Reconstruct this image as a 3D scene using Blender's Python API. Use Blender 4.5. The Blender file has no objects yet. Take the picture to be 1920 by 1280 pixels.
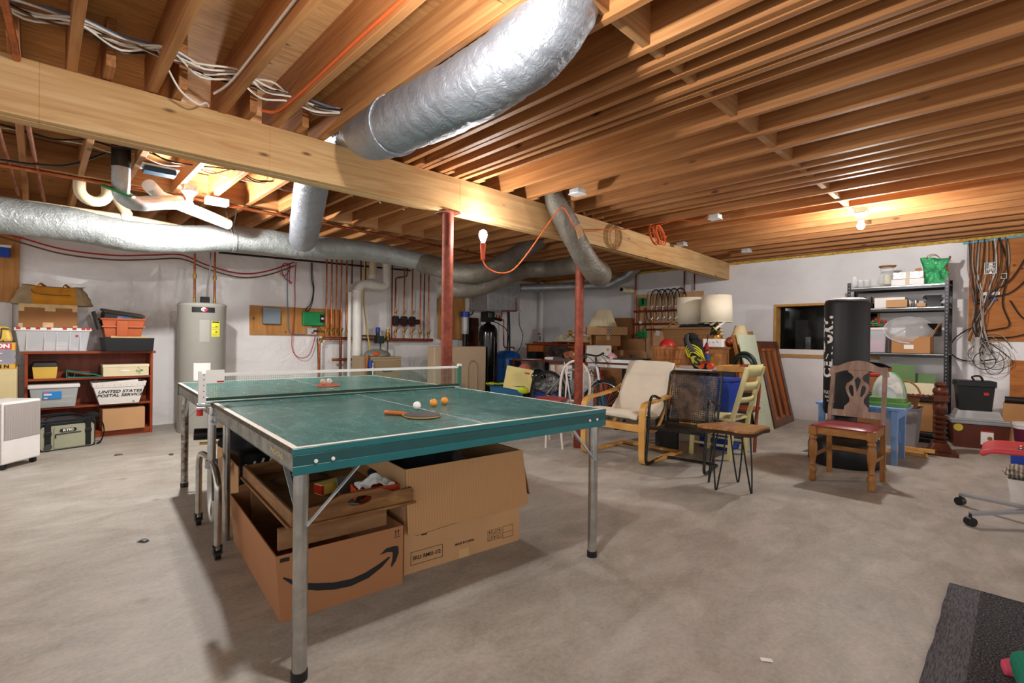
import bpy, math, random
from mathutils import Vector as V, Matrix as M, noise
from mathutils.geometry import tessellate_polygon
PI = math.pi
R = math.radians
SC = bpy.context.scene
COL = SC.collection
rnd = random.Random(7)


# ------------------------------------------------------------------ mesh building
class MB:
    def __init__(s):
        s.v, s.f, s.m, s.s = [], [], [], []

    def add(s, vs, fs, mi=0, smooth=False, mat=None):
        b = len(s.v)
        s.v += [tuple(mat @ V(p)) if mat else tuple(p) for p in vs]
        for f in fs:
            s.f.append([b + i for i in f]); s.m.append(mi); s.s.append(smooth)
        return s

    def box(s, x0, y0, z0, x1, y1, z1, mi=0, mat=None):
        vs = [(x, y, z) for z in (z0, z1) for y in (y0, y1) for x in (x0, x1)]
        return s.add(vs, [(0, 2, 3, 1), (4, 5, 7, 6), (0, 1, 5, 4), (2, 6, 7, 3), (0, 4, 6, 2), (1, 3, 7, 5)], mi, False, mat)

    def taper(s, a, b, z0, z1, mi=0, mat=None, open_top=False):
        """frustum: a, b = (x0,y0,x1,y1) rectangles at z0 and z1"""
        vs = [(a[0], a[1], z0), (a[2], a[1], z0), (a[2], a[3], z0), (a[0], a[3], z0),
              (b[0], b[1], z1), (b[2], b[1], z1), (b[2], b[3], z1), (b[0], b[3], z1)]
        fs = [(0, 3, 2, 1), (0, 1, 5, 4), (1, 2, 6, 5), (2, 3, 7, 6), (3, 0, 4, 7)]
        if not open_top: fs.append((4, 5, 6, 7))
        return s.add(vs, fs, mi, False, mat)

    def tub(s, a, b, z0, z1, t, mi=0, mat=None):
        """open tub with wall thickness t"""
        s.taper(a, b, z0, z1, mi, mat, True)
        ai = (a[0] + t, a[1] + t, a[2] - t, a[3] - t); bi = (b[0] + t, b[1] + t, b[2] - t, b[3] - t)
        vs = [(ai[0], ai[1], z0 + t), (ai[2], ai[1], z0 + t), (ai[2], ai[3], z0 + t), (ai[0], ai[3], z0 + t),
              (bi[0], bi[1], z1), (bi[2], bi[1], z1), (bi[2], bi[3], z1), (bi[0], bi[3], z1),
              (b[0], b[1], z1), (b[2], b[1], z1), (b[2], b[3], z1), (b[0], b[3], z1)]
        fs = [(0, 1, 2, 3), (0, 4, 5, 1), (1, 5, 6, 2), (2, 6, 7, 3), (3, 7, 4, 0),
              (4, 8, 9, 5), (5, 9, 10, 6), (6, 10, 11, 7), (7, 11, 8, 4)]
        return s.add(vs, fs, mi, False, mat)

    def bar(s, p, q, w, h, mi=0, up=(0, 0, 1)):
        """rectangular bar from p to q, width w, height h (along up)"""
        p, q = V(p), V(q); d = (q - p).normalized(); u = V(up)
        if abs(d.dot(u)) > .99: u = V((0, 1, 0))
        x = d.cross(u).normalized(); u = x.cross(d)
        vs = [tuple(c + x * (i * w / 2) + u * (j * h / 2)) for c in (p, q) for i, j in ((-1, -1), (1, -1), (1, 1), (-1, 1))]
        return s.add(vs, [(0, 1, 2, 3), (7, 6, 5, 4), (0, 4, 5, 1), (1, 5, 6, 2), (2, 6, 7, 3), (3, 7, 4, 0)], mi)

    def tube(s, pts, r, n=10, closed=False, mi=0, cap=True, jit=0, flat=1.0):
        pts = [V(p) for p in pts]; k = len(pts)
        rs = r if isinstance(r, (list, tuple)) else [r] * k
        t0 = (pts[1] - pts[0]).normalized()
        u = V((0, 0, 1)) if abs(t0.z) < .9 else V((1, 0, 0))
        x = t0.cross(u).normalized(); vs = []
        for i, p in enumerate(pts):
            a = pts[i - 1] if (i or closed) else p
            b = pts[(i + 1) % k] if (i < k - 1 or closed) else p
            t = (b - a).normalized()
            x = (x - t * x.dot(t)).normalized(); y = t.cross(x)
            for j in range(n):
                an = 2 * PI * j / n
                rr = rs[i]
                if jit: rr *= 1 + jit * noise.noise(V((p.x * 9 + j * 1.7, p.y * 9 - j * .9, p.z * 9 + j))) 
                vs.append(tuple(p + x * (rr * math.cos(an)) + y * (rr * flat * math.sin(an))))
        fs = []
        for i in range(k if closed else k - 1):
            for j in range(n):
                a, b = i * n + j, i * n + (j + 1) % n; c = (i + 1) % k
                fs.append((a, b, c * n + (j + 1) % n, c * n + j))
        s.add(vs, fs, mi, True)
        if cap and not closed:
            b = len(s.v) - k * n
            s.f.append([b + j for j in range(n)][::-1]); s.m.append(mi); s.s.append(False)
            s.f.append([b + (k - 1) * n + j for j in range(n)]); s.m.append(mi); s.s.append(False)
        return s

    def cyl(s, p, q, r, r2=None, n=16, mi=0, cap=True):
        return s.tube([p, q], [r, r if r2 is None else r2], n, False, mi, cap)

    def lathe(s, prof, n=24, c=(0, 0, 0), mi=0, mat=None, smooth=True, sx=1, sy=1, cap=True):
        vs = [(c[0] + r * math.cos(2 * PI * j / n) * sx, c[1] + r * math.sin(2 * PI * j / n) * sy, c[2] + z) for r, z in prof for j in range(n)]
        fs = [(i * n + j, i * n + (j + 1) % n, (i + 1) * n + (j + 1) % n, (i + 1) * n + j) for i in range(len(prof) - 1) for j in range(n)]
        s.add(vs, fs, mi, smooth, mat)
        if cap:
            b = len(s.v) - len(vs)
            if prof[0][0] > 1e-6: s.f.append([b + j for j in range(n)][::-1]); s.m.append(mi); s.s.append(False)
            if prof[-1][0] > 1e-6: s.f.append([b + (len(prof) - 1) * n + j for j in range(n)]); s.m.append(mi); s.s.append(False)
        return s

    def sph(s, c, rx, ry=None, rz=None, n=20, mi=0, mat=None, z0=-1, z1=1):
        ry = ry or rx; rz = rz or rx; k = max(6, n // 2)
        a0, a1 = math.asin(z0), math.asin(z1)
        prof = [(max(math.cos(a), 1e-5), math.sin(a)) for a in [a0 + (a1 - a0) * i / k for i in range(k + 1)]]
        vs = [(c[0] + r * math.cos(2 * PI * j / n) * rx, c[1] + r * math.sin(2 * PI * j / n) * ry, c[2] + z * rz) for r, z in prof for j in range(n)]
        fs = [(i * n + j, i * n + (j + 1) % n, (i + 1) * n + (j + 1) % n, (i + 1) * n + j) for i in range(k) for j in range(n)]
        return s.add(vs, fs, mi, True, mat)

    def poly(s, outer, t, mi=0, mat=None, holes=(), smooth=False):
        """flat 2D outline (x,y) extruded from z=0 to z=t, with holes"""
        loops = [list(outer)] + [list(h) for h in holes]
        tri = tessellate_polygon([[V((x, y, 0)) for x, y in l] for l in loops])
        flat = [p for l in loops for p in l]; n = len(flat)
        vs = [(x, y, 0) for x, y in flat] + [(x, y, t) for x, y in flat]
        fs = [tuple(f) for f in tri] + [tuple(i + n for i in f) for f in tri]
        s.add(vs, fs, mi, False, mat)
        o = 0; base = len(s.v) - 2 * n
        for l in loops:
            k = len(l)
            for i in range(k):
                a, b = o + i, o + (i + 1) % k
                s.f.append([base + a, base + b, base + b + n, base + a + n]); s.m.append(mi); s.s.append(smooth)
            o += k
        return s

    def grid(s, fn, nu, nv, mi=0, mat=None, smooth=True):
        vs = [fn(i / nu, j / nv) for i in range(nu + 1) for j in range(nv + 1)]
        fs = [(i * (nv + 1) + j, (i + 1) * (nv + 1) + j, (i + 1) * (nv + 1) + j + 1, i * (nv + 1) + j + 1) for i in range(nu) for j in range(nv)]
        return s.add(vs, fs, mi, smooth, mat)

    def build(s, name, mats, parent=None, bev=0, seg=2, solid=0, sub=0, off=0):
        me = bpy.data.meshes.new(name)
        me.from_pydata(s.v, [], s.f); me.validate(clean_customdata=False)
        mats = mats if isinstance(mats, (list, tuple)) else [mats]
        for m in mats: me.materials.append(m)
        if len(me.polygons) == len(s.f):
            me.polygons.foreach_set('material_index', s.m)
            me.polygons.foreach_set('use_smooth', s.s)
        me.update()
        bm_fix(me)
        o = bpy.data.objects.new(name, me); COL.objects.link(o)
        if parent: o.parent = parent
        if solid:
            d = o.modifiers.new('t', 'SOLIDIFY'); d.thickness = solid; d.offset = off
        if sub:
            d = o.modifiers.new('s', 'SUBSURF'); d.levels = d.render_levels = sub
        if bev:
            d = o.modifiers.new('b', 'BEVEL'); d.width = bev; d.segments = seg; d.limit_method = 'ANGLE'; d.angle_limit = R(40)
        return o


def bm_fix(me):
    import bmesh
    bm = bmesh.new(); bm.from_mesh(me)
    bmesh.ops.recalc_face_normals(bm, faces=bm.faces)
    bm.to_mesh(me); bm.free()
    if any(p.use_smooth for p in me.polygons):
        me.set_sharp_from_angle(angle=R(50))


def tag(o, label=None, cat=None, group=None, kind=None):
    if label: o['label'] = label
    if cat: o['category'] = cat
    if group: o['group'] = group
    if kind: o['kind'] = kind
    return o


def thing(name, label, cat, loc=(0, 0, 0), rz=0, group=None, rot=None):
    o = bpy.data.objects.new(name, None); COL.objects.link(o)
    o.empty_display_size = .05
    o.location = loc; o.rotation_euler = rot or (0, 0, rz)
    return tag(o, label, cat, group)


def solo(mb, name, mats, label, cat, loc=(0, 0, 0), rz=0, group=None, rot=None, **k):
    o = mb.build(name, mats, **k)
    o.location = loc; o.rotation_euler = rot or (0, 0, rz)
    return tag(o, label, cat, group)


def struct(mb, name, mats, **k):
    return tag(mb.build(name, mats, **k), kind='structure')


def dup(root, loc, rz=None, label=None, group=None, rot=None):
    r = root.copy(); COL.objects.link(r); r.location = loc
    if rz is not None: r.rotation_euler = (0, 0, rz)
    if rot is not None: r.rotation_euler = rot
    if label: r['label'] = label
    if group: r['group'] = group
    for ch in list(root.children):
        c = ch.copy(); COL.objects.link(c); c.parent = r
        for g in list(ch.children):
            d = g.copy(); COL.objects.link(d); d.parent = c
    return r


def T(x=0, y=0, z=0, rx=0, ry=0, rz=0, s=1):
    return M.Translation((x, y, z)) @ M.Rotation(rz, 4, 'Z') @ M.Rotation(ry, 4, 'Y') @ M.Rotation(rx, 4, 'X') @ M.Scale(s, 4)


def cat(pts, n=6, closed=False):
    """Catmull-Rom through pts"""
    P = [V(p) for p in pts]; k = len(P); out = []
    for i in range(k if closed else k - 1):
        g = lambda j: P[j % k] if closed else P[max(0, min(k - 1, j))]
        a, b, c, d = g(i - 1), g(i), g(i + 1), g(i + 2)
        for j in range(n):
            t = j / n
            out.append(.5 * ((2 * b) + (c - a) * t + (2 * a - 5 * b + 4 * c - d) * t * t + (3 * b - a - 3 * c + d) * t ** 3))
    if not closed: out.append(P[-1])
    return out


def rrect(x0, y0, x1, y1, r, n=5):
    o = []
    for cx, cy, a in ((x1 - r, y0 + r, -90), (x1 - r, y1 - r, 0), (x0 + r, y1 - r, 90), (x0 + r, y0 + r, 180)):
        for i in range(n + 1):
            t = R(a + 90 * i / n); o.append((cx + r * math.cos(t), cy + r * math.sin(t)))
    return o


def ell(cx, cy, rx, ry, n=24):
    return [(cx + rx * math.cos(2 * PI * i / n), cy + ry * math.sin(2 * PI * i / n)) for i in range(n)]


def text(s, size, m, parent, loc, rot, name='lettering', ext=.0006, ax='CENTER', sx=1, bold=0, shear=0):
    cu = bpy.data.curves.new('t', 'FONT'); cu.body = s; cu.size = size; cu.extrude = ext
    cu.align_x = ax; cu.align_y = 'CENTER'; cu.offset = bold; cu.shear = shear; cu.resolution_u = 3
    to = bpy.data.objects.new('t', cu); COL.objects.link(to)
    dg = bpy.context.evaluated_depsgraph_get()
    me = bpy.data.meshes.new_from_object(to.evaluated_get(dg))
    bpy.data.objects.remove(to); bpy.data.curves.remove(cu)
    me.name = name
    me.materials.clear(); me.materials.append(m)
    o = bpy.data.objects.new(name, me); COL.objects.link(o); o.parent = parent
    o.location = loc; o.rotation_euler = rot; o.scale = (sx, 1, 1)
    return o


FRONT = (PI / 2, 0, 0)          # lettering that faces -Y
FACEX = (PI / 2, 0, -PI / 2)    # lettering that faces -X


# ------------------------------------------------------------------ materials
def _new(name):
    m = bpy.data.materials.new(name); m.use_nodes = True
    return m, m.node_tree, m.node_tree.nodes['Principled BSDF']


def _coord(nt, world, scale, rot=(0, 0, 0)):
    if world:
        g = nt.nodes.new('ShaderNodeNewGeometry').outputs['Position']
    else:
        g = nt.nodes.new('ShaderNodeTexCoord').outputs['Object']
    mp = nt.nodes.new('ShaderNodeMapping'); mp.inputs['Scale'].default_value = scale; mp.inputs['Rotation'].default_value = rot
    nt.links.new(g, mp.inputs[0])
    return mp.outputs[0]


def _noise(nt, vec, scale, detail=4, rough=.55, dist=0):
    n = nt.nodes.new('ShaderNodeTexNoise'); n.inputs['Scale'].default_value = scale
    n.inputs['Detail'].default_value = detail; n.inputs['Roughness'].default_value = rough; n.inputs['Distortion'].default_value = dist
    nt.links.new(vec, n.inputs['Vector'])
    return n.outputs['Fac']


def _ramp(nt, fac, stops):
    r = nt.nodes.new('ShaderNodeValToRGB'); e = r.color_ramp.elements
    e[0].position, e[0].color = stops[0][0], (*stops[0][1], 1)
    e[1].position, e[1].color = stops[-1][0], (*stops[-1][1], 1)
    for p, c in stops[1:-1]:
        x = e.new(p); x.color = (*c, 1)
    nt.links.new(fac, r.inputs[0])
    return r.outputs[0]


def _mix(nt, fac, a, b, mode='MIX'):
    n = nt.nodes.new('ShaderNodeMix'); n.data_type = 'RGBA'; n.blend_type = mode
    for v, i in ((fac, 0), (a, 6), (b, 7)):
        if isinstance(v, (int, float)): n.inputs[i].default_value = v
        elif isinstance(v, tuple): n.inputs[i].default_value = (*v, 1)
        else: nt.links.new(v, n.inputs[i])
    return n.outputs[2]


def _bump(nt, p, h, strength, dist=.01):
    b = nt.nodes.new('ShaderNodeBump'); b.inputs['Strength'].default_value = strength; b.inputs['Distance'].default_value = dist
    nt.links.new(h, b.inputs['Height']); nt.links.new(b.outputs[0], p.inputs['Normal'])


def srgb(h):
    h = h.lstrip('#')
    return tuple(((c / 12.92) if c <= .04045 else ((c + .055) / 1.055) ** 2.4) for c in (int(h[i:i + 2], 16) / 255 for i in (0, 2, 4)))


def mat(name, col, rough=.55, metal=0, var=.12, scale=6, bump=0, bscale=40, spec=.4, alpha=1, trans=0, emit=0, ecol=None, coat=0, world=False, st=(1, 1, 1)):
    c = srgb(col) if isinstance(col, str) else col
    m, nt, p = _new(name)
    vec = _coord(nt, world, st)
    if var:
        f = _noise(nt, vec, scale, 5)
        lo = tuple(x * (1 - var) for x in c); hi = tuple(min(1, x * (1 + var)) for x in c)
        nt.links.new(_ramp(nt, f, [(.3, lo), (.7, hi)]), p.inputs['Base Color'])
    else:
        p.inputs['Base Color'].default_value = (*c, 1)
    p.inputs['Roughness'].default_value = rough; p.inputs['Metallic'].default_value = metal
    p.inputs['Specular IOR Level'].default_value = spec
    if coat: p.inputs['Coat Weight'].default_value = coat; p.inputs['Coat Roughness'].default_value = .15
    if alpha < 1: p.inputs['Alpha'].default_value = alpha
    if trans: p.inputs['Transmission Weight'].default_value = trans
    if emit:
        p.inputs['Emission Color'].default_value = (*(ecol or c), 1); p.inputs['Emission Strength'].default_value = emit
    if bump: _bump(nt, p, _noise(nt, vec, bscale, 4), bump)
    return m


def wood(name, dark, mid, light, st, world=False, scale=3.0, knots=True, rough=.6, bump=.15, dist=1.2, spec=.3, kst=None):
    """grain runs along the axis whose stretch value in st is small"""
    m, nt, p = _new(name)
    vec = _coord(nt, world, st)
    f = _noise(nt, vec, scale, 8, .6, dist)
    col = _ramp(nt, f, [(.28, srgb(dark)), (.5, srgb(mid)), (.72, srgb(light))])
    v2 = _coord(nt, world, (1, 1, 1))
    big = _noise(nt, v2, 1.1, 3)
    col = _mix(nt, .28, col, _ramp(nt, big, [(.35, srgb(dark)), (.65, srgb(light))]))
    if knots:
        vo = nt.nodes.new('ShaderNodeTexVoronoi'); vo.inputs['Scale'].default_value = 1.0
        nt.links.new(_coord(nt, world, kst or tuple(2.6 if x < 1 else 6.5 for x in st)), vo.inputs['Vector'])
        k = nt.nodes.new('ShaderNodeMapRange'); k.inputs[1].default_value = .03; k.inputs[2].default_value = .10
        k.inputs[3].default_value = 1; k.inputs[4].default_value = 0
        nt.links.new(vo.outputs['Distance'], k.inputs[0])
        col = _mix(nt, k.outputs[0], col, tuple(x * .35 for x in srgb(dark)))
    nt.links.new(col, p.inputs['Base Color'])
    p.inputs['Roughness'].default_value = rough; p.inputs['Specular IOR Level'].default_value = spec
    _bump(nt, p, f, bump, .004)
    return m


def foil(name, col, rough=.34, st=(1, 1, 1), dirt=.3, metal=.85, bs=.7):
    m, nt, p = _new(name)
    v = _coord(nt, True, st)
    f = _noise(nt, v, 3.5, 6, .65, .6)
    c = srgb(col)
    nt.links.new(_ramp(nt, f, [(.3, tuple(x * (1 - dirt) for x in c)), (.62, c)]), p.inputs['Base Color'])
    p.inputs['Metallic'].default_value = metal; p.inputs['Roughness'].default_value = rough
    w = _noise(nt, v, 26, 5, .6, 1.4)
    _bump(nt, p, w, bs, .012)
    return m


def rusty(name, a, b, rough=.7, scale=9, metal=.3, st=(1, 1, 1)):
    m, nt, p = _new(name)
    v = _coord(nt, False, st)
    f = _noise(nt, v, scale, 8, .7, .4)
    nt.links.new(_ramp(nt, f, [(.38, srgb(a)), (.62, srgb(b))]), p.inputs['Base Color'])
    p.inputs['Roughness'].default_value = rough; p.inputs['Metallic'].default_value = metal
    _bump(nt, p, f, .3, .003)
    return m


def concrete():
    m, nt, p = _new('concrete floor')
    v = _coord(nt, True, (1, 1, 1))
    big = _noise(nt, v, .7, 6, .6, .5)
    streak = _noise(nt, _coord(nt, True, (1.5, 2.8, 1), (0, 0, R(-24))), 1.9, 9, .72, .5)
    fine = _noise(nt, v, 55, 5, .7)
    col = _ramp(nt, streak, [(.3, srgb('#79736a')), (.48, srgb('#a19b91')), (.68, srgb('#c6c1b8'))])
    col = _mix(nt, .45, col, _ramp(nt, big, [(.34, srgb('#80766a')), (.5, srgb('#a29b91')), (.66, srgb('#bdbab5'))]))
    col = _mix(nt, .16, col, _ramp(nt, fine, [(.35, srgb('#6f675b')), (.6, srgb('#c3bcb0'))]))
    sp = nt.nodes.new('ShaderNodeTexVoronoi'); sp.inputs['Scale'].default_value = 2.3
    nt.links.new(v, sp.inputs['Vector'])
    k = nt.nodes.new('ShaderNodeMapRange'); k.inputs[1].default_value = .02; k.inputs[2].default_value = .09
    k.inputs[3].default_value = .55; k.inputs[4].default_value = 0
    nt.links.new(sp.outputs['Distance'], k.inputs[0])
    col = _mix(nt, k.outputs[0], col, srgb('#7d6a50'))
    nt.links.new(col, p.inputs['Base Color'])
    r = nt.nodes.new('ShaderNodeMapRange'); r.inputs[3].default_value = .42; r.inputs[4].default_value = .68
    nt.links.new(streak, r.inputs[0]); nt.links.new(r.outputs[0], p.inputs['Roughness'])
    p.inputs['Specular IOR Level'].default_value = .35
    _bump(nt, p, streak, .06, .004)
    return m


def sheeting():
    """white poly sheeting over the wall: glossy crinkles"""
    m, nt, p = _new('plastic sheeting')
    v = _coord(nt, True, (1, 1, 1))
    a = _noise(nt, v, 1.3, 4, .55, .6)
    nt.links.new(_ramp(nt, a, [(.3, srgb('#e2dddb')), (.6, srgb('#f3f1f0'))]), p.inputs['Base Color'])
    p.inputs['Roughness'].default_value = .22; p.inputs['Specular IOR Level'].default_value = .6
    w = _noise(nt, v, 8, 8, .62, .9)
    k = nt.nodes.new('ShaderNodeMath'); k.operation = 'MULTIPLY'; nt.links.new(w, k.inputs[0]); nt.links.new(_ramp(nt, _noise(nt, v, 1.6, 3), [(.42, (.05, .05, .05)), (.62, (1, 1, 1))]), k.inputs[1])
    _bump(nt, p, k.outputs[0], .75, .03)
    return m


def whitewall():
    m, nt, p = _new('white painted concrete')
    v = _coord(nt, True, (1, 1, 1))
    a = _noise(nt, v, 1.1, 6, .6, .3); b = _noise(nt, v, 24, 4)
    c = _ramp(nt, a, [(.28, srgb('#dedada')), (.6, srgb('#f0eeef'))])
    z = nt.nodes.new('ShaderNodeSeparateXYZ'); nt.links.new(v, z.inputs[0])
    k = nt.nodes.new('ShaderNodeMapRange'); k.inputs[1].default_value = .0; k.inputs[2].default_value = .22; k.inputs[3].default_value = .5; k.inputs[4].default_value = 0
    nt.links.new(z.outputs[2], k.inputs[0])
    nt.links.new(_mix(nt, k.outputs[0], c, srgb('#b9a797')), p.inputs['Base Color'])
    p.inputs['Roughness'].default_value = .6
    _bump(nt, p, b, .12, .006)
    return m


def checker(name, a, b, scale, rough=.6, st=(1, 1, 1), metal=0):
    m, nt, p = _new(name)
    c = nt.nodes.new('ShaderNodeTexChecker'); c.inputs['Scale'].default_value = scale
    c.inputs['Color1'].default_value = (*srgb(a), 1); c.inputs['Color2'].default_value = (*srgb(b), 1)
    nt.links.new(_coord(nt, False, st), c.inputs['Vector'])
    nt.links.new(c.outputs[0], p.inputs['Base Color']); p.inputs['Roughness'].default_value = rough; p.inputs['Metallic'].default_value = metal
    return m


def bands(name, a, b, scale, axis='X', rough=.7, dist=0, bump=.3, ws=(1, 1, 1)):
    m, nt, p = _new(name)
    w = nt.nodes.new('ShaderNodeTexWave'); w.bands_direction = axis; w.inputs['Scale'].default_value = scale; w.inputs['Distortion'].default_value = dist
    nt.links.new(_coord(nt, False, ws), w.inputs['Vector'])
    nt.links.new(_ramp(nt, w.outputs['Fac'], [(.2, srgb(a)), (.8, srgb(b))]), p.inputs['Base Color'])
    p.inputs['Roughness'].default_value = rough
    _bump(nt, p, w.outputs['Fac'], bump, .004)
    return m


def glass(name, col=(1, 1, 1), rough=.05, a=.25):
    """thin clear plastic or glass: partly see-through with a sharp gloss"""
    m, nt, p = _new(name)
    p.inputs['Base Color'].default_value = (*col, 1); p.inputs['Roughness'].default_value = rough
    p.inputs['Alpha'].default_value = a; p.inputs['Specular IOR Level'].default_value = .7
    return m


X = {}
X['joist'] = wood('joist lumber', '#84502b', '#aa7040', '#c8945e', (26, .8, 26), True, 1.0, kst=(5, 2.1, 5))
X['joistx'] = wood('blocking lumber', '#90603a', '#b07f50', '#c69a68', (.8, 26, 26), True, 1.0)
X['beam'] = wood('beam lumber', '#a97a48', '#c79d68', '#dbb887', (.7, 20, 20), True, 1.1, kst=(2.4, 7, 7))
X['ply'] = wood('subfloor plywood', '#8f5f35', '#b8854f', '#d0a570', (1.6, 14, 3), True, 1.4, True, dist=2.4, kst=(3.2, 6, 1), rough=.8, spec=.1)
X['plyp'] = wood('plywood panel', '#9c5f2c', '#bd8246', '#cf9b5c', (9, 9, 1.0), True, 1.1, True, dist=2.0, kst=(4.5, 4.5, 3.2))
X['plyr'] = wood('plywood panel orange', '#8d4c1e', '#b06a2e', '#c48142', (1.2, 1.2, 9), True, 1.1, True, dist=2.0, kst=(3, 4.5, 6))
X['trimw'] = wood('pine trim', '#b07a3c', '#c9954f', '#d8ae70', (3, 3, 3), True, 2, False)
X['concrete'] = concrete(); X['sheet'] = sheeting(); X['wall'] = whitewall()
X['foilbig'] = foil('silver duct jacket', '#a2a7af', .42, (1, 1, 1), .22, .7, .6)
X['foil'] = foil('grey duct jacket', '#9ea2a0', .45, (1, 1, 1), .35, .4, .8)
X['foild'] = foil('dusty duct jacket', '#857e72', .46, (1, 1, 1), .4, .4, .8)
X['galv'] = rusty('galvanised steel', '#aeb4b7', '#c9cdcf', .45, 12, .55)
X['steel'] = rusty('worn chrome', '#a3a19c', '#bfbdb8', .26, 9, .9)
X['steelr'] = rusty('rust speckled chrome', '#5b4936', '#a9a59c', .35, 26, .8)
X['copper'] = rusty('copper pipe', '#8d4a2c', '#c4764c', .35, 7, .85)
X['copperd'] = rusty('dull copper pipe', '#5e2f20', '#8a4c33', .45, 7, .7)
X['brass'] = rusty('brass', '#8a6a2a', '#c8a24c', .35, 12, .85)
X['rust'] = rusty('red oxide steel', '#6b2a1c', '#94452c', .6, 14, .25)
X['pvc'] = mat('white pvc', '#e6e2da', .35, var=.05)
X['pvcy'] = mat('aged pvc', '#d8c9a8', .4, var=.1)
X['black'] = mat('black plastic', '#151517', .42, var=.2)
X['blackm'] = mat('matt black fabric', '#131316', .85, var=.3, bump=.3, bscale=30)
X['blackg'] = mat('gloss black', '#0c0c0d', .15, var=.1)
X['white'] = mat('white plastic', '#e2dfdc', .4, var=.04)
X['whitep'] = mat('white paper', '#e9e6e2', .7, var=.05)
X['cream'] = mat('cream', '#e4d9b8', .6, var=.05)
X['card'] = mat('cardboard', '#b07f50', .8, var=.07, scale=3, bump=.05)
X['cardl'] = mat('light cardboard', '#c2966a', .8, var=.07, scale=3, bump=.05)
X['cardd'] = mat('dark cardboard', '#92643c', .85, var=.1, scale=3)
X['cardb'] = bands('corrugated cardboard', '#b6875a', '#be9062', 22, 'X', .82, 0, .04)
X['ink'] = mat('black ink', '#1b1a1c', .6, var=0)
X['tape'] = mat('tan packing tape', '#d0a877', .3, var=.05)
X['red'] = mat('red plastic', '#b3231f', .4, var=.06)
X['orange'] = mat('orange plastic', '#d9552a', .45, var=.05)
X['blue'] = mat('blue plastic', '#1d3f9e', .4, var=.08)
X['green'] = mat('green plastic', '#1f8a4a', .4, var=.08)
X['yellow'] = mat('yellow plastic', '#d8b24c', .45, var=.06)
X['grey'] = mat('grey plastic', '#8b8d90', .5, var=.06)
X['greyd'] = mat('dark grey plastic', '#3c3c3f', .5, var=.1)
X['mahog'] = wood('red brown veneer', '#5f2412', '#8a3a1c', '#a54c26', (1.2, 9, 9), False, 1.5, False, .38)
X['mahogv'] = wood('red brown veneer upright', '#5f2412', '#8a3a1c', '#a54c26', (9, 9, 1.2), False, 1.5, False, .38)
X['oak'] = wood('oak', '#6d431d', '#966232', '#b5844a', (8, 8, 1.2), False, 2, False, .45)
X['oakh'] = wood('oak rail', '#6d431d', '#966232', '#b5844a', (8, 1.2, 8), False, 2, False, .45)
X['dark'] = wood('dark carved wood', '#2c140c', '#4d2516', '#6b3820', (8, 8, 1.4), False, 2, False, .3)
X['birch'] = wood('birch ply', '#b57a35', '#cf9a50', '#dcae68', (5, 2, 2), False, 2, False, .4)
CAMM = M(((0.719525, -0.005835, -0.694442, 0.00000), (-0.694364, 0.011113, -0.719538, 0.00000), (0.011916, 0.999921, 0.003944, 1.10808), (0, 0, 0, 1)))
# ------------------------------------------------------------------ camera
cam = bpy.data.cameras.new('camera'); camo = bpy.data.objects.new('camera', cam); COL.objects.link(camo)
cam.sensor_width = 36; cam.lens = 922.48 / 1920 * 36; cam.clip_start = .05
camo.matrix_world = CAMM
SC.camera = camo
SC.view_settings.view_transform = 'Standard'; SC.view_settings.look = 'None'; SC.view_settings.gamma = 1
SC.view_settings.exposure = 1.1

# ------------------------------------------------------------------ light
w = bpy.data.worlds.new('world'); SC.world = w; w.use_nodes = True
w.node_tree.nodes['Background'].inputs[0].default_value = (1, .97, .94, 1)
w.node_tree.nodes['Background'].inputs[1].default_value = .6  # even ambient fill added; enters by the sides left open behind the camera


def lamp(loc, e, r=.035, col=(1, .98, .96)):
    l = bpy.data.lights.new('bulb light', 'POINT'); l.energy = e; l.shadow_soft_size = r; l.color = col
    o = bpy.data.objects.new('bulb_light', l); COL.objects.link(o); o.location = loc
    return o


BULB = mat('lit bulb', '#ffffff', .3, var=0, emit=30, ecol=(1, .97, .92))
lamp((2.56, 3.0, 1.95), 165)
lamp((.92, 4.9, 2.17), 100)
lamp((5.55, 1.06, 2.2), 170)
lamp((.85, 1.12, 2.2), 125)

# ------------------------------------------------------------------ the setting
struct(MB().box(-3, -3, -.15, 8.2, 7.6, 0), 'floor', X['concrete'])
struct(MB().box(-3, 7.42, 0, 8.2, 7.62, 2.376), 'wall_back', X['sheet'])
m = MB()
WY0, WY1, WZ0, WZ1 = 1.30, 2.60, .985, 1.68
m.box(8, -3, 0, 8.2, WY0, 2.376); m.box(8, WY1, 0, 8.2, 7.42, 2.376)
m.box(8, WY0, 0, 8.2, WY1, WZ0); m.box(8, WY0, WZ1, 8.2, WY1, 2.376)
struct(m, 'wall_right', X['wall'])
struct(MB().box(-3, -3, 2.612, 8.2, 7.62, 2.632), 'ceiling', X['ply'])
struct(MB().box(-3, 7.38, 2.36, 8.2, 7.42, 2.61), 'trim_1', X['joistx'])
struct(MB().box(8.0, -3, 2.375, 8.04, 7.38, 2.61), 'trim_2', X['joist'])
ins = MB()
ins.grid(lambda u, v: (7.985 + .012 * noise.noise(V((u * 60, v * 4, 0))), -2.5 + u * 9.8, 2.345 + v * .035 + .008 * noise.noise(V((u * 80, v * 3, 5)))), 160, 4)
struct(ins, 'trim_3', mat('yellow wall insulation', '#c9a24c', .95, var=.35, scale=30, bump=.6, world=True), solid=.02)

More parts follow.
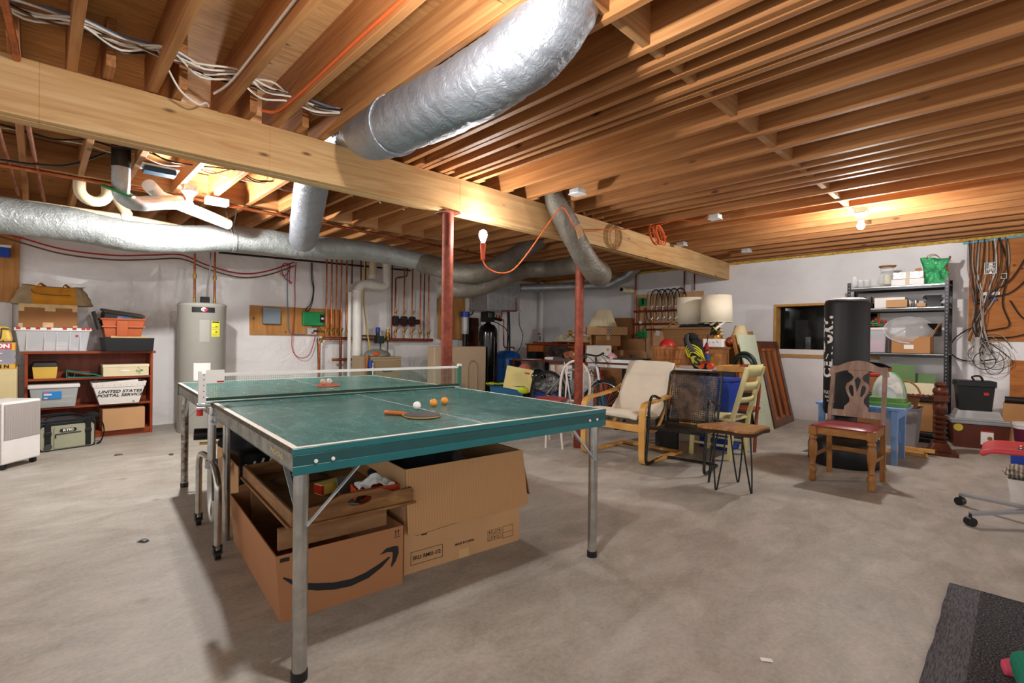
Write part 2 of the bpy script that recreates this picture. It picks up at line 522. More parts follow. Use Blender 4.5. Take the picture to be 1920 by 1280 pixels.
# joists: front bay (over the camera) and rear bay (beyond the beam)
FX = [-2.42, -2.1, -1.78, -1.46, -1.14, -.83, -.52, -.21, .112, .43, .745, 1.025, 1.312, 1.615, 1.918, 2.045, 2.083, 2.222, 2.355, 2.425, 2.545, 2.86, 3.18, 3.5, 3.82,
      4.01, 4.165, 4.335, 4.48, 4.775, 5.14, 5.45, 5.77, 6.118, 6.43, 6.74, 7.1, 7.4, 7.69, 7.93]
for i, x in enumerate(FX):
    j = MB().box(x - .019, -3, 2.375 + .006 * math.sin(i * 2.3), x + .019, 3.33, 2.612)
    struct(j, 'joist', X['joist'], bev=.002, seg=1)
RX = [-2.38, -2.06, -1.74, -1.42, -1.1, -.79, -.47, -.085, .245, .535, .87, 1.16, 1.47, 1.78, 2.0, 2.27, 2.58, 2.9, 3.22, 3.54, 3.86, 4.2, 4.52, 4.82, 5.18, 5.5, 5.81, 6.16, 6.47, 6.78, 7.14, 7.44, 7.73]
for i, x in enumerate(RX):
    j = MB().box(x - .019, 3.02, 2.378 + .006 * math.sin(i * 1.7), x + .019, 7.38, 2.612)
    struct(j, 'joist', X['joist'], bev=.002, seg=1)
for a, b in zip(FX[11:34], FX[12:35]):
    if b - a > .09:
        struct(MB().box(a + .019, 1.13, 2.39, b - .019, 1.168, 2.6), 'blocking', X['joistx'])
for a, b in zip(RX[6:20], RX[7:21]):
    struct(MB().box(a + .019, 5.28, 2.39, b - .019, 5.318, 2.6), 'blocking', X['joistx'])
for a, b in ((1.312, 1.615), (1.025, 1.312)):
    struct(MB().box(a + .019, 1.36, 2.4, b - .019, 1.398, 2.6), 'blocking', X['joistx'])


def beam(pts, name):
    m = MB()
    for k in range(3):
        a = [V((x, y + k * .047, 0)) for x, y in pts]
        for p, q in zip(a[:-1], a[1:]):
            vs = [(p.x, p.y, 2.107 - (k % 2) * .004), (q.x, q.y, 2.107 - (k % 2) * .004), (q.x, q.y + .044, 2.107 - (k % 2) * .004), (p.x, p.y + .044, 2.107 - (k % 2) * .004)]
            vs += [(x, y, 2.375) for x, y, z in vs]
            m.add(vs, [(0, 3, 2, 1), (4, 5, 6, 7), (0, 1, 5, 4), (1, 2, 6, 5), (2, 3, 7, 6), (3, 0, 4, 7)])
    return struct(m, name, X['beam'], bev=.002, seg=1)


beam([(-3, 3.235), (0, 3.195), (1, 3.15), (2.4, 3.1), (4.55, 3.107)], 'beam')
beam([(4.556, 3.107), (6.6, 3.2), (8.0, 3.277)], 'beam')

# window in the right wall: pine lining, white sill, dark pane, a concrete well outside
wn = tag(bpy.data.objects.new('window_1', None), kind='structure'); COL.objects.link(wn)
f = MB()
f.box(7.985, WY0, WZ1 - .032, 8.19, WY1, WZ1); f.box(7.985, WY1 - .032, WZ0 + .03, 8.19, WY1, WZ1 - .032); f.box(7.985, WY0, WZ0 + .03, 8.19, WY0 + .03, WZ1 - .032)
f.build('window_frame', X['trimw'], wn)
s_ = MB(); s_.box(7.97, WY0, WZ0 - .045, 8.19, WY1, WZ0 + .03)
s_.build('window_sill', X['whitep'], wn, bev=.006)
MB().box(7.968, WY0, WZ0 - .085, 8.0, WY1, WZ0 - .045).build('apron_board', X['trimw'], wn)
pane = mat('dark window pane', '#0b0d0e', .08, var=0, spec=.5, alpha=.35)
MB().box(8.185, WY0 + .03, WZ0 + .03, 8.19, WY1 - .032, WZ1 - .032).build('pane', pane, wn)
well = MB()
dk = mat('dark window well', '#17140f', .95, var=.3)
well.box(8.95, WY0 - .5, .6, 9.0, WY1 + .5, 2.0); well.box(8.2, WY0 - .5, .6, 9, WY0 - .45, 2.0); well.box(8.2, WY1 + .45, .6, 9, WY1 + .5, 2.0); well.box(8.2, WY0 - .5, 1.95, 9, WY1 + .5, 2.0); well.box(8.2, WY0 - .5, .6, 9, WY1 + .5, .65)
struct(well, 'window_well', dk)
solo(MB().box(-.05, -.09, 0, .05, .09, .82), 'well_post', mat('grey weathered post', '#6f7070', .9, var=.2), 'grey post standing in the dark well outside the window', 'post', (8.75, 2.42, .65), 0, bev=.004)
solo(MB().box(-.12, -.3, 0, .12, .3, .48), 'well_block', mat('grey concrete block', '#7d8285', .95, var=.25, bump=.4), 'grey concrete block low in the dark well outside the window', 'block', (8.6, 1.6, .65), 0, bev=.01)
solo(MB().box(-.02, -.035, 0, .02, .035, .55), 'well_ladder_rail', X['galv'], 'short pale metal strip in front of the grey post outside the window', 'strip', (8.5, 2.27, .65), 0)

# two red steel posts
for x, y, l in ((2.335, 3.165, 'rust red steel post beside the net end of the table tennis table'), (4.03, 3.18, 'rust red steel post between the bicycle and the cream armchair')):
    t = thing('steel_post', l, 'post', (x, y, 0), 0, 'steel posts under the beam')
    MB().cyl((0, 0, 0), (0, 0, 2.098), .045, n=24).build('shaft', X['rust'], t)
    MB().box(-.075, -.075, 2.096, .075, .075, 2.104).build('top_plate', X['rust'], t)


# bulbs
def bulb(mb, c, up):
    mb.lathe([(.001, 0), (.017, .004), (.03, .02), (.033, .036), (.028, .052), (.016, .07), (.013, .085)], 20, (0, 0, 0), 0, M.Translation(c) @ (M.Identity(4) if up < 0 else M.Rotation(PI, 4, 'X')))


for (x, y, z), l in (((.92, 4.9, 2.12), 'lit bulb in a ceiling socket near the foam wrapped duct end'), ((5.55, 1.06, 2.16), 'lit bulb in a ceiling socket above the steel shelving'), ((.85, 1.12, 2.19), 'lit bulb in a ceiling socket above the near end of the table')):
    t = thing('bulb_fixture', l, 'ceiling light', (x, y, 2.378), 0, 'bare bulb ceiling sockets')
    MB().box(-.05, -.05, -.045, .05, .05, 0).build('junction_box', X['galv'], t, bev=.004)
    MB().lathe([(.055, -.046), (.06, -.056), (.045, -.075), (.028, -.1), (.026, -.125), (.001, -.125)], 24).build('socket', X['white'], t)
    b = MB(); bulb(b, (0, 0, -.2), -1)
    b.build('bulb', BULB, t)
# ------------------------------------------------------------------ ducts, pipes and wires under the ceiling
def duct(pts, r, n=26, k=9, wr=.05, seed=0, flat=1.0, cr=.03):
    """insulated duct: a swept tube whose skin is pulled into rings and creases"""
    k = int(k * 2.4); n = int(n * 1.3)
    P = cat(pts, k); N = len(P); L = [0]
    for a, b in zip(P[:-1], P[1:]): L.append(L[-1] + (b - a).length)
    R_ = []
    for i in range(N):
        t = i / (N - 1) * ((len(r) if isinstance(r, (list, tuple)) else 2) - 1)
        if isinstance(r, (list, tuple)):
            a = int(min(t, len(r) - 2)); rr = r[a] + (r[a + 1] - r[a]) * (t - a)
        else: rr = r
        R_.append(rr * (1 + wr * noise.noise(V((L[i] * 5 + seed, seed, 0)))))
    m = MB(); m.tube(P, R_, n, flat=flat)
    for i in range(N):
        for j in range(n):
            q = V(m.v[i * n + j]); d = (q - P[i]); a = 2 * PI * j / n
            w = noise.noise(V((L[i] * 38 + 2.2 * math.sin(a + seed), math.cos(a) * .9, math.sin(a) * .9 + seed)))
            w2 = noise.noise(V((L[i] * 14, math.cos(a) * 2.2 + seed, math.sin(a) * 2.2)))
            m.v[i * n + j] = tuple(P[i] + d * (1 + cr * w + cr * .9 * w2))
    return m


def ring(mb, c, d, r, w, mi=0):
    c, d = V(c), V(d).normalized()
    mb.tube([c - d * w / 2, c + d * w / 2], r, 26, mi=mi)


t = thing('insulated_duct', 'big silver insulated duct bending down from the joists in front of the beam', 'duct', (1.37, 2.0, 2.2))
o = duct([(1.50, 1.24, 2.6), (1.49, 1.27, 2.46), (1.45, 1.38, 2.32), (1.40, 1.6, 2.235), (1.35, 1.9, 2.2), (1.33, 2.2, 2.21), (1.37, 2.5, 2.25), (1.43, 2.76, 2.33), (1.463, 2.98, 2.44), (1.463, 3.2, 2.49), (1.463, 3.5, 2.48),
          (1.53, 3.8, 2.42), (1.66, 4.2, 2.33), (1.84, 4.75, 2.23), (2.02, 5.3, 2.14)], [.135, .15, .15, .148, .145, .14, .138, .132, .115, .108, .11, .125, .135, .14, .135], 32, 10, .05, 3).build('jacket', X['foilbig'], t)
o.location = (-1.37, -2.0, -2.2)
m = MB(); ring(m, (1.345, 2.3, 2.222), (.1, 1, .12), .152, .05)
o = m.build('tape_band', X['foilbig'], t); o.location = (-1.37, -2.0, -2.2)
m = MB(); m.box(1.36, 1.12, 2.59, 1.6, 1.35, 2.61); o = m.build('boot', X['galv'], t); o.location = (-1.37, -2, -2.2)

t = thing('trunk_duct', 'long grey insulated duct running along the back of the room below the joists', 'duct', (1.4, 5.6, 2.1))
o = duct([(-1.5, 5.3, 2.0), (-.8, 5.45, 2.02), (-.22, 5.58, 2.035), (.2, 5.6, 2.035), (.6, 5.6, 2.0), (1.0, 5.6, 2.03), (1.4, 5.6, 2.1), (1.75, 5.6, 2.12), (2.1, 5.6, 2.12), (2.5, 5.6, 2.15), (2.9, 5.56, 2.165), (3.3, 5.45, 2.13), (3.6, 5.15, 2.04)],
         [.15, .148, .145, .14, .138, .135, .13, .128, .128, .125, .12, .115, .11], 28, 8, .04, 9).build('jacket', X['foil'], t); o.location = (-1.4, -5.6, -2.1)
for c_, r_ in (((1.42, 5.6, 2.105), .142), ((2.62, 5.6, 2.155), .132)):
    m = MB(); ring(m, c_, (1, 0, .1), r_, .03); o = m.build('tape_band', X['foil'], t); o.location = (-1.4, -5.6, -2.1)
m = MB().tube([(1.36, 5.6, 2.38), (1.37, 5.48, 2.2), (1.4, 5.46, 2.1), (1.42, 5.6, 1.965), (1.44, 5.74, 2.1), (1.46, 5.7, 2.25), (1.46, 5.6, 2.38)], .006, 6)
o = m.build('hanger_strap', X['galv'], t); o.location = (-1.4, -5.6, -2.1)

solo(duct([(3.5, 5.3, 2.07), (3.6, 4.95, 1.97), (3.75, 4.68, 1.9), (4.0, 4.6, 1.95), (4.32, 4.6, 2.11), (4.62, 4.55, 2.3), (4.85, 4.5, 2.48), (4.9, 4.5, 2.6)], .122, 24, 9, .05, 21), 'insulated_duct', X['foild'],
     'dusty duct rising from the trunk into the joists behind the hanging orange work light', 'duct')
t = thing('insulated_duct', 'brown grey duct dropping in front of the beam and curling back behind the second post', 'duct', (4.0, 3.0, 1.8))
o = duct([(3.36, 2.97, 2.6), (3.37, 2.97, 2.42), (3.5, 2.96, 2.25), (3.66, 2.96, 2.08), (3.84, 2.96, 1.9), (4.02, 2.98, 1.8), (4.25, 3.08, 1.79), (4.47, 3.3, 1.9), (4.6, 3.65, 2.0), (4.85, 4.1, 2.05), (5.0, 4.5, 2.08), (4.75, 4.72, 2.05), (4.33, 4.68, 1.9), (3.9, 4.75, 1.74), (3.5, 4.95, 1.7)],
         [.06, .085, .105, .108, .108, .112, .118, .115, .11, .11, .11, .115, .115, .112, .1], 24, 9, .06, 33).build('jacket', X['foild'], t); o.location = (-4, -3, -1.8)
m = MB(); m.box(-.045, -.002, -.06, .045, .002, .06, 0, T(3.6, 2.852, 2.12, 0, R(-30), 0)); o = m.build('paper_tag', X['cardl'], t); o.location = (-4, -3, -1.8)

# sheet-metal plenum, round duct, pipes through the wall
t = thing('plenum_box', 'square sheet metal plenum hung on the back wall above the black softener tank', 'plenum', (6.42, 7.12, 1.68))
MB().box(-.42, -.24, 0, .42, .26, .52).build('body', X['galv'], t, bev=.004)
MB().box(-.44, -.26, -.012, .44, .27, .012).build('flange', X['galv'], t)
solo(MB().tube([(6.86, 7.1, 2.13), (7.3, 6.3, 2.14), (7.72, 5.4, 2.15), (7.85, 5.1, 2.3), (7.85, 4.8, 2.5)], .085, 20), 'round_duct', X['galv'], 'round galvanised duct running from the sheet metal plenum toward the right wall', 'duct')
t = thing('wall_vent_pipe', 'stubby cream pipe end poking out of the right wall under the curled duct', 'vent pipe', (8.0, 5.02, 2.04))
MB().tube([(0, 0, 0), (-.38, .03, 0)], .055, 20).build('pipe', X['pvcy'], t)
MB().tube([(-.12, .01, 0), (-.24, .02, 0)], .064, 20).build('collar', X['pvcy'], t)
MB().tube([(-.378, .03, 0), (-.384, .03, 0)], .035, 16).build('hole', X['ink'], t)
t = thing('drain_stack', 'white vertical pipe in the far corner with blue and red markings', 'pipe', (7.9, 7.28, 0))
MB().tube([(0, 0, 0), (0, 0, 2.36)], .05, 18).build('pipe', X['pvc'], t)
m = MB(); m.box(-.052, -.03, 1.22, -.05, .03, 1.25, 0); m.box(-.052, -.035, 1.1, -.05, -.005, 1.19, 1)
m.build('printed_mark', [X['red'], X['blue']], t)
MB().box(-.08, -.06, .99, .02, .05, 1.07).build('clamp_block', X['white'], t)

t = thing('drain_pipe', 'long aged white drain pipe with a trap above the trunk duct at left', 'pipe', (0, 5.8, 2.18))
MB().tube([(-1.4, -.02, 0), (.5, 0, 0), (.72, 0, -.005), (1.25, .05, -.03)], .048, 16).build('pipe', X['pvcy'], t)
MB().tube([(.55, 0, 0), (.62, 0, 0)], .058, 16).build('collar', X['pvc'], t)
MB().tube([(.24, -.45, .4), (.24, -.45, .12)] + [(.24 + .09 - .09 * math.cos(a), -.45, .12 - .09 * math.sin(a)) for a in [PI * i / 10 for i in range(1, 11)]] + [(.42, -.4, .2), (.45, -.25, .22), (.6, 0, .05)], .042, 14).build('trap', X['pvcy'], t)
t = thing('vent_stack', 'dark metal vent pipe with a shiny elbow hanging beneath the joists at left', 'vent pipe', (.43, 4.55, 2.1))
MB().tube([(0, 0, .5), (0, 0, .22)], .058, 18).build('upper_pipe', mat('dark galvanised', '#3f3d3b', .4, .8), t)
MB().tube(cat([(0, 0, .23), (0, 0, .1), (.01, .03, .03), (.1, .1, .0), (.25, .22, .06), (.42, .35, .12)], 5), .055, 18, jit=.06).build('elbow', X['galv'], t)
MB().lathe([(.001, 0), (.1, 0), (.1, .012), (.001, .012)], 24, mat=T(-.02, -.05, .03, R(18), R(14))).build('green_lid', X['green'], t)
solo(MB().tube([(.62, 4.75, 2.28), (.72, 4.9, 2.24), (1.3, 5.25, 2.17)], .05, 16), 'white_pipe', X['pvc'], 'white plastic pipe slanting down past the lit bulb to the grey trunk duct', 'pipe')
CP = [([(-1.2, 5.22, 2.34), (1.0, 5.2, 2.34), (3.5, 5.25, 2.31), (6.4, 5.5, 2.3)], .016, 'thin copper water line crossing below the joists above the trunk duct'),
      ([(-.125, 2.2, 2.36), (-.08, 3.02, 2.36), (-.04, 4.3, 2.36), (.04, 6.4, 2.36)], .014, 'copper pipe running along the joists over the left end of the beam'),
      ([(-.2, 3.4, 2.36), (-.13, 6.3, 2.36)], .012, 'leftmost copper pipe slanting under the joists behind the beam')]
for p, r, l in CP: solo(MB().tube(cat(p, 4), r, 10), 'copper_pipe', X['copper'], l, 'pipe')

# wires
CW = mat('white cable sheath', '#e2d9cc', .5, var=.08); CB = mat('black cable sheath', '#1c1b1b', .5, var=0); CO = mat('orange cable sheath', '#d8622c', .5, var=.05); CBL = mat('blue grey cable sheath', '#5f7796', .45, var=0); CR = mat('red cable sheath', '#b0242a', .5, var=0); CT = mat('brown cable sheath', '#6b4a38', .5, var=0)


def sag(xs, y, z, dy, dz, seed, sg=.03):
    P = []
    for i, x in enumerate(xs):
        P.append((x, y + dy * noise.noise(V((i * 1.3, seed, 2))), z + dz * noise.noise(V((i * 1.7, seed, 7)))))
        if i < len(xs) - 1: P.append(((x + xs[i + 1]) / 2, y + dy * noise.noise(V((i * 2.3, seed, 4))), z - sg * (.6 + .8 * abs(noise.noise(V((i, seed, 9)))))))
    return cat(P, 5)


for i in range(8):
    c = (CW, CW, CBL, CW, CB, CW, CT, CW)[i]
    solo(MB().tube(sag([-.9, -.52, -.21, .112, .43, .745, 1.025, 1.3], 2.86, 2.455 + .012 * (i % 3), .16, .05, i * 3.1, .035), .0052, 6), 'cable', c,
         'thin house cable drooping between the joists above the left end of the beam', 'cable', group='cables in front of the beam')
for i in range(11):
    c = (CW, CT, CW, CW, CB, CT, CW, CBL, CW, CT, CW)[i]
    solo(MB().tube(sag([-1.1, -.47, -.085, .245, .535, .87, 1.16, 1.47, 1.78], 4.0 + .11 * (i % 7), 2.44 + .014 * (i % 4), .2, .06, i * 5.3 + 1, .03), .0055, 6), 'cable', c,
         'thin house cable strung through the joists behind the beam at left', 'cable', group='cables behind the beam')
for i in range(9):
    y = 3.62 + .13 * i
    P = []
    for k in range(0, 15):
        x = 1.95 + k * .16
        P.append((x, y + .05 * math.sin(k * 1.1 + i), 2.54 + .045 * math.sin(k * PI / 1.0 * .97 + i * .6)))
    solo(MB().tube(cat(P, 3), .0065, 6), 'heating_tube', CW, 'thin white tube threaded between the joists behind the beam near the first post', 'tube', group='white heating tubes')
solo(MB().tube(cat([(-.9, 5.0, 2.32), (-.2, 5, 2.33), (.0, 5, 2.345), (.17, 5, 2.385), (.37, 4.9, 2.5)], 5), .008, 7), 'cable', CB, 'black cable sagging below the joists at the left edge near the vent pipe', 'cable')
solo(MB().tube(cat([(.4, 2.86, 2.47), (.45, 2.92, 2.42), (.52, 3.0, 2.36), (.6, 3.03, 2.33), (.65, 3.08, 2.37), (.68, 3.16, 2.385)], 5), .005, 6), 'cable', CW, 'short white cable dangling from the joists to the top of the beam at left', 'cable')
solo(MB().tube(cat([(.96, .6, 2.41), (1.0, 1.3, 2.405), (1.0, 2.0, 2.41), (1.0, 2.7, 2.405), (.99, 3.0, 2.41), (.93, 3.08, 2.42)], 6), .008, 7), 'orange_cable', CO, 'orange cable stapled along a joist left of the big silver duct', 'cable')
solo(MB().tube(cat([(.72, .5, 2.42), (.715, 1.4, 2.42), (.715, 2.1, 2.42), (.71, 2.8, 2.415), (.68, 3.05, 2.42)], 6), .006, 7), 'cable', CW, 'white cable stapled along a joist in front of the beam', 'cable')
for i, (x, y) in enumerate(((1.72, 1.2), (2.6, 1.19), (2.96, 1.2), (3.28, 1.2), (3.6, 1.2))):
    solo(MB().tube(cat([(x - .12, y, 2.56), (x, y + .02, 2.5), (x + .08, y - .02, 2.47), (x + .14, y - .05, 2.485)], 5), .008, 7).tube(cat([(x - .12, y + .05, 2.55), (x, y + .05, 2.485), (x + .13, y, 2.49)], 5), .005, 6, mi=1), 'orange_cable', [CO, CW],
         'orange and white cables looping past the joist blocking', 'cable', group='cable loops by the blocking')
t = thing('work_light', 'lit bare bulb work light with an orange handle hanging below the beam', 'work light', (2.56, 3.0, 1.84))
b = MB(); b.lathe([(.013, .035), (.017, .05), (.032, .085), (.034, .105), (.027, .13), (.001, .145)], 20); b.build('bulb', BULB, t)
MB().lathe([(.012, -.1), (.017, -.09), (.021, -.02), (.024, .0), (.024, .035), (.015, .037)], 16).build('handle', X['orange'], t)
MB().tube(cat([(.0, 0, -.1), (.03, -.02, -.16), (.14, -.03, -.19), (.28, -.04, -.16), (.45, -.03, -.02), (.62, -.06, .2), (.76, -.13, .42), (.8, -.16, .44), (.86, -.16, .4), (1.0, -.14, .3), (1.3, -.06, .33), (1.6, -.05, .4), (1.9, -.05, .45), (2.1, -.2, .5)], 6), .006, 8).build('cord', CO, t)
m = MB()
for i in range(7):
    a0 = i * .5; rr = .095 + .012 * math.sin(i * 2.2)
    m.tube([(4.72 + .05 * math.sin(i) + rr * math.cos(a), 2.66 + .3 * rr * math.sin(a + .4) + .012 * i, 2.235 + rr * 1.05 * math.sin(a)) for a in [a0 + 2 * PI * j / 22 for j in range(22)]], .006, 7, True)
m.tube(cat([(4.72, 2.66, 2.335), (4.78, 2.5, 2.37), (4.82, 2.3, 2.33), (4.84, 2.2, 2.37)], 5), .005, 6)
solo(m, 'hanging_cable_coil', CO, 'loose coil of orange cable hanging under the joists near the beam', 'cable coil')
for (x, y), l in (((3.25, 2.6), 'pale junction box under the joists above the curled duct'), ((4.84, 2.13), 'grey metal junction box beside the orange cable coil'), ((6.9, 2.6), 'grey junction box under the joists by the right end of the beam'), ((5.9, 3.02), 'small pale box under the joists near the beam top')):
    t = thing('ceiling_junction_box', l, 'junction box', (x, y, 2.372))
    MB().box(-.05, -.05, -.04, .05, .05, 0).build('box', X['galv'], t, bev=.005)
    MB().box(-.055, -.055, -.046, .055, .055, -.04).build('cover', X['white'], t)
t = thing('control_box', 'dark blue box with a white base fixed between the joists behind the beam', 'control box', (.66, 4.55, 2.375))
MB().box(-.1, -.06, -.05, .1, .06, -.012).build('lid', mat('petrol blue plastic', '#1d3d55', .4, var=.05), t, bev=.006)
MB().box(-.115, -.075, -.012, .115, .075, 0).build('base', X['white'], t)
t = thing('ceiling_junction_box', 'white box with orange wires beneath the joists left of the trunk duct tape', 'junction box', (1.17, 5.1, 2.36))
MB().box(-.09, -.05, -.06, .09, .05, 0).build('box', X['white'], t, bev=.006)
MB().tube(cat([(0, 0, 0), (.01, -.05, .06), (.06, 0, .1)], 4), .006, 6).build('wire', CO, t)
for c, y, z, l in ((CR, 7.33, 0, 'red cable sagging across the back wall above the water heater'), (CT, 7.3, -.055, 'thin brown cable sagging just under the red one on the back wall')):
    solo(MB().tube(cat([(-.6, y, 2.24 + z), (-.14, y, 2.12 + z), (.21, y, 2.04 + z), (.64, y, 2.03 + z), (1.0, y, 2.08 + z), (1.3, y, 2.12 + z), (1.59, y, 2.02 + z), (1.97, y, 1.955 + z), (2.3, y, 2.02 + z), (2.67, y, 2.19 + z)], 6), .009, 7), 'hanging_cable', c, l, 'cable')
# ------------------------------------------------------------------ left side: shelf, boxes, heater
struct(MB().box(-1.6, 7.392, 1.44, -.14, 7.418, 2.3), 'trim_4', X['plyp'], bev=.002)
struct(MB().box(-1.6, 7.40, .95, -.19, 7.418, 1.43), 'trim_5', X['whitep'], bev=.002)
t = thing('wall_control_box', 'small blue box on the plywood panel at the left edge', 'control box', (-.3, 7.392, 1.9))
MB().box(-.09, -.07, 0, .09, 0, .12).build('case', mat('cobalt blue case', '#1f46a8', .35, var=.04), t, bev=.006)
MB().tube(cat([(-.03, -.03, .12), (-.035, -.02, .2), (-.01, -.01, .28), (-.05, -.01, .36)], 5), .005, 6).build('wire', CB, t)
MB().box(-.1, -.075, .1, .1, -.068, .125).build('white_strip', X['white'], t)

t = thing('bookshelf', 'low red brown bookcase crammed with bins against the back wall', 'bookcase', (.43, 7.06, 0))
for x in (-.52, .5): MB().box(x, -.16, 0, x + .025, .16, .905).build('side_panel', X['mahogv'], t, bev=.002)
MB().box(-.545, -.17, .905, .55, .16, .93).build('top_board', X['mahog'], t, bev=.003)
for z in (.63, .335, .045): MB().box(-.495, -.155, z, .5, .15, z + .022).build('shelf', X['mahog'], t, bev=.002)
MB().box(-.495, -.15, 0, .5, -.135, .045).build('toe_board', X['mahog'], t)
MB().box(-.52, .15, .02, .525, .158, .905).build('back_panel', X['mahogv'], t)

CLEAR = glass('milky clear plastic', (.86, .88, .93), .18, .36)
CLEARG = glass('grey clear plastic', (.72, .74, .74), .18, .4)


def bin_(name, label, w, d, h, body, lid, loc, rz=0, tw=.035, lidh=.03, extra=None, cat_='storage bin', grp=None, rot=None):
    t = thing(name, label, cat_, loc, rz, grp, rot)
    MB().tub((-w / 2 + tw, -d / 2 + tw, w / 2 - tw, d / 2 - tw), (-w / 2, -d / 2, w / 2, d / 2), 0, h, .004).build('body', body, t)
    if lid:
        m = MB(); m.box(-w / 2 - .012, -d / 2 - .012, h - .012, w / 2 + .012, d / 2 + .012, h + lidh)
        m.build('lid', lid, t, bev=.008)
    return t


t = bin_('storage_bin', 'big clear bin with red lid tabs on top of the bookcase', .56, .4, .22, CLEAR, X['white'], (.125, 7.08, .931), 0, .03, .022)
for i, x in enumerate((-.26, -.19, -.12, -.04, .08, .155, .225, .265)):
    MB().box(x - .016, -.216, .222, x + .016, -.2, .246).build('lid_tab', X['red'], t, bev=.003)
for x in (-.2, -.07, .02, .12, .2): MB().box(x - .002, -.199 + .0, .02, x + .002, -.19, .2, mat=M.Rotation(R(0), 4, 'X')).build('wall_rib', X['white'], t)
MB().box(.165, -.197, .15, .185, -.19, .17).build('red_sticker', X['red'], t)
m = MB(); rr = random.Random(3)
for i in range(7): m.box(-.2 + i * .02, -.15, .008 + i * .012, .18 - i * .012, .12, .018 + i * .012, i % 2, T(0, 0, 0, 0, R(3 * rr.uniform(-1, 1)), R(8 * rr.uniform(-1, 1))))
solo(m, 'papers', [X['whitep'], mat('pale pink paper', '#e3c3bf', .7, var=0)], 'loose papers lying inside the big clear bin', 'papers', (.13, 7.08, .936))

CT_ = mat('scribbled packing paper', '#c9ab7d', .7, var=.15, scale=20)


def carton(label, w, d, h, loc, rz=0, m=None, tape=True, name='cardboard_box', grp=None, rot=None):
    t = thing(name, label, 'box', loc, rz, grp, rot)
    MB().box(-w / 2, -d / 2, 0, w / 2, d / 2, h).build('body', m or X['card'], t, bev=.003)
    if tape:
        MB().box(-.028, -d / 2 - .001, h * .55, .028, d / 2 + .001, h + .001).build('tape_strip', X['tape'], t)
    return t


t = carton('cardboard box with pale taped corners under the tan duffel bag', .44, .34, .235, (.085, 7.1, 1.176), 0, X['cardd'], False)
m = MB(); F = -.1712
for a, b, c, d in ((-.22, .2, .22, .2352), (-.22, .16, -.18, .2), (.18, .165, .22, .2), (-.03, .165, .05, .2), (-.045, 0, .035, .05), (-.22, 0, -.19, .04), (.185, 0, .22, .02)):
    m.box(a, F, b, c, F + .002, d)
m.build('packing_tape', CT_, t)
# duffel bag
t = thing('duffel_bag', 'tan and orange duffel bag on the tall cardboard box', 'bag', (.12, 7.12, 1.412))
OR = mat('ochre canvas', '#c98622', .8, var=.12, bump=.3, bscale=14); TN = mat('taupe canvas', '#a08a6a', .85, var=.15, bump=.3, bscale=14)


def bagf(u, v):
    a = 2 * PI * u; c, d = math.cos(a), math.sin(a)
    e = lambda q, n: math.copysign(abs(q) ** (2 / n), q)
    hw = .315 - .085 * v ** 1.3; hd = .165 - .075 * v
    f = 1 + .05 * noise.noise(V((c * 3, d * 3, v * 4))) + .03 * noise.noise(V((c * 9, d * 9, v * 9)))
    return (hw * e(c, 5) * f, hd * e(d, 4) * f, .205 * v - .02 * (1 - abs(c)) * v + .012 * noise.noise(V((c * 4, d * 2, 5))) * v)


m = MB()
N1, N2 = 72, 14
m.v = [bagf(i / N1, j / N2) for i in range(N1) for j in range(N2 + 1)]
for i in range(N1):
    for j in range(N2):
        k = (i + 1) % N1
        m.f.append([i * (N2 + 1) + j, k * (N2 + 1) + j, k * (N2 + 1) + j + 1, i * (N2 + 1) + j + 1]); xx = m.v[i * (N2 + 1) + j][0]; m.m.append(0 if -.175 < xx < .165 else 1); m.s.append(True)
c0 = len(m.v); m.v.append((0, 0, .165))
for i in range(N1):
    m.f.append([i * (N2 + 1) + N2, ((i + 1) % N1) * (N2 + 1) + N2, c0]); m.m.append(0 if abs(m.v[i * (N2 + 1) + N2][0]) < .2 else 1); m.s.append(True)
m.f.append([i * (N2 + 1) for i in range(N1)]); m.m.append(1); m.s.append(False)
m.build('body', [OR, TN], t)
m = MB()
m.tube(cat([(-.165, -.125, .15), (-.14, -.14, .115), (0, -.147, .1), (.1, -.145, .105), (.13, -.145, .1)], 6), .004, 6)
m.tube(cat([(-.23, -.085, .2), (-.1, -.098, .187), (.1, -.098, .187), (.25, -.085, .2)], 6), .004, 6)
m.build('zip', CT, t)
for x in (-.13, .06):
    MB().tube(cat([(x, -.15, .125), (x + .01, -.125, .18), (x + .03, -.09, .215), (x + .06, .0, .2), (x + .07, .06, .2)], 5), .012, 6, flat=.35).build('strap', OR, t)
# orange tub with lidded grey bin inside
t = thing('plastic_tub', 'terracotta plastic tub on the bookcase holding a tilted grey box', 'tub', (.69, 7.06, 1.082))
TC = mat('terracotta plastic', '#bf6238', .45, var=.06)
MB().tub((-.155, -.13, .155, .13), (-.19, -.16, .19, .16), 0, .2, .004).build('body', TC, t, bev=.006)
m = MB(); m.tub((-.2, -.17, .2, .17), (-.203, -.173, .203, .173), .188, .208, .012); m.build('rim', TC, t, bev=.004)
MB().box(-.065, -.172, .005, .035, -.13, .2, mat=T(0, 0, 0, R(8))).build('front_panel', TC, t, bev=.006)
MB().box(-.19, -.174, .11, .19, -.15, .122).build('ridge', TC, t)
t = thing('lidded_box', 'dark grey lidded box with a blue label tilted inside the terracotta tub', 'box', (.67, 7.06, 1.2), 0, None, (R(6), R(8), R(4)))
MB().box(-.17, -.12, 0, .17, .12, .14).build('body', X['greyd'], t, bev=.008)
MB().box(-.185, -.135, .14, .185, .135, .17).build('lid', mat('brown grey lid', '#4d453d', .5, var=.1), t, bev=.01)
m = MB(); m.box(-.06, -.1225, .08, .07, -.12, .125, 0); m.box(-.055, -.1232, .112, -.02, -.12, .122, 1); m.box(-.05, -.1232, .09, .0, -.12, .105, 2)
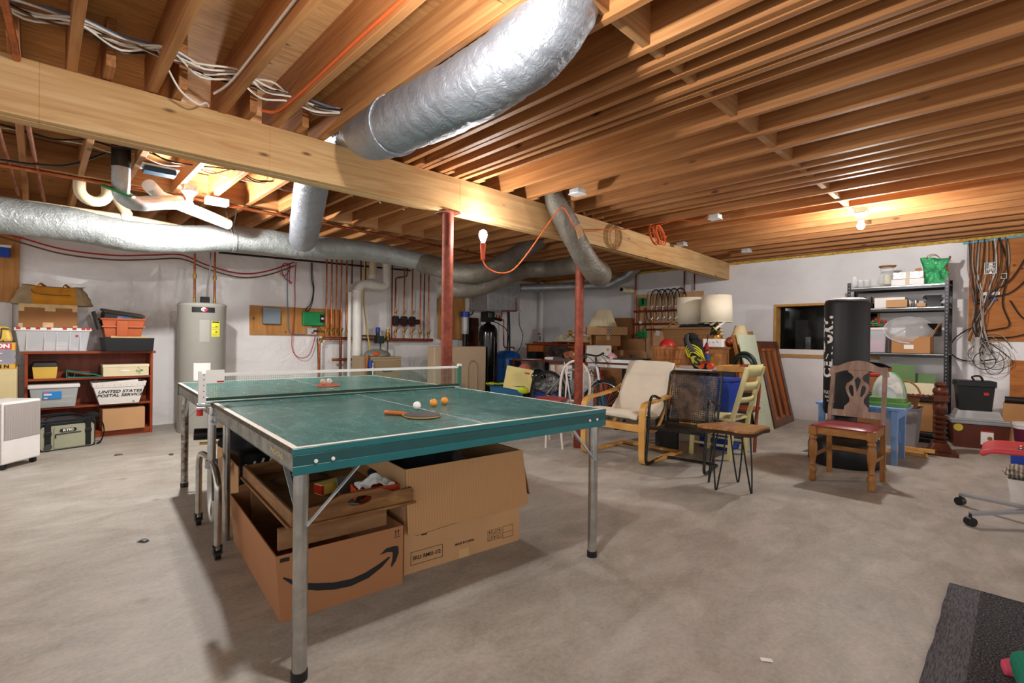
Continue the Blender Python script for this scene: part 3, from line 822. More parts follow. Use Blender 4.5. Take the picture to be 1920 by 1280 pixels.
m.build('label', [mat('label blue', '#2a86cf', .5, var=0), mat('label pink', '#cf5f86', .5, var=0), X['whitep']], t)
t = thing('document_box', 'black open document box with manila folders at the bookcase edge', 'document box', (.72, 6.92, .9315), R(3))
MB().tub((-.2, -.16, .21, .16), (-.22, -.17, .22, .17), 0, .145, .006).build('body', X['black'], t, bev=.004)
m = MB()
for i in range(5): m.box(-.15, -.12 + i * .04, .04, .18, -.116 + i * .04, .15 + .004 * (i % 3), 0, T(0, 0, 0, R(-4), R(2 * (i % 3 - 1))))
m.build('folder', mat('manila', '#c9ac78', .7, var=.1), t)
solo(MB().box(-.02, -.15, 0, -.002, .15, .2), 'black_strip', X['black'], 'thin black panel leaning on the tub beside the cardboard box', 'panel', (.5, 7.1, 1.17), 0, rot=(0, R(-14), 0))
# upper shelf
t = bin_('lunch_box', 'yellow box with a black lid at the left of the upper bookcase shelf', .19, .2, .12, X['yellow'], None, (.06, 7.02, .653), 0, .012, 0, None, 'box')
m = MB(); m.taper((-.105, -.11, .105, .11), (-.09, -.09, .09, .09), .118, .17); m.build('lid', X['black'], t, bev=.012)
t = thing('ring_binder', 'teal ring binder lying flat on the upper bookcase shelf', 'binder', (.36, 7.03, .653))
m = MB(); g = mat('teal binder board', '#2c8f7d', .5, var=.05)
m.bar((-.14, -.12, .004), (-.14, -.12, .075), .004, .004); m.v, m.f, m.m, m.s = [], [], [], []
m.box(-.14, -.13, 0, .15, .13, .004); m.box(-.14, -.13, 0, -.136, .13, .075); m.box(0, -.13, 0, .295, .13, .004, 0, T(-.138, 0, .073, 0, R(13)))
m.build('cover', mat('teal binder board', '#2c8f7d', .5, var=.05), t)
m = MB(); m.tube([(-.1 + .03 * math.cos(a), -.08, .03 + .027 * math.sin(a)) for a in [2 * PI * i / 16 for i in range(16)]], .003, 6, True); m.build('ring', X['steel'], t)
t = thing('gift_box', 'flat cream box with a slot handle and green pattern on the upper bookcase shelf', 'box', (.715, 7.03, .653))
MB().box(-.2, -.14, 0, .2, .14, .125).build('body', mat('cream board', '#dbcba5', .6, var=.04), t, bev=.003)
MB().box(-.205, -.145, .1, .205, .145, .13).build('lid', mat('cream board light', '#e3d5b4', .6, var=.04), t, bev=.003)
MB().poly(ell(-.01, .06, .045, .011), .003, mat=T(0, -.142, 0, PI / 2)).build('handle_slot', X['whitep'], t)
m = MB(); rr = random.Random(5)
for i in range(16):
    a = rr.uniform(0, 6.28); q = rr.uniform(.01, .035)
    m.poly(ell(.11 + q * math.cos(a), .062 + q * math.sin(a), .008, .0035, 8), .002, mat=T(0, -.1415, 0, PI / 2))
m.build('printed_leaves', mat('leaf print green', '#2f8a55', .6, var=0), t)
# middle shelf
t = bin_('storage_bin', 'clear bin with a white lid and blue label on the middle bookcase shelf', .37, .27, .21, CLEARG, X['white'], (.13, 6.99, .358), 0, .025, .026)
m = MB(); m.box(-.085, -.133, .09, .055, -.125, .165, 0); m.box(-.08, -.134, .148, -.04, -.125, .16, 1); m.box(-.078, -.134, .093, -.05, -.125, .104, 2); m.box(-.078, -.134, .125, -.02, -.125, .142, 2)
m.build('label', [bpy.data.materials['label blue'], bpy.data.materials['label pink'], X['whitep']], t)
m = MB()
for i in range(6): m.box(-.13, -.09, .006 + i * .018, .13, .09, .02 + i * .018, i % 3, T(0, 0, 0, 0, 0, R(3 * (i % 3 - 1))))
solo(m, 'folded_papers', [X['grey'], mat('olive card', '#7c7f66', .8, var=.1), X['whitep']], 'grey folded stack inside the clear bin with the blue label', 'papers', (.13, 6.99, .362))
t = thing('mail_tub', 'white corrugated plastic mail tub on the middle bookcase shelf', 'tub', (.655, 6.96, .358))
TW = mat('corrugated white plastic', '#e2ddd6', .5, var=.04)
MB().tub((-.17, -.12, .165, .12), (-.235, -.16, .225, .16), 0, .235, .004).build('body', TW, t)
m = MB(); m.tub((-.228, -.158, .218, .158), (-.24, -.166, .23, .166), .185, .24, .007); m.build('rim', TW, t, bev=.003)
tx = text('UNITED STATES\nPOSTAL SERVICE', .042, X['ink'], t, (.0, -.1425, .115), (R(99.66), 0, 0), ext=.0012, sx=1.25, bold=.0008, shear=.25)
m = MB()
for i in range(9): m.lathe([(.004, 0), (.0045, .002), (.001, .003)], 10, mat=T(-.2 + i * .05, -.166, .21, PI / 2))
m.build('rivet', X['galv'], t)
m = MB(); m.poly([(0, 0), (.024, 0), (.012, .021)], .0012, holes=[[(.006, .0035), (.018, .0035), (.012, .0145)]], mat=T(.105, -.1228, .012, R(99.66))); m.build('recycling_mark', X['ink'], t)
solo(MB().box(-.17, -.1, 0, .17, .1, .03), 'folded_board', X['whitep'], 'white board and papers sticking out of the mail tub', 'papers', (.65, 6.98, .57), R(3), rot=(0, R(-4), 0))
# bottom shelf
carton('plain tan cardboard box on the bottom bookcase shelf behind the cooler', .37, .27, .235, (.69, 6.99, .068), R(2), X['cardl'], False)
# soft cooler
t = thing('soft_cooler', 'black and olive soft cooler standing in front of the bookcase', 'cooler', (.17, 6.53, 0), R(14))
BK = mat('black vinyl', '#16181c', .32, var=.15); OL = mat('olive vinyl', '#9a9a82', .5, var=.06, bump=.2, bscale=10)
MB().poly(rrect(-.24, -.14, .24, .14, .045), .26).build('body', BK, t, bev=.012)
MB().poly(rrect(-.235, -.135, .235, .135, .045), .03, mat=T(0, 0, .258)).build('lid', BK, t, bev=.016)
MB().poly(rrect(-.185, .01, .215, .235, .03), .012, mat=T(0, -.14, 0, PI / 2)).build('front_panel', OL, t, bev=.003)
MB().poly(rrect(-.09, .02, .15, .22, .012), .01, mat=T(0, -.15, 0, PI / 2)).build('pocket', OL, t, bev=.003)
for x in (-.135, .165):
    MB().box(x - .022, -.166, .02, x + .022, -.152, .262).build('strap', X['blackm'], t, bev=.003)
    MB().box(x - .026, -.172, .15, x + .026, -.16, .185).build('buckle', X['black'], t, bev=.004)
MB().poly(rrect(-.05, .172, .075, .205, .016), .006, mat=T(0, -.16, 0, PI / 2)).build('badge', X['ink'], t)
text('RTIC', .03, X['whitep'], t, (.012, -.1672, .1885), FRONT, ext=.0006, sx=1.25, bold=.0012)
MB().tube(cat([(-.08, -.163, .12), (-.08, -.163, .152), (-.06, -.163, .155), (.11, -.163, .16)], 4), .005, 6).build('zip', X['ink'], t)
m = MB()
for y in (-.13, .1): m.tube(cat([(-.135, y, .25), (-.13, y * .8, .31), (0, y * .55, .325), (.13, y * .8, .31), (.165, y, .25)], 6), .014, 8, flat=.5)
m.build('carry_handle', X['blackm'], t)
MB().tube(cat([(.24, -.03, .2), (.3, -.06, .23), (.33, -.05, .12), (.3, -.06, .02), (.26, -.1, .012)], 7), .022, 8, flat=.25).build('shoulder_strap', X['blackm'], t)
MB().sph((.25, .02, .28), .06, .07, .04, 16).build('handle_wrap', X['blackm'], t)
MB().lathe([(.02, 0), (.028, 0), (.028, .01), (.02, .01)], 18, mat=T(-.135, -.166, .045, PI / 2)).build('ring', X['greyd'], t)
# dehumidifier
t = thing('dehumidifier', 'white dehumidifier on castors with a grey louvred front', 'dehumidifier', (-.19, 5.9, 0), R(48))
# local -y face is the visible broad face
MB().box(-.17, -.14, .045, .17, .14, .55).build('case', X['white'], t, bev=.012)
MB().box(-.155, -.146, .245, .158, -.139, .53).build('grille', bands('grey louvres', '#8f8783', '#b5aeaa', 34, 'X', .6, 0, .5, (1, 0, 1)), t)
MB().poly(rrect(-.055, .515, .055, .532, .007), .006, mat=T(0, -.139, 0, PI / 2)).build('carry_slot', X['whitep'], t)
MB().box(-.176, -.13, .06, -.168, .13, .53).build('side_grille', bands('grey side louvres', '#8a807a', '#a8a09b', 30, 'Z', .6, 0, .5), t)
for x, y in ((-.13, -.11), (.13, -.11), (-.13, .11), (.13, .11)):
    MB().tube([(x - .012, y, .024), (x + .012, y, .024)], .024, 14).build('castor', X['black'], t)
# filing cabinet and the things on it
t = thing('filing_cabinet', 'beige metal cabinet at the left edge beside the bookcase', 'cabinet', (-.385, 6.86, 0))
BG = mat('beige enamel', '#cbb98a', .45, var=.04)
MB().box(-.25, -.33, 0, .25, .33, .78).build('body', BG, t, bev=.006)
for z in (.04, .41): MB().box(-.225, -.337, z, .225, -.328, z + .33).build('drawer', BG, t, bev=.004)
t = thing('tool_carton', 'orange, grey and red printed tool carton on the beige cabinet', 'box', (-.37, 6.83, .781), R(0))
MB().box(-.22, -.3, 0, .22, .25, .245).build('body', mat('grey printed board', '#8d8a93', .55, var=.15, scale=9), t)
m = MB(); m.box(-.221, -.302, .0, .222, .25, .042, 0); m.box(-.221, -.3025, .185, .2, -.298, .235, 1); m.box(.2, -.302, .17, .2215, .25, .245, 0); m.box(.2205, -.29, .05, .2225, .24, .17, 2)
m.build('printed_band', [mat('print amber', '#d9a233', .5, var=.03), mat('print red', '#cf2f25', .5, var=.03), checker('print stripes', '#d8d3c8', '#2a2626', 16, .6, (1, 2, 2))], t)
text('TRON', .05, X['whitep'], t, (.11, -.304, .21), FRONT, bold=.003, sx=1.1)
text('WORKM N', .042, X['ink'], t, (.07, -.304, .021), FRONT, bold=.002, sx=1.1)
m = MB(); rr = random.Random(8)
for i in range(8): m.box(.03, -.302, .06 + i * .0135, .03 + rr.uniform(.05, .11), -.299, .066 + i * .0135)
m.build('printed_line', X['whitep'], t)
t = thing('jigsaw_case', 'yellow plastic tool case with a black bail handle on the printed carton', 'tool case', (-.37, 6.8, 1.027))
m = MB(); m.taper((-.2, -.17, .205, .17), (-.17, -.15, .18, .15), 0, .125); m.build('body', X['yellow'], t, bev=.03)
MB().taper((-.185, -.16, .19, .16), (-.16, -.14, .165, .14), .122, .15).build('lid', X['yellow'], t, bev=.02)
MB().tube(cat([(.07, -.172, .03), (.12, -.178, .03), (.13, -.172, .11), (.135, -.165, .13), (.18, -.15, .125)], 5), .005, 7).build('bail', X['black'], t)
m = MB(); m.box(.14, -.176, -.0, .144, -.168, .022); m.build('latch', X['black'], t)


# water heater
t = thing('water_heater', 'tall grey cylindrical water heater against the back wall', 'water heater', (1.4, 6.72, 0))
HG = mat('heater grey enamel', '#a3a198', .38, var=.03)
MB().lathe([(.24, 0), (.245, .01), (.245, 1.445), (.25, 1.45), (.25, 1.475), (.235, 1.487), (.0, 1.487)], 48).build('tank', HG, t)
A0 = math.atan2(-6.72, -1.4)    # direction from the axis to the viewer's side


def patch(z0, z1, a0, a1, r):
    return MB().grid(lambda u, v: (r * math.cos(A0 + a0 + (a1 - a0) * u), r * math.sin(A0 + a0 + (a1 - a0) * u), z0 + (z1 - z0) * v), 14, 2)


patch(1.375, 1.435, -.42, .52, .2475).build('name_plate', X['ink'], t)
m = MB(); m.poly(ell(0, 0, .032, .026), .001, 0); m.poly(ell(-.006, .002, .026, .022), .0018, 1); m.poly(ell(.014, -.006, .016, .014), .0022, 0)
o = m.build('emblem', [mat('emblem red', '#c9284f', .5, var=0), X['whitep']], t)
aa = A0 + .08; o.location = (.249 * math.cos(aa), .249 * math.sin(aa), 1.408); o.rotation_euler = (PI / 2, 0, aa + PI / 2)
text('RUUD', .017, X['ink'], t, (.2515 * math.cos(aa), .2515 * math.sin(aa), 1.407), (PI / 2, 0, aa + PI / 2), bold=.0006)
patch(1.1, 1.28, .38, .78, .2475).build('energy_label', mat('yellow label', '#e3df4a', .5, var=.02), t)
m = MB(); rr = random.Random(2)
for i, (z, l, h) in enumerate(((1.262, .3, .012), (1.215, .12, .006), (1.2, .25, .003), (1.18, .2, .003), (1.15, .09, .01), (1.13, .25, .002), (1.115, .22, .002))):
    a = .41 if i in (0, 2, 3, 5, 6) else .55
    q = patch(z, z + h, a, a + l, .2485); m.add(q.v, q.f)
m.build('label_print', X['ink'], t)
text('ENERGYGUIDE', .012, X['ink'], t, (.2495 * math.cos(A0 + .57), .2495 * math.sin(A0 + .57), 1.268), (PI / 2, 0, A0 + .57 + PI / 2), bold=.0004)
patch(1.04, 1.29, -.1, .3, .2485).build('access_panel', HG, t)
patch(1.08, 1.25, .03, .2, .2515).build('panel_boss', HG, t)
patch(.6, .8, -.32, .35, .248).build('white_label', X['whitep'], t)
for i, (x, y) in enumerate(((-.08, .0), (.13, .02))):
    m = MB()
    m.cyl((x, y, 1.48), (x, y, 1.56), .014, mi=1); m.cyl((x, y, 1.56), (x, y, 1.78), .012); m.cyl((x, y, 1.78), (x, y, 1.83), .02, mi=1, n=8); m.cyl((x, y, 1.83), (x, y, 2.36), .012)
    m.build('water_pipe', [X['copper'], X['brass']], t)
MB().box(-.02, -.03, 1.485, .07, .03, 1.57).build('relief_valve_cover', X['black'], t, bev=.006)
MB().tube(cat([(.05, .0, 1.5), (.055, .01, 1.7), (.09, .02, 2.0), (.1, .02, 2.2)], 5), .009, 8).build('conduit', X['galv'], t)
MB().tube([(.09, .03, 2.36), (.09, .03, 2.02), (.09, .03, 2.0)], .012, 10).build('capped_pipe', X['copperd'], t)
# ------------------------------------------------------------------ mechanical equipment on the back wall
t = thing('mounting_board', 'plywood board on the back wall holding a grey box and a green control', 'board', (2.77, 7.4, 1.13))
MB().box(-.66, -.005, 0, .66, .018, .41).build('panel', X['plyp'], t, bev=.003)
t = thing('wall_breaker_box', 'grey square breaker box on the plywood mounting board', 'breaker box', (2.375, 7.392, 1.285))
MB().box(-.11, -.06, 0, .11, 0, .235).build('case', mat('blue grey enamel', '#77838c', .45, var=.04), t, bev=.006)
MB().box(-.115, -.066, .005, .115, -.058, .23).build('door', mat('blue grey enamel door', '#84909a', .45, var=.04), t, bev=.004)
t = thing('wall_zone_controller', 'green zone controller box with a black label on the plywood mounting board', 'controller', (2.98, 7.392, 1.28))
MB().box(-.17, -.055, 0, .15, 0, .205).build('case', mat('emerald enamel', '#178a4c', .35, var=.05), t, bev=.012)
MB().box(.08, -.062, .05, .14, -.05, .17).build('dial_panel', X['ink'], t, bev=.003)
MB().poly(ell(.115, .11, .02, .016), .004, mat=T(0, -.062, 0, PI / 2)).build('dial', X['whitep'], t)
m = MB()
for i in range(4): m.tube(cat([(-.02 + .03 * i, -.02, .0), (.0 + .035 * i, -.04, -.06), (.06 + .03 * i, -.04, -.09)], 4), .004, 6)
m.build('wire', CB, t)
t = thing('wall_relay', 'small silver relay under the green controller', 'relay', (2.95, 7.39, 1.145))
MB().box(-.075, -.06, 0, .06, 0, .1).build('body', X['galv'], t, bev=.005)
MB().box(.01, -.07, .04, .06, -.055, .07).build('terminal', X['ink'], t)
MB().box(-.02, -.07, .015, .02, -.055, .04).build('red_button', X['red'], t)
solo(MB().tube(cat([(2.71, 7.36, 2.2), (2.7, 7.37, 1.9), (2.705, 7.37, 1.6), (2.68, 7.36, 1.3), (2.66, 7.36, 1.0), (2.7, 7.34, .85), (2.8, 7.33, .8), (2.9, 7.34, .84), (2.96, 7.35, .97), (3.0, 7.35, 1.14)], 6), .006, 7), 'hanging_cable', CR, 'red cable looping below the mounting board', 'cable')
solo(MB().tube(cat([(2.62, 7.36, 2.15), (2.62, 7.36, 1.9), (2.65, 7.36, 1.9), (2.56, 7.36, 1.95), (2.5, 7.34, 2.08), (2.55, 7.34, 2.16), (2.62, 7.33, 2.12), (2.55, 7.34, 1.98), (2.48, 7.34, 2.02)], 6), .006, 7), 'hanging_cable', CR, 'red cable bundle knotted high on the back wall', 'cable')
solo(MB().tube(cat([(2.6, 7.37, 2.15), (2.6, 7.38, 1.8), (2.61, 7.38, 1.5), (2.62, 7.37, 1.2), (2.7, 7.36, 1.15), (2.85, 7.36, 1.15)], 5), .006, 7), 'hanging_cable', CBL, 'grey cable running down beside the red loop to the relay', 'cable')
solo(MB().tube(cat([(2.93, 7.36, 2.22), (2.94, 7.37, 2.0), (2.97, 7.37, 1.8), (2.93, 7.37, 1.6), (2.86, 7.37, 1.52), (2.9, 7.36, 1.48)], 5), .007, 7).tube(cat([(2.945, 7.36, 2.22), (2.955, 7.36, 2.0), (2.98, 7.37, 1.82), (2.95, 7.37, 1.6), (2.9, 7.37, 1.5)], 5), .006, 7), 'hanging_cable', CB, 'black cable pair entering the green controller from above', 'cable')
solo(MB().tube(cat([(3.03, 7.35, 1.1), (3.04, 7.35, .8), (3.04, 7.34, .4), (3.03, 7.34, .1)], 5), .007, 7), 'hanging_cable', CB, 'black cable falling from the relay toward the floor', 'cable')


def valve(m, x, y, z, s=1):
    m.cyl((x, y, z - .03 * s), (x, y, z + .03 * s), .016 * s, n=10, mi=1); m.sph((x, y, z), .021 * s, n=12, mi=1); m.bar((x, y - .02 * s, z), (x + .012 * s, y - .05 * s, z + .05 * s), .012 * s, .006 * s, 1)


t = thing('copper_manifold', 'left copper manifold of five risers beside the green controller', 'manifold', (0, 7.28, 0))
for x in (3.13, 3.21, 3.285, 3.365, 3.45):
    m = MB(); m.tube([(x, 0, 1.1), (x, 0, 2.34)], .0125, 12); m.build('riser', X['copper'], t)
    m = MB(); valve(m, x, 0, 1.2); m.build('valve', [X['brass'], X['brass']], t)
MB().tube([(3.08, 0, 1.095), (3.62, 0, 1.095)], .024, 16).build('header', X['copper'], t)
MB().tube([(3.09, 0, 1.095), (3.04, 0, 1.08), (3.03, 0, 1.0), (3.03, 0, .12)], .017, 12).build('drop_pipe', X['copper'], t)
MB().tube([(3.36, 0, 1.09), (3.36, 0, .3)], .02, 12).build('drop_pipe', X['copperd'], t)
MB().tube([(3.22, -.02, .77), (3.55, -.02, .77)], .02, 12).build('cross_pipe', X['copper'], t)
m = MB(); valve(m, 3.05, -.01, 1.06, 1.3); m.build('valve', [X['brass'], X['brass']], t)
t = thing('copper_manifold', 'right copper manifold with three black pumps above the boiler', 'manifold', (0, 7.28, 0))
for i, x in enumerate((4.31, 4.475, 4.635)):
    m = MB()
    if i == 0: m.tube([(x, 0, 1.48), (x, 0, 2.1), (x + .02, 0, 2.12), (x + .2, 0, 2.16), (x + .22, 0, 2.2), (x + .22, 0, 2.36)], .013, 12)
    else: m.tube([(x, 0, 1.48), (x, 0, 2.36)], .013, 12)
    m.build('riser', X['copper'], t)
    m = MB(); valve(m, x, 0, 1.53); m.build('valve', [X['brass'], X['brass']], t)
    p = MB(); p.poly(rrect(-.06, -.075, .02, .075, .012), .1, mat=T(x + .02, .05, 1.4, PI / 2)); p.cyl((x + .03, -.05, 1.39), (x + .1, -.05, 1.39), .045, n=18, mi=1)
    p.build('pump', [X['black'], mat('maroon pump can', '#4a1d1f', .4, .2)], t, bev=.004)
    m = MB(); m.cyl((x - .03, 0, 1.47), (x + .03, 0, 1.47), .018, n=8); m.cyl((x - .035, 0, 1.32), (x + .035, 0, 1.32), .018, n=8); m.build('flange', X['rust'], t)
    m = MB(); valve(m, x, 0, 1.22, 1.2); m.cyl((x, 0, 1.09), (x, 0, 1.32), .012, mi=0); m.build('lower_valve', [X['copper'], X['brass']], t)
for x in (4.8, 4.97):
    m = MB(); m.tube([(x, 0, 1.09), (x, 0, 2.36)], .013, 12); m.build('riser', X['copper'], t)
    m = MB(); valve(m, x, 0, 1.2, 1.2); m.build('valve', [X['brass'], X['brass']], t)
MB().tube([(3.63, 0, 1.085), (4.2, 0, 1.085)], .018, 14).build('supply_pipe', X['copperd'], t)
MB().tube([(3.63, 0, 1.14), (3.98, 0, 1.14)], .012, 14).build('return_pipe', X['copperd'], t)
MB().tube([(4.2, 0, 1.085), (5.06, 0, 1.08)], .026, 16).build('header', X['rust'], t)
for x, z0 in ((4.26, 1.1), (4.9, 1.1), (3.7, 2.0), (3.78, 2.0), (3.55, 1.95)): MB().tube([(x, .03, z0), (x, .03, 2.36)], .011, 10).build('rear_pipe', X['copperd'], t)
MB().box(3.94, -.09, 1.02, 4.06, .03, 1.14).build('zone_valve', mat('dark green housing', '#1d2a24', .4, var=.1), t, bev=.008)
MB().cyl((3.98, -.02, 1.14), (3.98, -.02, 1.2), .03, n=14).build('vent_body', X['black'], t)
MB().cyl((3.98, -.02, 1.2), (3.98, -.02, 1.28), .036, n=16).build('vent_cap', X['blue'], t)
MB().lathe([(.03, 0), (.04, .02), (.04, .12), (.025, .13), (.025, .18), (.034, .185), (.034, .2), (0, .2)], 18, (4.165, -.01, 1.06)).build('air_separator', X['brass'], t)
MB().tube(cat([(4.03, -.01, 1.06), (4.03, -.01, .9), (4.06, -.01, .87), (4.14, -.01, .87), (4.165, -.01, .9), (4.165, -.01, 1.06)], 4), .009, 8).build('gauge_loop', X['greyd'], t)
MB().tube([(4.165, -.01, .88), (4.165, -.02, .8)], .007, 8).build('gauge_tail', X['greyd'], t)
solo(MB().tube([(1.7, 7.3, 2.2), (4.6, 7.3, 2.27)], .014, 10), 'pipe_rail', X['black'], 'black steel pipe running along the top of the back wall under the trunk duct', 'pipe')
solo(MB().tube(cat([(3.68, 7.15, 2.34), (3.67, 7.15, 2.0), (3.67, 7.14, 1.6), (3.72, 7.12, 1.2), (3.74, 7.08, .95), (3.73, 7.05, .7)], 6), .011, 8), 'hanging_gas_line', mat('yellow gas line', '#d6b43a', .45, var=.05), 'yellow gas line curving down beside the white pipe to the boiler', 'gas line')
t = thing('flue_pipe', 'thick white flue pipe with a bend rising beside the boiler', 'pipe', (0, 7.05, 0))
MB().tube(cat([(3.515, 0, .0), (3.515, 0, .6), (3.515, 0, 1.2), (3.515, 0, 1.7), (3.53, 0, 1.84), (3.6, 0, 1.925), (3.7, 0, 1.94), (3.85, 0, 1.93), (3.95, 0, 1.93), (4.0, 0, 1.97), (4.01, 0, 2.06), (4.01, 0, 2.4)], 5), .068, 22).build('pipe', X['pvc'], t)
m = MB(); ring(m, (3.515, 0, 1.78), (0, 0, 1), .078, .1); m.build('coupling', X['pvc'], t)
m = MB(); ring(m, (3.75, 0, 1.937), (1, 0, 0), .076, .06); m.build('coupling', X['pvc'], t)
MB().tube([(3.82, .1, 2.05), (3.82, .1, 2.5)], .06, 18).build('second_pipe', X['pvcy'], t)
m = MB(); ring(m, (3.82, .1, 2.07), (0, 0, 1), .07, .06); m.build('coupling', X['pvc'], t)
MB().tube([(3.43, .08, 0), (3.43, .08, 1.8)], .03, 14).build('side_pipe', X['pvc'], t)
t = thing('boiler', 'low beige boiler cabinet with a black badge behind the table tennis net', 'boiler', (3.72, 6.86, 0))
BB = mat('boiler beige enamel', '#a48f70', .45, var=.04)
MB().box(-.2, -.26, 0, .29, .09, .8).build('cabinet', BB, t, bev=.006)
MB().box(-.2, -.268, .1, .29, -.258, .77).build('front_panel', mat('boiler brown enamel', '#97805f', .45, var=.04), t, bev=.004)
MB().box(-.205, -.27, .8, .295, .095, .83).build('top_lid', BB, t, bev=.005)
MB().box(-.34, -.2, .0, -.205, .07, .84).build('side_cabinet', BB, t, bev=.006)
m = MB(); m.poly(rrect(-.03, .6, .14, .66, .026), .006, mat=T(0, -.268, 0, PI / 2)); m.build('badge', X['ink'], t)
text('DUNKIRK', .028, X['whitep'], t, (.057, -.2755, .63), FRONT, bold=.0008)
MB().sph((.03, .0, .845), .2, .2, .09, 28, z0=-.1).build('expansion_tank', mat('grey tank enamel', '#7f8378', .4, var=.05), t)
MB().sph((-.06, -.15, .87), .06, .05, .03, 16).build('orange_cap', X['orange'], t)
m = MB(); m.tube([(-.26, -.24, .86), (-.26, -.24, .3)], .018, 10); m.tube([(-.2, -.29, .75), (-.2, -.29, .35)], .014, 10, mi=1); m.build('supply_pipe', [X['copper'], X['pvc']], t)
m = MB(); m.cyl((-.225, -.28, .68), (-.225, -.28, .78), .03, n=14); m.build('blue_valve', X['blue'], t)
m = MB(); m.cyl((-.23, -.28, .5), (-.23, -.28, .65), .03, n=12); m.build('gas_valve', X['black'], t)

t = thing('plastic_cabinet', 'tall beige plastic panel cabinet with two arched grooves behind the first post', 'cabinet', (4.97, 6.55, 0))
PB = mat('beige plastic', '#c2aa8c', .5, var=.04)
MB().box(-.53, -.22, 0, .53, -.02, .985).build('body', PB, t, bev=.015)
m = MB()
for x in (-.24, .23):
    P = [(x - .1, -.222, .02), (x - .1, -.222, .6)] + [(x - .1 * math.cos(a), -.222, .62 + .13 * math.sin(a)) for a in [PI * i / 12 for i in range(1, 12)]] + [(x + .1, -.222, .6), (x + .1, -.222, .02)]
    m.tube(P, .014, 8)
m.build('arched_groove', mat('beige plastic shade', '#a88f72', .6, var=.03), t)
t = thing('softener_tank', 'tall glossy black softener tank with a control head', 'water softener', (5.88, 6.72, 0))
MB().lathe([(.16, 0), (.172, .03), (.172, 1.22), (.16, 1.3), (.12, 1.36), (.05, 1.39), (.045, 1.42), (0, 1.42)], 32).build('tank', X['blackg'], t)
MB().poly(rrect(-.11, 0, .09, .19, .03), .16, mat=T(0, .08, 1.42, PI / 2)).build('control_head', X['black'], t, bev=.012)
MB().box(-.07, -.09, 1.5, .01, -.078, 1.58).build('display', mat('olive display', '#4b5a3a', .2, var=.1), t, bev=.004)
m = MB(); m.cyl((.08, 0, 1.5), (.34, .02, 1.47), .03, n=12); m.build('bypass', X['black'], t)
m = MB()
for x in (.2, .28): m.cyl((x, 0, 1.5), (x, 0, 1.56), .018, n=10)
m.build('red_knob', X['red'], t)
m = MB()
m.tube(cat([(.33, .0, 1.47), (.38, 0, 1.46), (.38, 0, 1.3)], 3) + [V((.39, 0, 1.0)), V((.42, 0, .96)), V((.7, .05, .96)), V((.72, .05, .92))], .014, 10); m.tube([(.33, 0, 1.5), (.33, 0, 1.62), (.35, 0, 1.64), (.8, .1, 1.66), (.82, .1, 1.7), (.82, .12, 1.92)], .014, 10)
m.build('copper_line', X['copper'], t)
MB().box(-.005, -.1745, .2, .005, -.171, 1.15).build('printed_scale', checker('dotted print', '#c9c9c9', '#0c0c0d', 24, .4), t)
m = MB(); m.tube(cat([(.1, 0, 1.45), (.4, -.05, 1.3), (.5, 0, 1.05), (.44, .05, .8), (.44, .05, .6)], 6), .008, 7); m.build('drain_hose', CB, t)
t = thing('pressure_tank', 'squat blue pressure tank beside the black softener tank', 'pressure tank', (6.66, 7.02, 0))
MB().lathe([(.2, 0), (.25, .02), (.262, .08), (.262, .72), (.24, .82), (.17, .88), (0, .9)], 36).build('tank', mat('blue enamel', '#12559c', .3, var=.06), t)
MB().box(.1, -.275, .46, .2, -.255, .6, mat=T(0, 0, 0, 0, 0, R(-8))).build('sticker', X['whitep'], t)
m = MB(); m.tube([(-.1, -.1, .88), (-.1, -.1, 1.5), (-.12, -.1, 1.68)], .014, 8); m.tube([(.05, 0, .88), (.04, 0, 1.4), (.02, 0, 1.68)], .018, 8, mi=1); m.tube(cat([(.3, 0, 1.66), (.32, 0, 1.4), (.42, 0, 1.2), (.3, -.05, .95), (.2, -.05, .86)], 6), .007, 7, mi=1)
m.build('riser', [X['greyd'], X['black']], t)
t = thing('wall_filter_board', 'tan plywood board with a clear water filter behind the first post', 'water filter', (5.5, 7.36, 1.1))
MB().box(-.26, 0, 0, .36, .02, .86).build('board', X['plyp'], t, bev=.003)
MB().cyl((.28, -.1, .42), (.28, -.1, .52), .085, n=24).build('filter_head', X['blue'], t)
MB().cyl((.28, -.1, .1), (.28, -.1, .42), .07, n=24).build('filter_bowl', CLEAR, t)
MB().cyl((.28, -.1, .13), (.28, -.1, .4), .04, n=16).build('cartridge', X['whitep'], t)
MB().cyl((.28, -.1, -.2), (.28, -.1, .1), .05, n=16).build('lower_filter', X['black'], t)
m = MB(); m.tube(cat([(.28, -.1, .47), (.45, -.08, .48), (.52, -.05, .6), (.48, -.05, .8), (.3, -.04, .9), (.15, -.04, .85)], 5), .014, 10); m.build('pipe', X['copper'], t)
MB().tube([(-.12, -.08, -.3), (-.12, -.08, .46)], .055, 16).build('white_column', X['pvcy'], t)
MB().cyl((-.12, -.08, .46), (-.12, -.08, .62), .06, n=16).build('coupling', X['black'], t)
MB().cyl((-.12, -.08, .4), (-.12, -.08, .47), .062, n=16).build('brass_band', X['brass'], t)
MB().tube([(-.12, -.08, .62), (-.12, -.08, 1.26)], .03, 14).build('upper_column', X['pvc'], t)
t = thing('hanging_wrench', 'black filter wrench hanging on the wall by the softener tank', 'wrench', (5.97, 7.36, 1.14))
m = MB(); m.tube([(.075 * math.cos(a), 0, .075 * math.sin(a)) for a in [2 * PI * i / 24 for i in range(24)]], .012, 8, True); m.bar((0, 0, .08), (.03, 0, .38), .035, .012, up=(0, 1, 0)); m.build('wrench', X['black'], t)
solo(MB().box(-.15, -.01, 0, .1, .01, .62), 'loose_board', X['dark'], 'small brown board standing against the wall behind the softener tank', 'board', (6.1, 7.38, .9), 0)
# ------------------------------------------------------------------ table tennis table
TR = R(-3.6027); TO = (.5746, 1.5715)


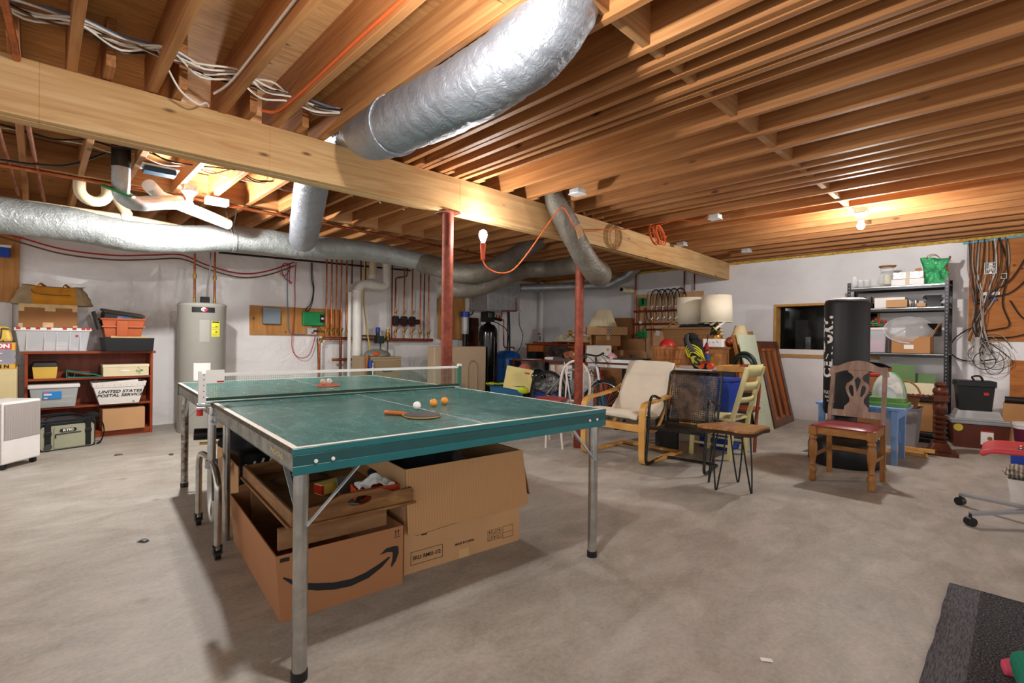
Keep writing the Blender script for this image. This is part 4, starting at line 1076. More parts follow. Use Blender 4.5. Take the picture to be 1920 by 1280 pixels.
def tworld(x, y): return (TO[0] + x * math.cos(TR) - y * math.sin(TR), TO[1] + x * math.sin(TR) + y * math.cos(TR))


def table_green():
    m, nt, p = _new('worn green table top')
    v = _coord(nt, False, (1, 1, 1))
    a = _noise(nt, v, 2.2, 5, .6, .6); b = _noise(nt, _coord(nt, False, (3.2, 1.6, 1), (0, 0, R(35))), 2.4, 8, .68, 1.8); c = _noise(nt, v, 160, 2)
    col = _ramp(nt, a, [(.3, srgb('#22605b')), (.7, srgb('#3d7c79'))])
    col = _mix(nt, .45, col, _ramp(nt, b, [(.38, srgb('#1d4f4a')), (.62, srgb('#5c908e'))]))
    col = _mix(nt, .25, col, _ramp(nt, c, [(.5, srgb('#2a6058')), (.75, srgb('#93b0b0'))]))
    nt.links.new(col, p.inputs['Base Color'])
    r = nt.nodes.new('ShaderNodeMapRange'); r.inputs[3].default_value = .16; r.inputs[4].default_value = .36
    nt.links.new(b, r.inputs[0]); nt.links.new(r.outputs[0], p.inputs['Roughness'])
    p.inputs['Specular IOR Level'].default_value = .5
    return m


TG = table_green(); LW = mat('white table line', '#d9d6cb', .4, var=.04); EDGE = rusty('weathered board edge', '#3a3228', '#6a5f4c', .8, 30, 0)
TEAL = mat('teal enamel', '#1c6468', .32, var=.12, scale=5); TEALD = mat('dark teal enamel', '#17494a', .4, var=.12, scale=5)
t = thing('table_tennis_table', 'worn green table tennis table with steel legs standing over cardboard boxes', 'table tennis table', (TO[0], TO[1], 0), TR)
for y0, y1 in ((0, 1.366), (1.374, 2.74)):
    m = MB(); m.box(0, y0, .741, 1.525, y1, .76, 0)
    z0, z1 = .7585, .7604
    m.box(0, y0, z0, .02, y1, z1, 1); m.box(1.505, y0, z0, 1.525, y1, z1, 1)
    if y0 == 0: m.box(.02, 0, z0, 1.505, .02, z1, 1)
    else: m.box(.02, 2.72, z0, 1.505, 2.74, z1, 1)
    m.box(.7605, y0 + .02 * (y0 == 0), z0, .7645, y1 - .02 * (y0 > 0), z1, 1)
    m.box(-.0008, y0, .7412, 0, y1, .7585, 2)
    m.build('table_board', [TG, LW, EDGE], t)
APR = rusty('scuffed apron steel', '#6e6d67', '#a3a19a', .4, 10, .8)
for y0, y1 in ((.004, 1.36), (1.38, 2.736)):
    for x in (.004, 1.517):
        m = MB(); m.box(x, y0, .682, x + .004, y1, .741); m.box(x, y0, .682, x + (.02 if x < 1 else -.016), y1, .686); m.build('side_apron', APR, t)
for y, s in ((-.002, 1), (2.738, -1)):
    m = MB()
    m.box(-.002, y, .738, 1.527, y + s * .006, .7585, 1)
    m.box(.0, y, .70, 1.525, y + s * .004, .738, 2); m.box(.0, y - s * .001, .674, 1.525, y + s * .005, .703, 1); m.box(.0, y, .674, 1.525, y + s * .02, .677, 1)
    m.build('end_apron', [TEAL, TEAL, TEALD], t, bev=.0015, seg=1)
m = MB()
for x in (.07, .125, 1.4, 1.455): m.lathe([(.0065, 0), (.006, .003), (.002, .0035)], 12, mat=T(x, -.003, .712, PI / 2))
m.build('apron_screw', X['whitep'], t)
o = text('PING-PONG', .026, mat('faded gold print', '#c9b88a', .5, var=.2, scale=60), t, (.0032, .19, .712), FACEX, bold=.0006, sx=1.05)
for x, y in ((.04, .045), (1.485, .045), (.04, 2.695), (1.485, 2.695)):
    lg = MB().cyl((x, y, .018), (x, y, .69), .0235, n=20).build('leg', X['steelr'] if y > 1 else X['steel'], t)
    MB().cyl((x, y, 0), (x, y, .03), .026, n=20).build('rubber_foot', X['black'], lg)
    sx = 1 if x < 1 else -1; sy = 1 if y < 1 else -1
    MB().bar((x + sx * .012, y - sy * .02, .5), (x + sx * .2, y - sy * .02, .685), .004, .016, up=(0, 1, 0)).build('brace', X['galv'], lg)
    MB().bar((x, y, .5), (x, y + sy * .2, .685), .016, .004).build('brace', X['galv'], lg)
for x in (.0, 1.525):
    s = 1 if x < 1 else -1
    MB().tube(cat([(x, 1.37, .735), (x, 1.37, .45), (x, 1.37, .29), (x, 1.345, .205), (x, 1.285, .175), (x, 1.235, .21), (x, 1.22, .29)], 6), .0195, 14).build('swing_tube', X['steel'], t)
    MB().cyl((x, 1.37, .42), (x, 1.37, .46), .03, n=16).build('collar', X['grey'], t)
    MB().tube(cat([(x, 1.19, .05), (x, 1.19, .3), (x, 1.205, .38), (x, 1.28, .435), (x, 1.4, .45), (x, 1.6, .445), (x, 1.72, .42), (x, 1.765, .36), (x, 1.77, .28), (x, 1.77, .05)], 6), .0165, 14).build('caster_frame', X['steel'], t)
    for y in (1.19, 1.77):
        w_ = MB().tube([(x - .012, y, .026), (x + .012, y, .026)], .026, 16); c_ = w_.build('castor', X['black'], t)
        m = MB(); m.box(x - .02, y - .016, .03, x - .015, y + .016, .07); m.box(x + .015, y - .016, .03, x + .02, y + .016, .07); m.box(x - .02, y - .016, .065, x + .02, y + .016, .07); m.build('castor_fork', X['greyd'], c_)
    MB().cyl((x + s * .08, 1.43, .0), (x + s * .08, 1.43, .69), .019, n=16).build('centre_leg', X['steel'], t)
    m = MB(); m.box(x - .004 + s * .008, 1.3, .66, x + .004 + s * .008, 1.36, .71); m.box(x - .012, 1.28, .655, x + .012, 1.345, .665); m.box(x - .012, 1.28, .69, x + .012, 1.345, .70)
    m.build('hinge_bracket', X['galv'], t)

# net: its own thing clamped on the table
t = thing('table_tennis_net', 'green table tennis net with a white top tape clamped across the table', 'net', (*tworld(0, 1.37), .761), TR)
NG = mat('green net cord', '#6c9482', .6, var=.05)
m = MB(); z1 = .138
n = 140
for i in range(n + 1):
    x = -.03 + 1.575 * i / n; m.box(x - .0005, -.0005, .022, x + .0005, .0005, z1)
for j in range(11):
    z = .024 + (z1 - .024) * j / 11; m.box(-.03, -.0005, z - .0005, 1.545, .0005, z + .0005)
tag(m.build('mesh', NG, t), kind='stuff')
MB().box(-.03, -.003, z1 - .002, 1.545, .003, .152).build('top_tape', X['whitep'], t)
MB().box(-.03, -.004, .008, 1.545, .004, .024).build('bottom_tape', mat('dark green tape', '#163d2a', .6, var=.05), t)
MB().box(-.03, -.018, .0, 1.545, .018, .006).build('base_rail', X['galv'], t)
MB().box(.0, -.028, .0, 1.5, -.019, .004).build('rubber_strip', mat('green rubber strip', '#173a33', .5, var=.05), t)
m = MB(); m.box(-.062, -.009, -.004, -.048, .012, .165); m.box(-.05, -.007, .002, -.028, -.003, .152); m.build('left_post', X['white'], t)
m = MB()
for z in (.03, .06, .09, .12, .145): m.lathe([(.003, 0), (.003, .001)], 10, mat=T(-.039, -.0072, z, PI / 2))
m.build('post_hole', X['greyd'], t)
m = MB(); m.box(-.066, -.02, -.012, -.01, .02, -.004); m.box(-.068, -.022, -.03, -.03, .018, -.024); m.build('left_clamp', X['galv'], t)
MB().cyl((-.055, 0, -.065), (-.055, 0, -.03), .015, n=14).build('clamp_knob', X['red'], t)
m = MB(); m.box(1.545, -.012, 0, 1.565, .012, .152); m.build('right_post', mat('green post', '#2c6a55', .45, var=.1), t)
MB().box(1.543, -.014, .15, 1.567, .014, .166).build('post_cap', X['white'], t)
MB().box(1.53, -.02, -.016, 1.575, .02, -.004).build('right_clamp', X['greyd'], t)
MB().cyl((1.56, 0, -.06), (1.56, 0, -.016), .013, n=14).build('clamp_knob', X['black'], t)
m = MB(); m.box(-.03, -.006, .1, .055, -.0045, .17, 0); m.box(.02, -.0068, .1035, .053, -.006, .112, 1)
m.build('card_tag', [X['whitep'], X['red']], t)


def ball(p, col, l, z=.7805):
    m = MB(); m.sph((0, 0, 0), .02, n=28)
    solo(m, 'table_tennis_ball', col, l, 'ball', (p[0], p[1], z))


BW = mat('white celluloid', '#eeece6', .35, var=0); BO = mat('orange celluloid', '#e8993c', .35, var=0)
ball((1.335, 2.045), BW, 'white ball by the black paddle on the near half of the table')
ball((1.46, 2.085), BO, 'orange ball next to the white one on the near half of the table')
ball((1.552, 2.115), BO, 'orange ball farthest from the black paddle on the near half of the table')


def paddle(label, c, ang, col, hand):
    t = thing('table_tennis_paddle', label, 'paddle', (c[0], c[1], .7612), ang)
    P = [(.083 * math.cos(a), .078 * math.sin(a)) for a in [R(28) + R(304) * i / 40 for i in range(41)]] + [(.095, -.014), (.095, .014)]
    MB().poly(P, .0065, mat=T(0, 0, .003)).build('blade', mat('blade ply', '#b98a54', .5, var=.1), t)
    for z in (.0005, .0095):
        MB().poly([(x * .985, y * .985) for x, y in P if x < .09], .0026, mat=T(0, 0, z)).build('rubber', col, t)
    MB().tube([(.075, 0, .0075), (.1, 0, .0085), (.15, 0, .0085), (.182, 0, .0085), (.186, 0, .0085)], [.010, .0125, .0125, .016, .012], 14, flat=.75).build('handle', hand, t)


paddle('table tennis paddle with dark rubber and an orange brown handle, by the white ball', (1.232, 1.845), R(119), mat('dark rubber', '#38393b', .55, var=.1), mat('orange brown wood', '#b8672b', .4, var=.12))
paddle('red paddle carrying two balls on the far half of the table', (1.49, 3.43), R(60), mat('red rubber', '#c8391f', .5, var=.06), mat('tan wood', '#a5713c', .5, var=.1))
ball((1.455, 3.425), mat('pale peach celluloid', '#dfb797', .35, var=0), 'peach ball on the red paddle', .7935)
ball((1.512, 3.45), BW, 'white ball on the red paddle', .7935)

# ------------------------------------------------------------------ boxes under the table
t = thing('cardboard_box', 'open brown carton with a curved black arrow smile under the table', 'box', (.684, 1.98, 0), R(-5.1))
KB = mat('kraft cardboard', '#a5714a', .8, var=.06, scale=3)
MB().tub((0, 0, .515, .967), (-.02, 0, .515, .967), 0, .262, .005).build('body', KB, t)
SM = [(.006, .172), (.049, .129), (.082, .107), (.135, .085), (.205, .067), (.277, .06), (.353, .072), (.415, .102), (.453, .134), (.447, .139), (.399, .118), (.337, .098), (.277, .09), (.204, .097), (.135, .115), (.082, .132), (.01, .176)]
m = MB(); m.poly(SM, .0012, mat=T(0, -.0002, 0, PI / 2))
AR = [(.405, .158), (.434, .179), (.467, .1795), (.485, .178), (.492, .17), (.493, .143), (.48, .111), (.46, .088), (.457, .098), (.464, .127), (.465, .154), (.439, .161)]
m.poly(AR, .0012, mat=T(0, -.0002, 0, PI / 2))
for x in (.478, .491): m.poly([(x - .0012, .222), (x + .0012, .222), (x + .0012, .241), (x + .005, .241), (x, .25), (x - .005, .241), (x - .0012, .241)], .001, mat=T(0, -.0002, 0, PI / 2))
m.box(.472, -.0012, .2155, .5, -.0002, .218)
m.build('printed_arrow', X['ink'], t)
MB().box(-.004, -.002, .235, .03, .003, .25).build('tape_scrap', X['ink'], t)
solo(MB().box(0, 0, 0, .455, .018, .085), 'wood_plank', wood('weathered plank', '#6b4528', '#8c6440', '#a67e55', (1.5, 9, 9), False, 2, True), 'worn plank standing on edge inside the open carton under the tray', 'plank', (.69, 2.03, .262), R(-5), rot=(0, R(0), R(-5.1)))
solo(MB().box(0, 0, 0, .4, .02, .34), 'wood_plank', bpy.data.materials['weathered plank'], 'short board standing at the back of the open carton', 'plank', (.8, 2.75, .006), R(-5))
t = thing('wooden_tray', 'old wooden tray with cut-out handles resting on the open carton', 'tray', (.722, 1.985, .3485), R(-4.6))
TWD = wood('old tray wood', '#4f2f18', '#84572f', '#a87a45', (1.6, 8, 8), False, 2.2, True, .55, .4); TWV = wood('old tray wood side', '#5a3a20', '#8e6238', '#ab8050', (8, 1.6, 8), False, 2.2, True, .55, .3)
MB().box(0, 0, 0, .535, .9, .012).build('bottom', TWD, t, bev=.002)
for y in (0, .885):
    P = [(0, 0), (.535, 0), (.535, .05), (.52, .06), (.43, .062), (.37, .088), (.2, .09), (.13, .063), (.0, .058)]
    m = MB(); m.poly(P, .015, holes=[ell(.28, .05, .055, .019, 20)], mat=T(0, y + .015, .012, PI / 2)); m.build('end_board', TWD, t, bev=.003)
for x in (0, .522): MB().box(x, .015, .012, x + .013, .885, .07).build('side_board', TWV, t, bev=.003)
MB().box(-.008, -.012, -.0, .545, 0, .012).build('lip', TWD, t, bev=.004)
MB().box(-.012, 0, 0, 0, .9, .012).build('lip', TWV, t, bev=.004)
t = thing('tissue_carton', 'bright orange open box with crumpled white paper in the tray', 'box', (1.155, 2.12, .362), R(-12))
MB().tub((-.1, -.055, .1, .055), (-.1, -.055, .1, .055), 0, .055, .003).build('body', mat('bright orange board', '#dd4b26', .5, var=.05), t)
m = MB()
m.grid(lambda u, v: (-.085 + .17 * u + .01 * noise.noise(V((u * 5, v * 5, 2))), -.045 + .09 * v, .045 + .065 * (1 - abs(2 * u - .9)) * (1 - .6 * abs(2 * v - 1)) + .028 * noise.noise(V((u * 6, v * 6, 0)))), 18, 14)
m.build('crumpled_paper', X['whitep'], t, solid=.002)
t = thing('small_carton', 'small yellow box with red stripes in the tray', 'box', (1.02, 2.32, .362), R(12))
MB().box(-.06, -.03, 0, .06, .03, .05).build('body', X['yellow'], t, bev=.002)
m = MB(); m.box(-.061, -.031, .005, -.05, .031, .046); m.build('stripe', X['red'], t)
solo(MB().lathe([(.013, 0), (.022, 0), (.022, .014), (.013, .014), (.013, 0)], 24, cap=False), 'tape_roll', X['whitep'], 'small white tape roll lying in the tray', 'tape roll', (.91, 2.06, .3615))
solo(MB().box(-.06, -.003, 0, .06, .003, .075), 'grey_card', mat('grey card', '#6d665c', .7, var=.1), 'grey card standing between the yellow and orange boxes in the tray', 'card', (1.09, 2.27, .361), R(25), rot=(R(-12), 0, R(25)))
t = thing('putty_knife', 'putty knife poking out of the tray handle hole', 'putty knife', (.985, 1.985, .40), 0, None, (R(12), R(12), R(10)))
MB().poly([(-.045, -.01), (.01, -.02), (.01, .012), (-.04, .005)], .002).build('blade', X['steel'], t)
MB().tube([(.01, 0, 0), (.05, .035, .004), (.1, .06, .006)], [.008, .011, .009], 10).build('handle', X['black'], t)
m = MB()
for i in range(5): m.sph((.03 * math.cos(i * 1.3), .05 * math.sin(i * 1.3), .018), .03, .025, .018, 10)
tag(solo(MB().grid(lambda u, v: (-.13 + .26 * u, -.08 + .16 * v, .004 + .035 * max(0, math.sin(PI * u) * math.sin(PI * v)) * (1 + .8 * noise.noise(V((u * 5, v * 5, 0))))), 16, 12), 'brown_rag', mat('brown rag', '#5b4028', .9, var=.3, scale=20), 'brown rag heaped at the back of the tray', 'rag', (1.0, 2.62, .362)))

t = thing('cardboard_box', 'big open carton with a printed stock number and its flap folded out', 'box', (1.238, 1.992, 0), R(-6))
MB().tub((0, 0, .692, .6), (0, 0, .692, .6), 0, .495, .006).build('body', X['cardl'], t)
m = MB(); m.add([(-.0, -.002, .497), (.702, -.004, .5), (.718, -.035, .205), (.002, -.03, .2), (-.0, -.007, .497), (.702, -.009, .5), (.718, -.041, .205), (.002, -.036, .2)], [(0, 1, 2, 3), (7, 6, 5, 4), (0, 4, 5, 1), (1, 5, 6, 2), (2, 6, 7, 3), (3, 7, 4, 0)])
m.build('front_flap', X['cardb'], t)
m = MB(); m.add([(.694, 0, .497), (.694, .6, .497), (.76, .62, .25), (.76, .0, .24), (.7, 0, .497), (.7, .6, .497), (.766, .62, .25), (.766, .0, .24)], [(0, 1, 2, 3), (7, 6, 5, 4), (0, 4, 5, 1), (1, 5, 6, 2), (2, 6, 7, 3), (3, 7, 4, 0)])
m.build('side_flap', X['cardd'], t)
m = MB()


def frame_(m, x0, z0, x1, z1, w=.0016, y=-.001):
    for a, b, c, d in ((x0, z0, x1, z0 + w), (x0, z1 - w, x1, z1), (x0, z0, x0 + w, z1), (x1 - w, z0, x1, z1)): m.box(a, y, b, c, 0, d)


frame_(m, .034, .036, .206, .099, .002)
frame_(m, .577, .036, .647, .1); m.box(.577, -.001, .066, .647, 0, .0675)
for i in range(3):
    for j in range(2):
        x = .477 + i * .032; z = .042 + j * .032; frame_(m, x, z, x + .026, z + .026, .0012)
        if (i + j) % 2: m.poly([(x + .006, z + .018), (x + .02, z + .018), (x + .013, z + .008)], .001, mat=T(0, -.0001, 0, PI / 2)); m.box(x + .0122, -.001, z + .004, x + .0138, 0, z + .01)
        else: m.box(x + .008, -.001, z + .005, x + .0095, 0, z + .02); m.box(x + .016, -.001, z + .005, x + .0175, 0, z + .02); m.box(x + .006, -.001, z + .004, x + .02, 0, z + .0052)
m.bar((.045, -.0006, .188), (.064, -.0006, .172), .001, .002, up=(0, 1, 0)); m.bar((.064, -.0006, .172), (.376, -.0006, .191), .001, .002, up=(0, 1, 0)); m.bar((.376, -.0006, .191), (.628, -.0006, .199), .001, .002, up=(0, 1, 0))
for x in (.09, .52): m.box(x, -.001, .166 + .02 * (x > .3), x + .03, 0, .172 + .02 * (x > .3))
m.build('printed_lines', X['ink'], t)
text('SKU: RM01-1/2', .026, X['ink'], t, (.12, -.001, .067), FRONT, bold=.0004, sx=.92)
text('MADE IN CHINA', .0155, X['ink'], t, (.335, -.001, .075), FRONT, bold=.0002)
MB().box(.3, -.0015, .0, .36, -.0003, .045).build('tape_strip', X['tape'], t)


def blob(name, label, c, loc, rx, ry, rz, m, seed=0, amp=.25, fr=2.2, rot=0):
    q = MB()
    q.grid(lambda u, v: (lambda a, b: (lambda d: (rx * d * math.cos(a) * math.sin(b), ry * d * math.sin(a) * math.sin(b), max(0, rz * (1 + d * math.cos(b)) * .5 * 2 - rz * .0)))(1 + amp * noise.noise(V((math.cos(a) * math.sin(b) * fr + seed, math.sin(a) * math.sin(b) * fr, math.cos(b) * fr)))))(2 * PI * u, PI * v), 40, 24)
    return solo(q, name, m, label, c, loc, rot)


blob('black_bag', 'black nylon bag stuffed into the big open carton', 'bag', (1.52, 2.26, .2), .26, .23, .16, X['blackm'], 4, .3, 2.4)
t = thing('cardboard_box', 'open tan carton under the middle of the table behind the tray', 'box', (.84, 3.1, 0), R(-5))
MB().tub((0, 0, .42, .5), (-.01, 0, .43, .5), 0, .36, .006).build('body', X['cardb'], t)
m = MB(); m.bar((-.015, .27, .355), (-.085, .27, .30), .3, .006); m.build('side_flap', X['cardl'], t)
blob('black_bag', 'black duffel heaped on the tan carton under the table', 'bag', (1.08, 3.34, .362), .25, .22, .12, X['blackm'], 9, .3, 2.0)
t = thing('paper_bag', 'tan paper bag with a small red dot standing behind the centre legs', 'bag', (1.0, 3.9, 0), R(20))
MB().taper((-.09, -.06, .09, .06), (-.08, -.02, .08, .02), 0, .52).build('body', X['cardl'], t, bev=.01)
MB().lathe([(.012, 0), (.012, .002)], 14, mat=T(-.02, -.035, .44, R(84))).build('red_dot', X['orange'], t)
solo(MB().box(-.1, -.08, 0, .1, .08, .46), 'dark_box', mat('dark brown board', '#4a372b', .7, var=.1), 'dark brown box under the far half of the table', 'box', (1.3, 3.85, 0), R(10))
t = thing('folded_tripod', 'black folded tripod bag with a yellow stripe lying across the carton', 'tripod bag', (.93, 3.42, .47), R(-14))
MB().tube([(-.25, 0, .04), (.3, 0, .02)], .035, 14).build('tube_bag', X['black'], t)
MB().tube([(-.22, -.04, -.01), (.3, -.03, -.03)], .009, 8).build('yellow_stripe', X['yellow'], t)
t = thing('printed_cloth', 'black and white printed cloth hanging over the tan carton', 'cloth', (.84, 3.06, .3), R(-5))
m = MB(); m.grid(lambda u, v: (-.02 + .3 * u, -.02 - .02 * math.sin(PI * v) + .02 * noise.noise(V((u * 5, v * 4, 0))), .14 - .17 * v * (1 - .4 * u)), 16, 10); m.build('cloth', X['blackm'], t, solid=.003)
m = MB()
for i in range(6): m.bar((.0 + .045 * i, -.045, .05 + .012 * i), (.012 + .045 * i, -.047, .09 + .012 * i), .012, .002, up=(0, 1, 0))
m.build('printed_mark', X['whitep'], t)
# ------------------------------------------------------------------ chairs and the punch bag
def box_at(m, x0, y0, z0, x1, y1, z1, mi=0): return m.box(min(x0, x1), min(y0, y1), z0, max(x0, x1), max(y0, y1), z1, mi)


# bentwood armchair with cream cushion (faces -X)
t = thing('armchair', 'bent birch armchair with a creased cream cushion beside the second post', 'armchair', (3.885, 2.665, 0))
for y in (-.325, .325):
    P = [(.70, .02), (.3, .015), (.05, .015), (.012, .03), (0, .09), (-.005, .3), (.0, .46), (.02, .515), (.08, .545), (.3, .565), (.55, .6), (.68, .64)]
    P = [(p.x, p.z) for p in cat([(x, 0, z) for x, z in P], 5)]
    m = MB()
    for a, b in zip(P[:-1], P[1:]): pass
    vs, fs = [], []
    for i, (x, z) in enumerate(P):
        a = P[max(0, i - 1)]; b = P[min(len(P) - 1, i + 1)]; d = math.hypot(b[0] - a[0], b[1] - a[1]); nx, nz = -(b[1] - a[1]) / d * .011, (b[0] - a[0]) / d * .011
        vs += [(x + nx, y - .03, z + nz), (x + nx, y + .03, z + nz), (x - nx, y + .03, z - nz), (x - nx, y - .03, z - nz)]
    k = len(P)
    for i in range(k - 1):
        for j in range(4): fs.append((i * 4 + j, i * 4 + (j + 1) % 4, i * 4 + 4 + (j + 1) % 4, i * 4 + 4 + j))
    fs += [(0, 1, 2, 3), tuple(4 * (k - 1) + j for j in range(4))]
    m.add(vs, fs); m.build('side_frame', X['birch'], t, bev=.003)
for x, z in ((.68, .02), (.03, .30)): MB().box(x - .03, -.3, z - .012 if z > .1 else z - .012, x + .03, .3, z + (.05 if z > .1 else .014)).build('cross_rail', X['birch'], t, bev=.004)
for y in (-.25, .25): MB().tube(cat([(.02, y, .33), (.3, y, .26), (.42, y, .3), (.55, y, .5), (.72, y, .85)], 6), .016, 8).build('seat_rail', X['birch'], t)
CF = mat('cream canvas cushion', '#d9cdb9', .85, var=.05, bump=.12, bscale=60)
PR = cat([(-.02, 0, .40), (.03, 0, .43), (.2, 0, .40), (.36, 0, .385), (.43, 0, .43), (.5, 0, .52), (.6, 0, .70), (.69, 0, .85), (.715, 0, .885)], 7)
LN = len(PR) - 1


def cush(u, v, off):
    i = u * LN; a = int(min(i, LN - 1)); p = PR[a].lerp(PR[a + 1], i - a)
    q = PR[min(LN, a + 1)] - PR[a]; n = V((-q.z, 0, q.x)).normalized()
    w = .275 - .012 * (u > .6)
    th = off * (1 - .8 * abs(2 * v - 1) ** 6) * min(1, 12 * u + .25, 14 * (1 - u) + .2)
    th += .004 * math.sin(v * 70) * (abs(2 * v - 1) > .8) + (.008 * noise.noise(V((u * 9, v * 5, 1))) if off > 0 else 0)
    if abs(u - .8) < .012: th -= .012 * (off > 0)
    return tuple(p + n * th + V((0, -w + 2 * w * v, 0)))


m = MB(); m.grid(lambda u, v: cush(u, v, .045), 60, 36); m.grid(lambda u, v: cush(u, v, -.03), 30, 20)
m.build('cushion', CF, t)
MB().tube([(.69 - .0, -.27, .765), (.685, 0, .768), (.69, .27, .765)], .002, 5).build('seam', X['ink'], t)

# black tubular chair with perforated seat and back (faces -X)
t = thing('tube_chair', 'black tubular steel armchair with perforated metal seat and back', 'chair', (3.92, 2.05, 0), R(8))
BT = rusty('chipped black paint', '#101010', '#2d2c2a', .35, 30, .4)
for y in (-.25, .25):
    MB().tube(cat([(.38, y * .98, .016), (.2, y, .016), (.05, y, .016), (.0, y, .04), (.0, y, .12), (.035, y, .33), (.05, y, .5), (.09, y, .59), (.16, y, .61), (.28, y, .58), (.42, y, .545)], 7), .0125, 12).build('side_tube', BT, t)
MB().tube(cat([(.38, -.245, .016), (.41, -.18, .016), (.41, 0, .016), (.41, .18, .016), (.38, .245, .016)], 5), .0125, 10).build('rear_runner', BT, t)


def perf(name, ax):
    m, nt, p = _new(name)
    v = nt.nodes.new('ShaderNodeTexVoronoi'); v.voronoi_dimensions = '2D'; v.inputs['Scale'].default_value = 62; v.inputs['Randomness'].default_value = 0
    q = _coord(nt, False, (1, 1, 1)); sp = nt.nodes.new('ShaderNodeSeparateXYZ'); cb = nt.nodes.new('ShaderNodeCombineXYZ')
    nt.links.new(q, sp.inputs[0])
    for i, k in enumerate(ax): nt.links.new(sp.outputs[k], cb.inputs[i])
    nt.links.new(cb.outputs[0], v.inputs['Vector'])
    k = nt.nodes.new('ShaderNodeMath'); k.operation = 'GREATER_THAN'; k.inputs[1].default_value = .27
    nt.links.new(v.outputs['Distance'], k.inputs[0]); nt.links.new(k.outputs[0], p.inputs['Alpha'])
    f = _noise(nt, q, 12, 5)
    nt.links.new(_ramp(nt, f, [(.4, srgb('#1a1817')), (.65, srgb('#55463a'))]), p.inputs['Base Color'])
    p.inputs['Metallic'].default_value = .5; p.inputs['Roughness'].default_value = .35
    return m


PF = perf('perforated black seat', (0, 1)); PFB = perf('perforated black back', (1, 2))
m = MB(); m.grid(lambda u, v: (.02 + .44 * u, -.235 + .47 * v, .34 - .015 * math.sin(PI * u) + (.012 * (u < .04))), 14, 10); m.build('seat', PF, t, solid=.004)
m = MB(); m.bar((.02, -.238, .342), (.02, .238, .342), .012, .028); m.build('seat_edge', BT, t)
m = MB(); m.grid(lambda u, v: (.42 + .11 * u + .02 * (1 - (2 * v - 1) ** 2), -.215 + .43 * v, .36 + .455 * u), 14, 12); m.build('backrest', PFB, t, solid=.004)
MB().tube(cat([(.41, -.232, .35), (.46, -.236, .55), (.53, -.236, .78), (.535, -.22, .815), (.535, -.19, .825), (.535, 0, .827), (.535, .19, .825), (.535, .22, .815), (.53, .236, .78), (.46, .236, .55), (.41, .232, .35)], 5), .011, 10).build('back_frame', BT, t)

# pale yellow ladder-back child's chair (faces +Y)
t = thing('ladderback_chair', 'small pale yellow ladder-back chair behind the black tubular chair', 'chair', (4.85, 2.06, 0))
YC = mat('pale yellow paint', '#d9cf94', .45, var=.05)
for x in (-.19, .19):
    m = MB(); m.bar((x, -.17, .0), (x, -.2, .4), .036, .04, up=(0, 1, 0)); m.bar((x, -.2, .4), (x, -.33, .88), .036, .04, up=(0, 1, 0)); m.build('back_leg', YC, t, bev=.005)
    m = MB(); m.bar((x, .2, 0), (x, .18, .37), .036, .036); m.build('front_leg', YC, t, bev=.004)
m = MB(); m.poly(rrect(-.215, -.2, .215, .22, .03), .025, mat=T(0, 0, .37)); m.build('seat', YC, t, bev=.006)
for z, y, h in ((.845, -.318, .11), (.70, -.28, .075), (.57, -.245, .05)):
    m = MB(); m.grid(lambda u, v: (-.175 + .35 * u, y - .03 * math.sin(PI * u) - (v - .5) * h * .27, z + (v - .5) * h), 12, 2); m.build('slat', YC, t, solid=.012)
for z in (.13, .24):
    for x in (-.19, .19): MB().bar((x, -.18, z), (x, .19, z), .02, .02).build('side_rung', YC, t)
MB().bar((-.19, .19, .2), (.19, .19, .2), .02, .02).build('front_rung', YC, t)
MB().box(-.19, .17, .30, .19, .19, .37).build('apron', YC, t)

# live-edge stool on hairpin legs
t = thing('live_edge_stool', 'live-edge wood slab stool on black hairpin legs in front of the chairs', 'stool', (3.83, 1.53, 0), R(-6))
O_ = [(-.2, .26), (-.31, .17), (-.27, .03), (-.24, -.08), (-.27, -.2), (-.18, -.29), (-.02, -.27), (.12, -.25), (.26, -.25), (.31, -.17), (.25, -.05), (.29, .08), (.24, .18), (.1, .19), (-.05, .23)]
O2 = [(p.x * .72, p.y * .78) for p in cat([(x, y, 0) for x, y in O_], 4, True)]
LE = wood('live edge slab', '#6a3b1c', '#a8703c', '#d3a468', (2.0, 6, 2), False, 1.6, True, .28, .15, 2.2)
m = MB(); m.poly(O2, .04, mat=T(0, 0, .43)); m.build('slab', LE, t, bev=.012)
m = MB(); m.poly([(x * 1.004, y * 1.004) for x, y in O2], .026, mat=T(0, 0, .43)); m.build('bark_edge', mat('dark bark', '#3b2516', .9, var=.3, bump=.5), t, bev=.008)
for x, y, a in ((-.02, .12, R(100)), (-.03, -.12, R(-100)), (.12, .03, R(10)), (-.12, .03, R(180))):
    cx, cy = math.cos(a), math.sin(a); lx, ly = -cy * .05, cx * .05
    MB().tube(cat([(x + lx, y + ly, .43), (x + cx * .03 + lx * .6, y + cy * .03 + ly * .6, .2), (x + cx * .05 + lx * .15, y + cy * .05 + ly * .15, .02), (x + cx * .053, y + cy * .053, .006), (x + cx * .05 - lx * .15, y + cy * .05 - ly * .15, .02), (x + cx * .03 - lx * .6, y + cy * .03 - ly * .6, .2), (x - lx, y - ly, .43)], 4), .006, 8).build('leg', X['black'], t)

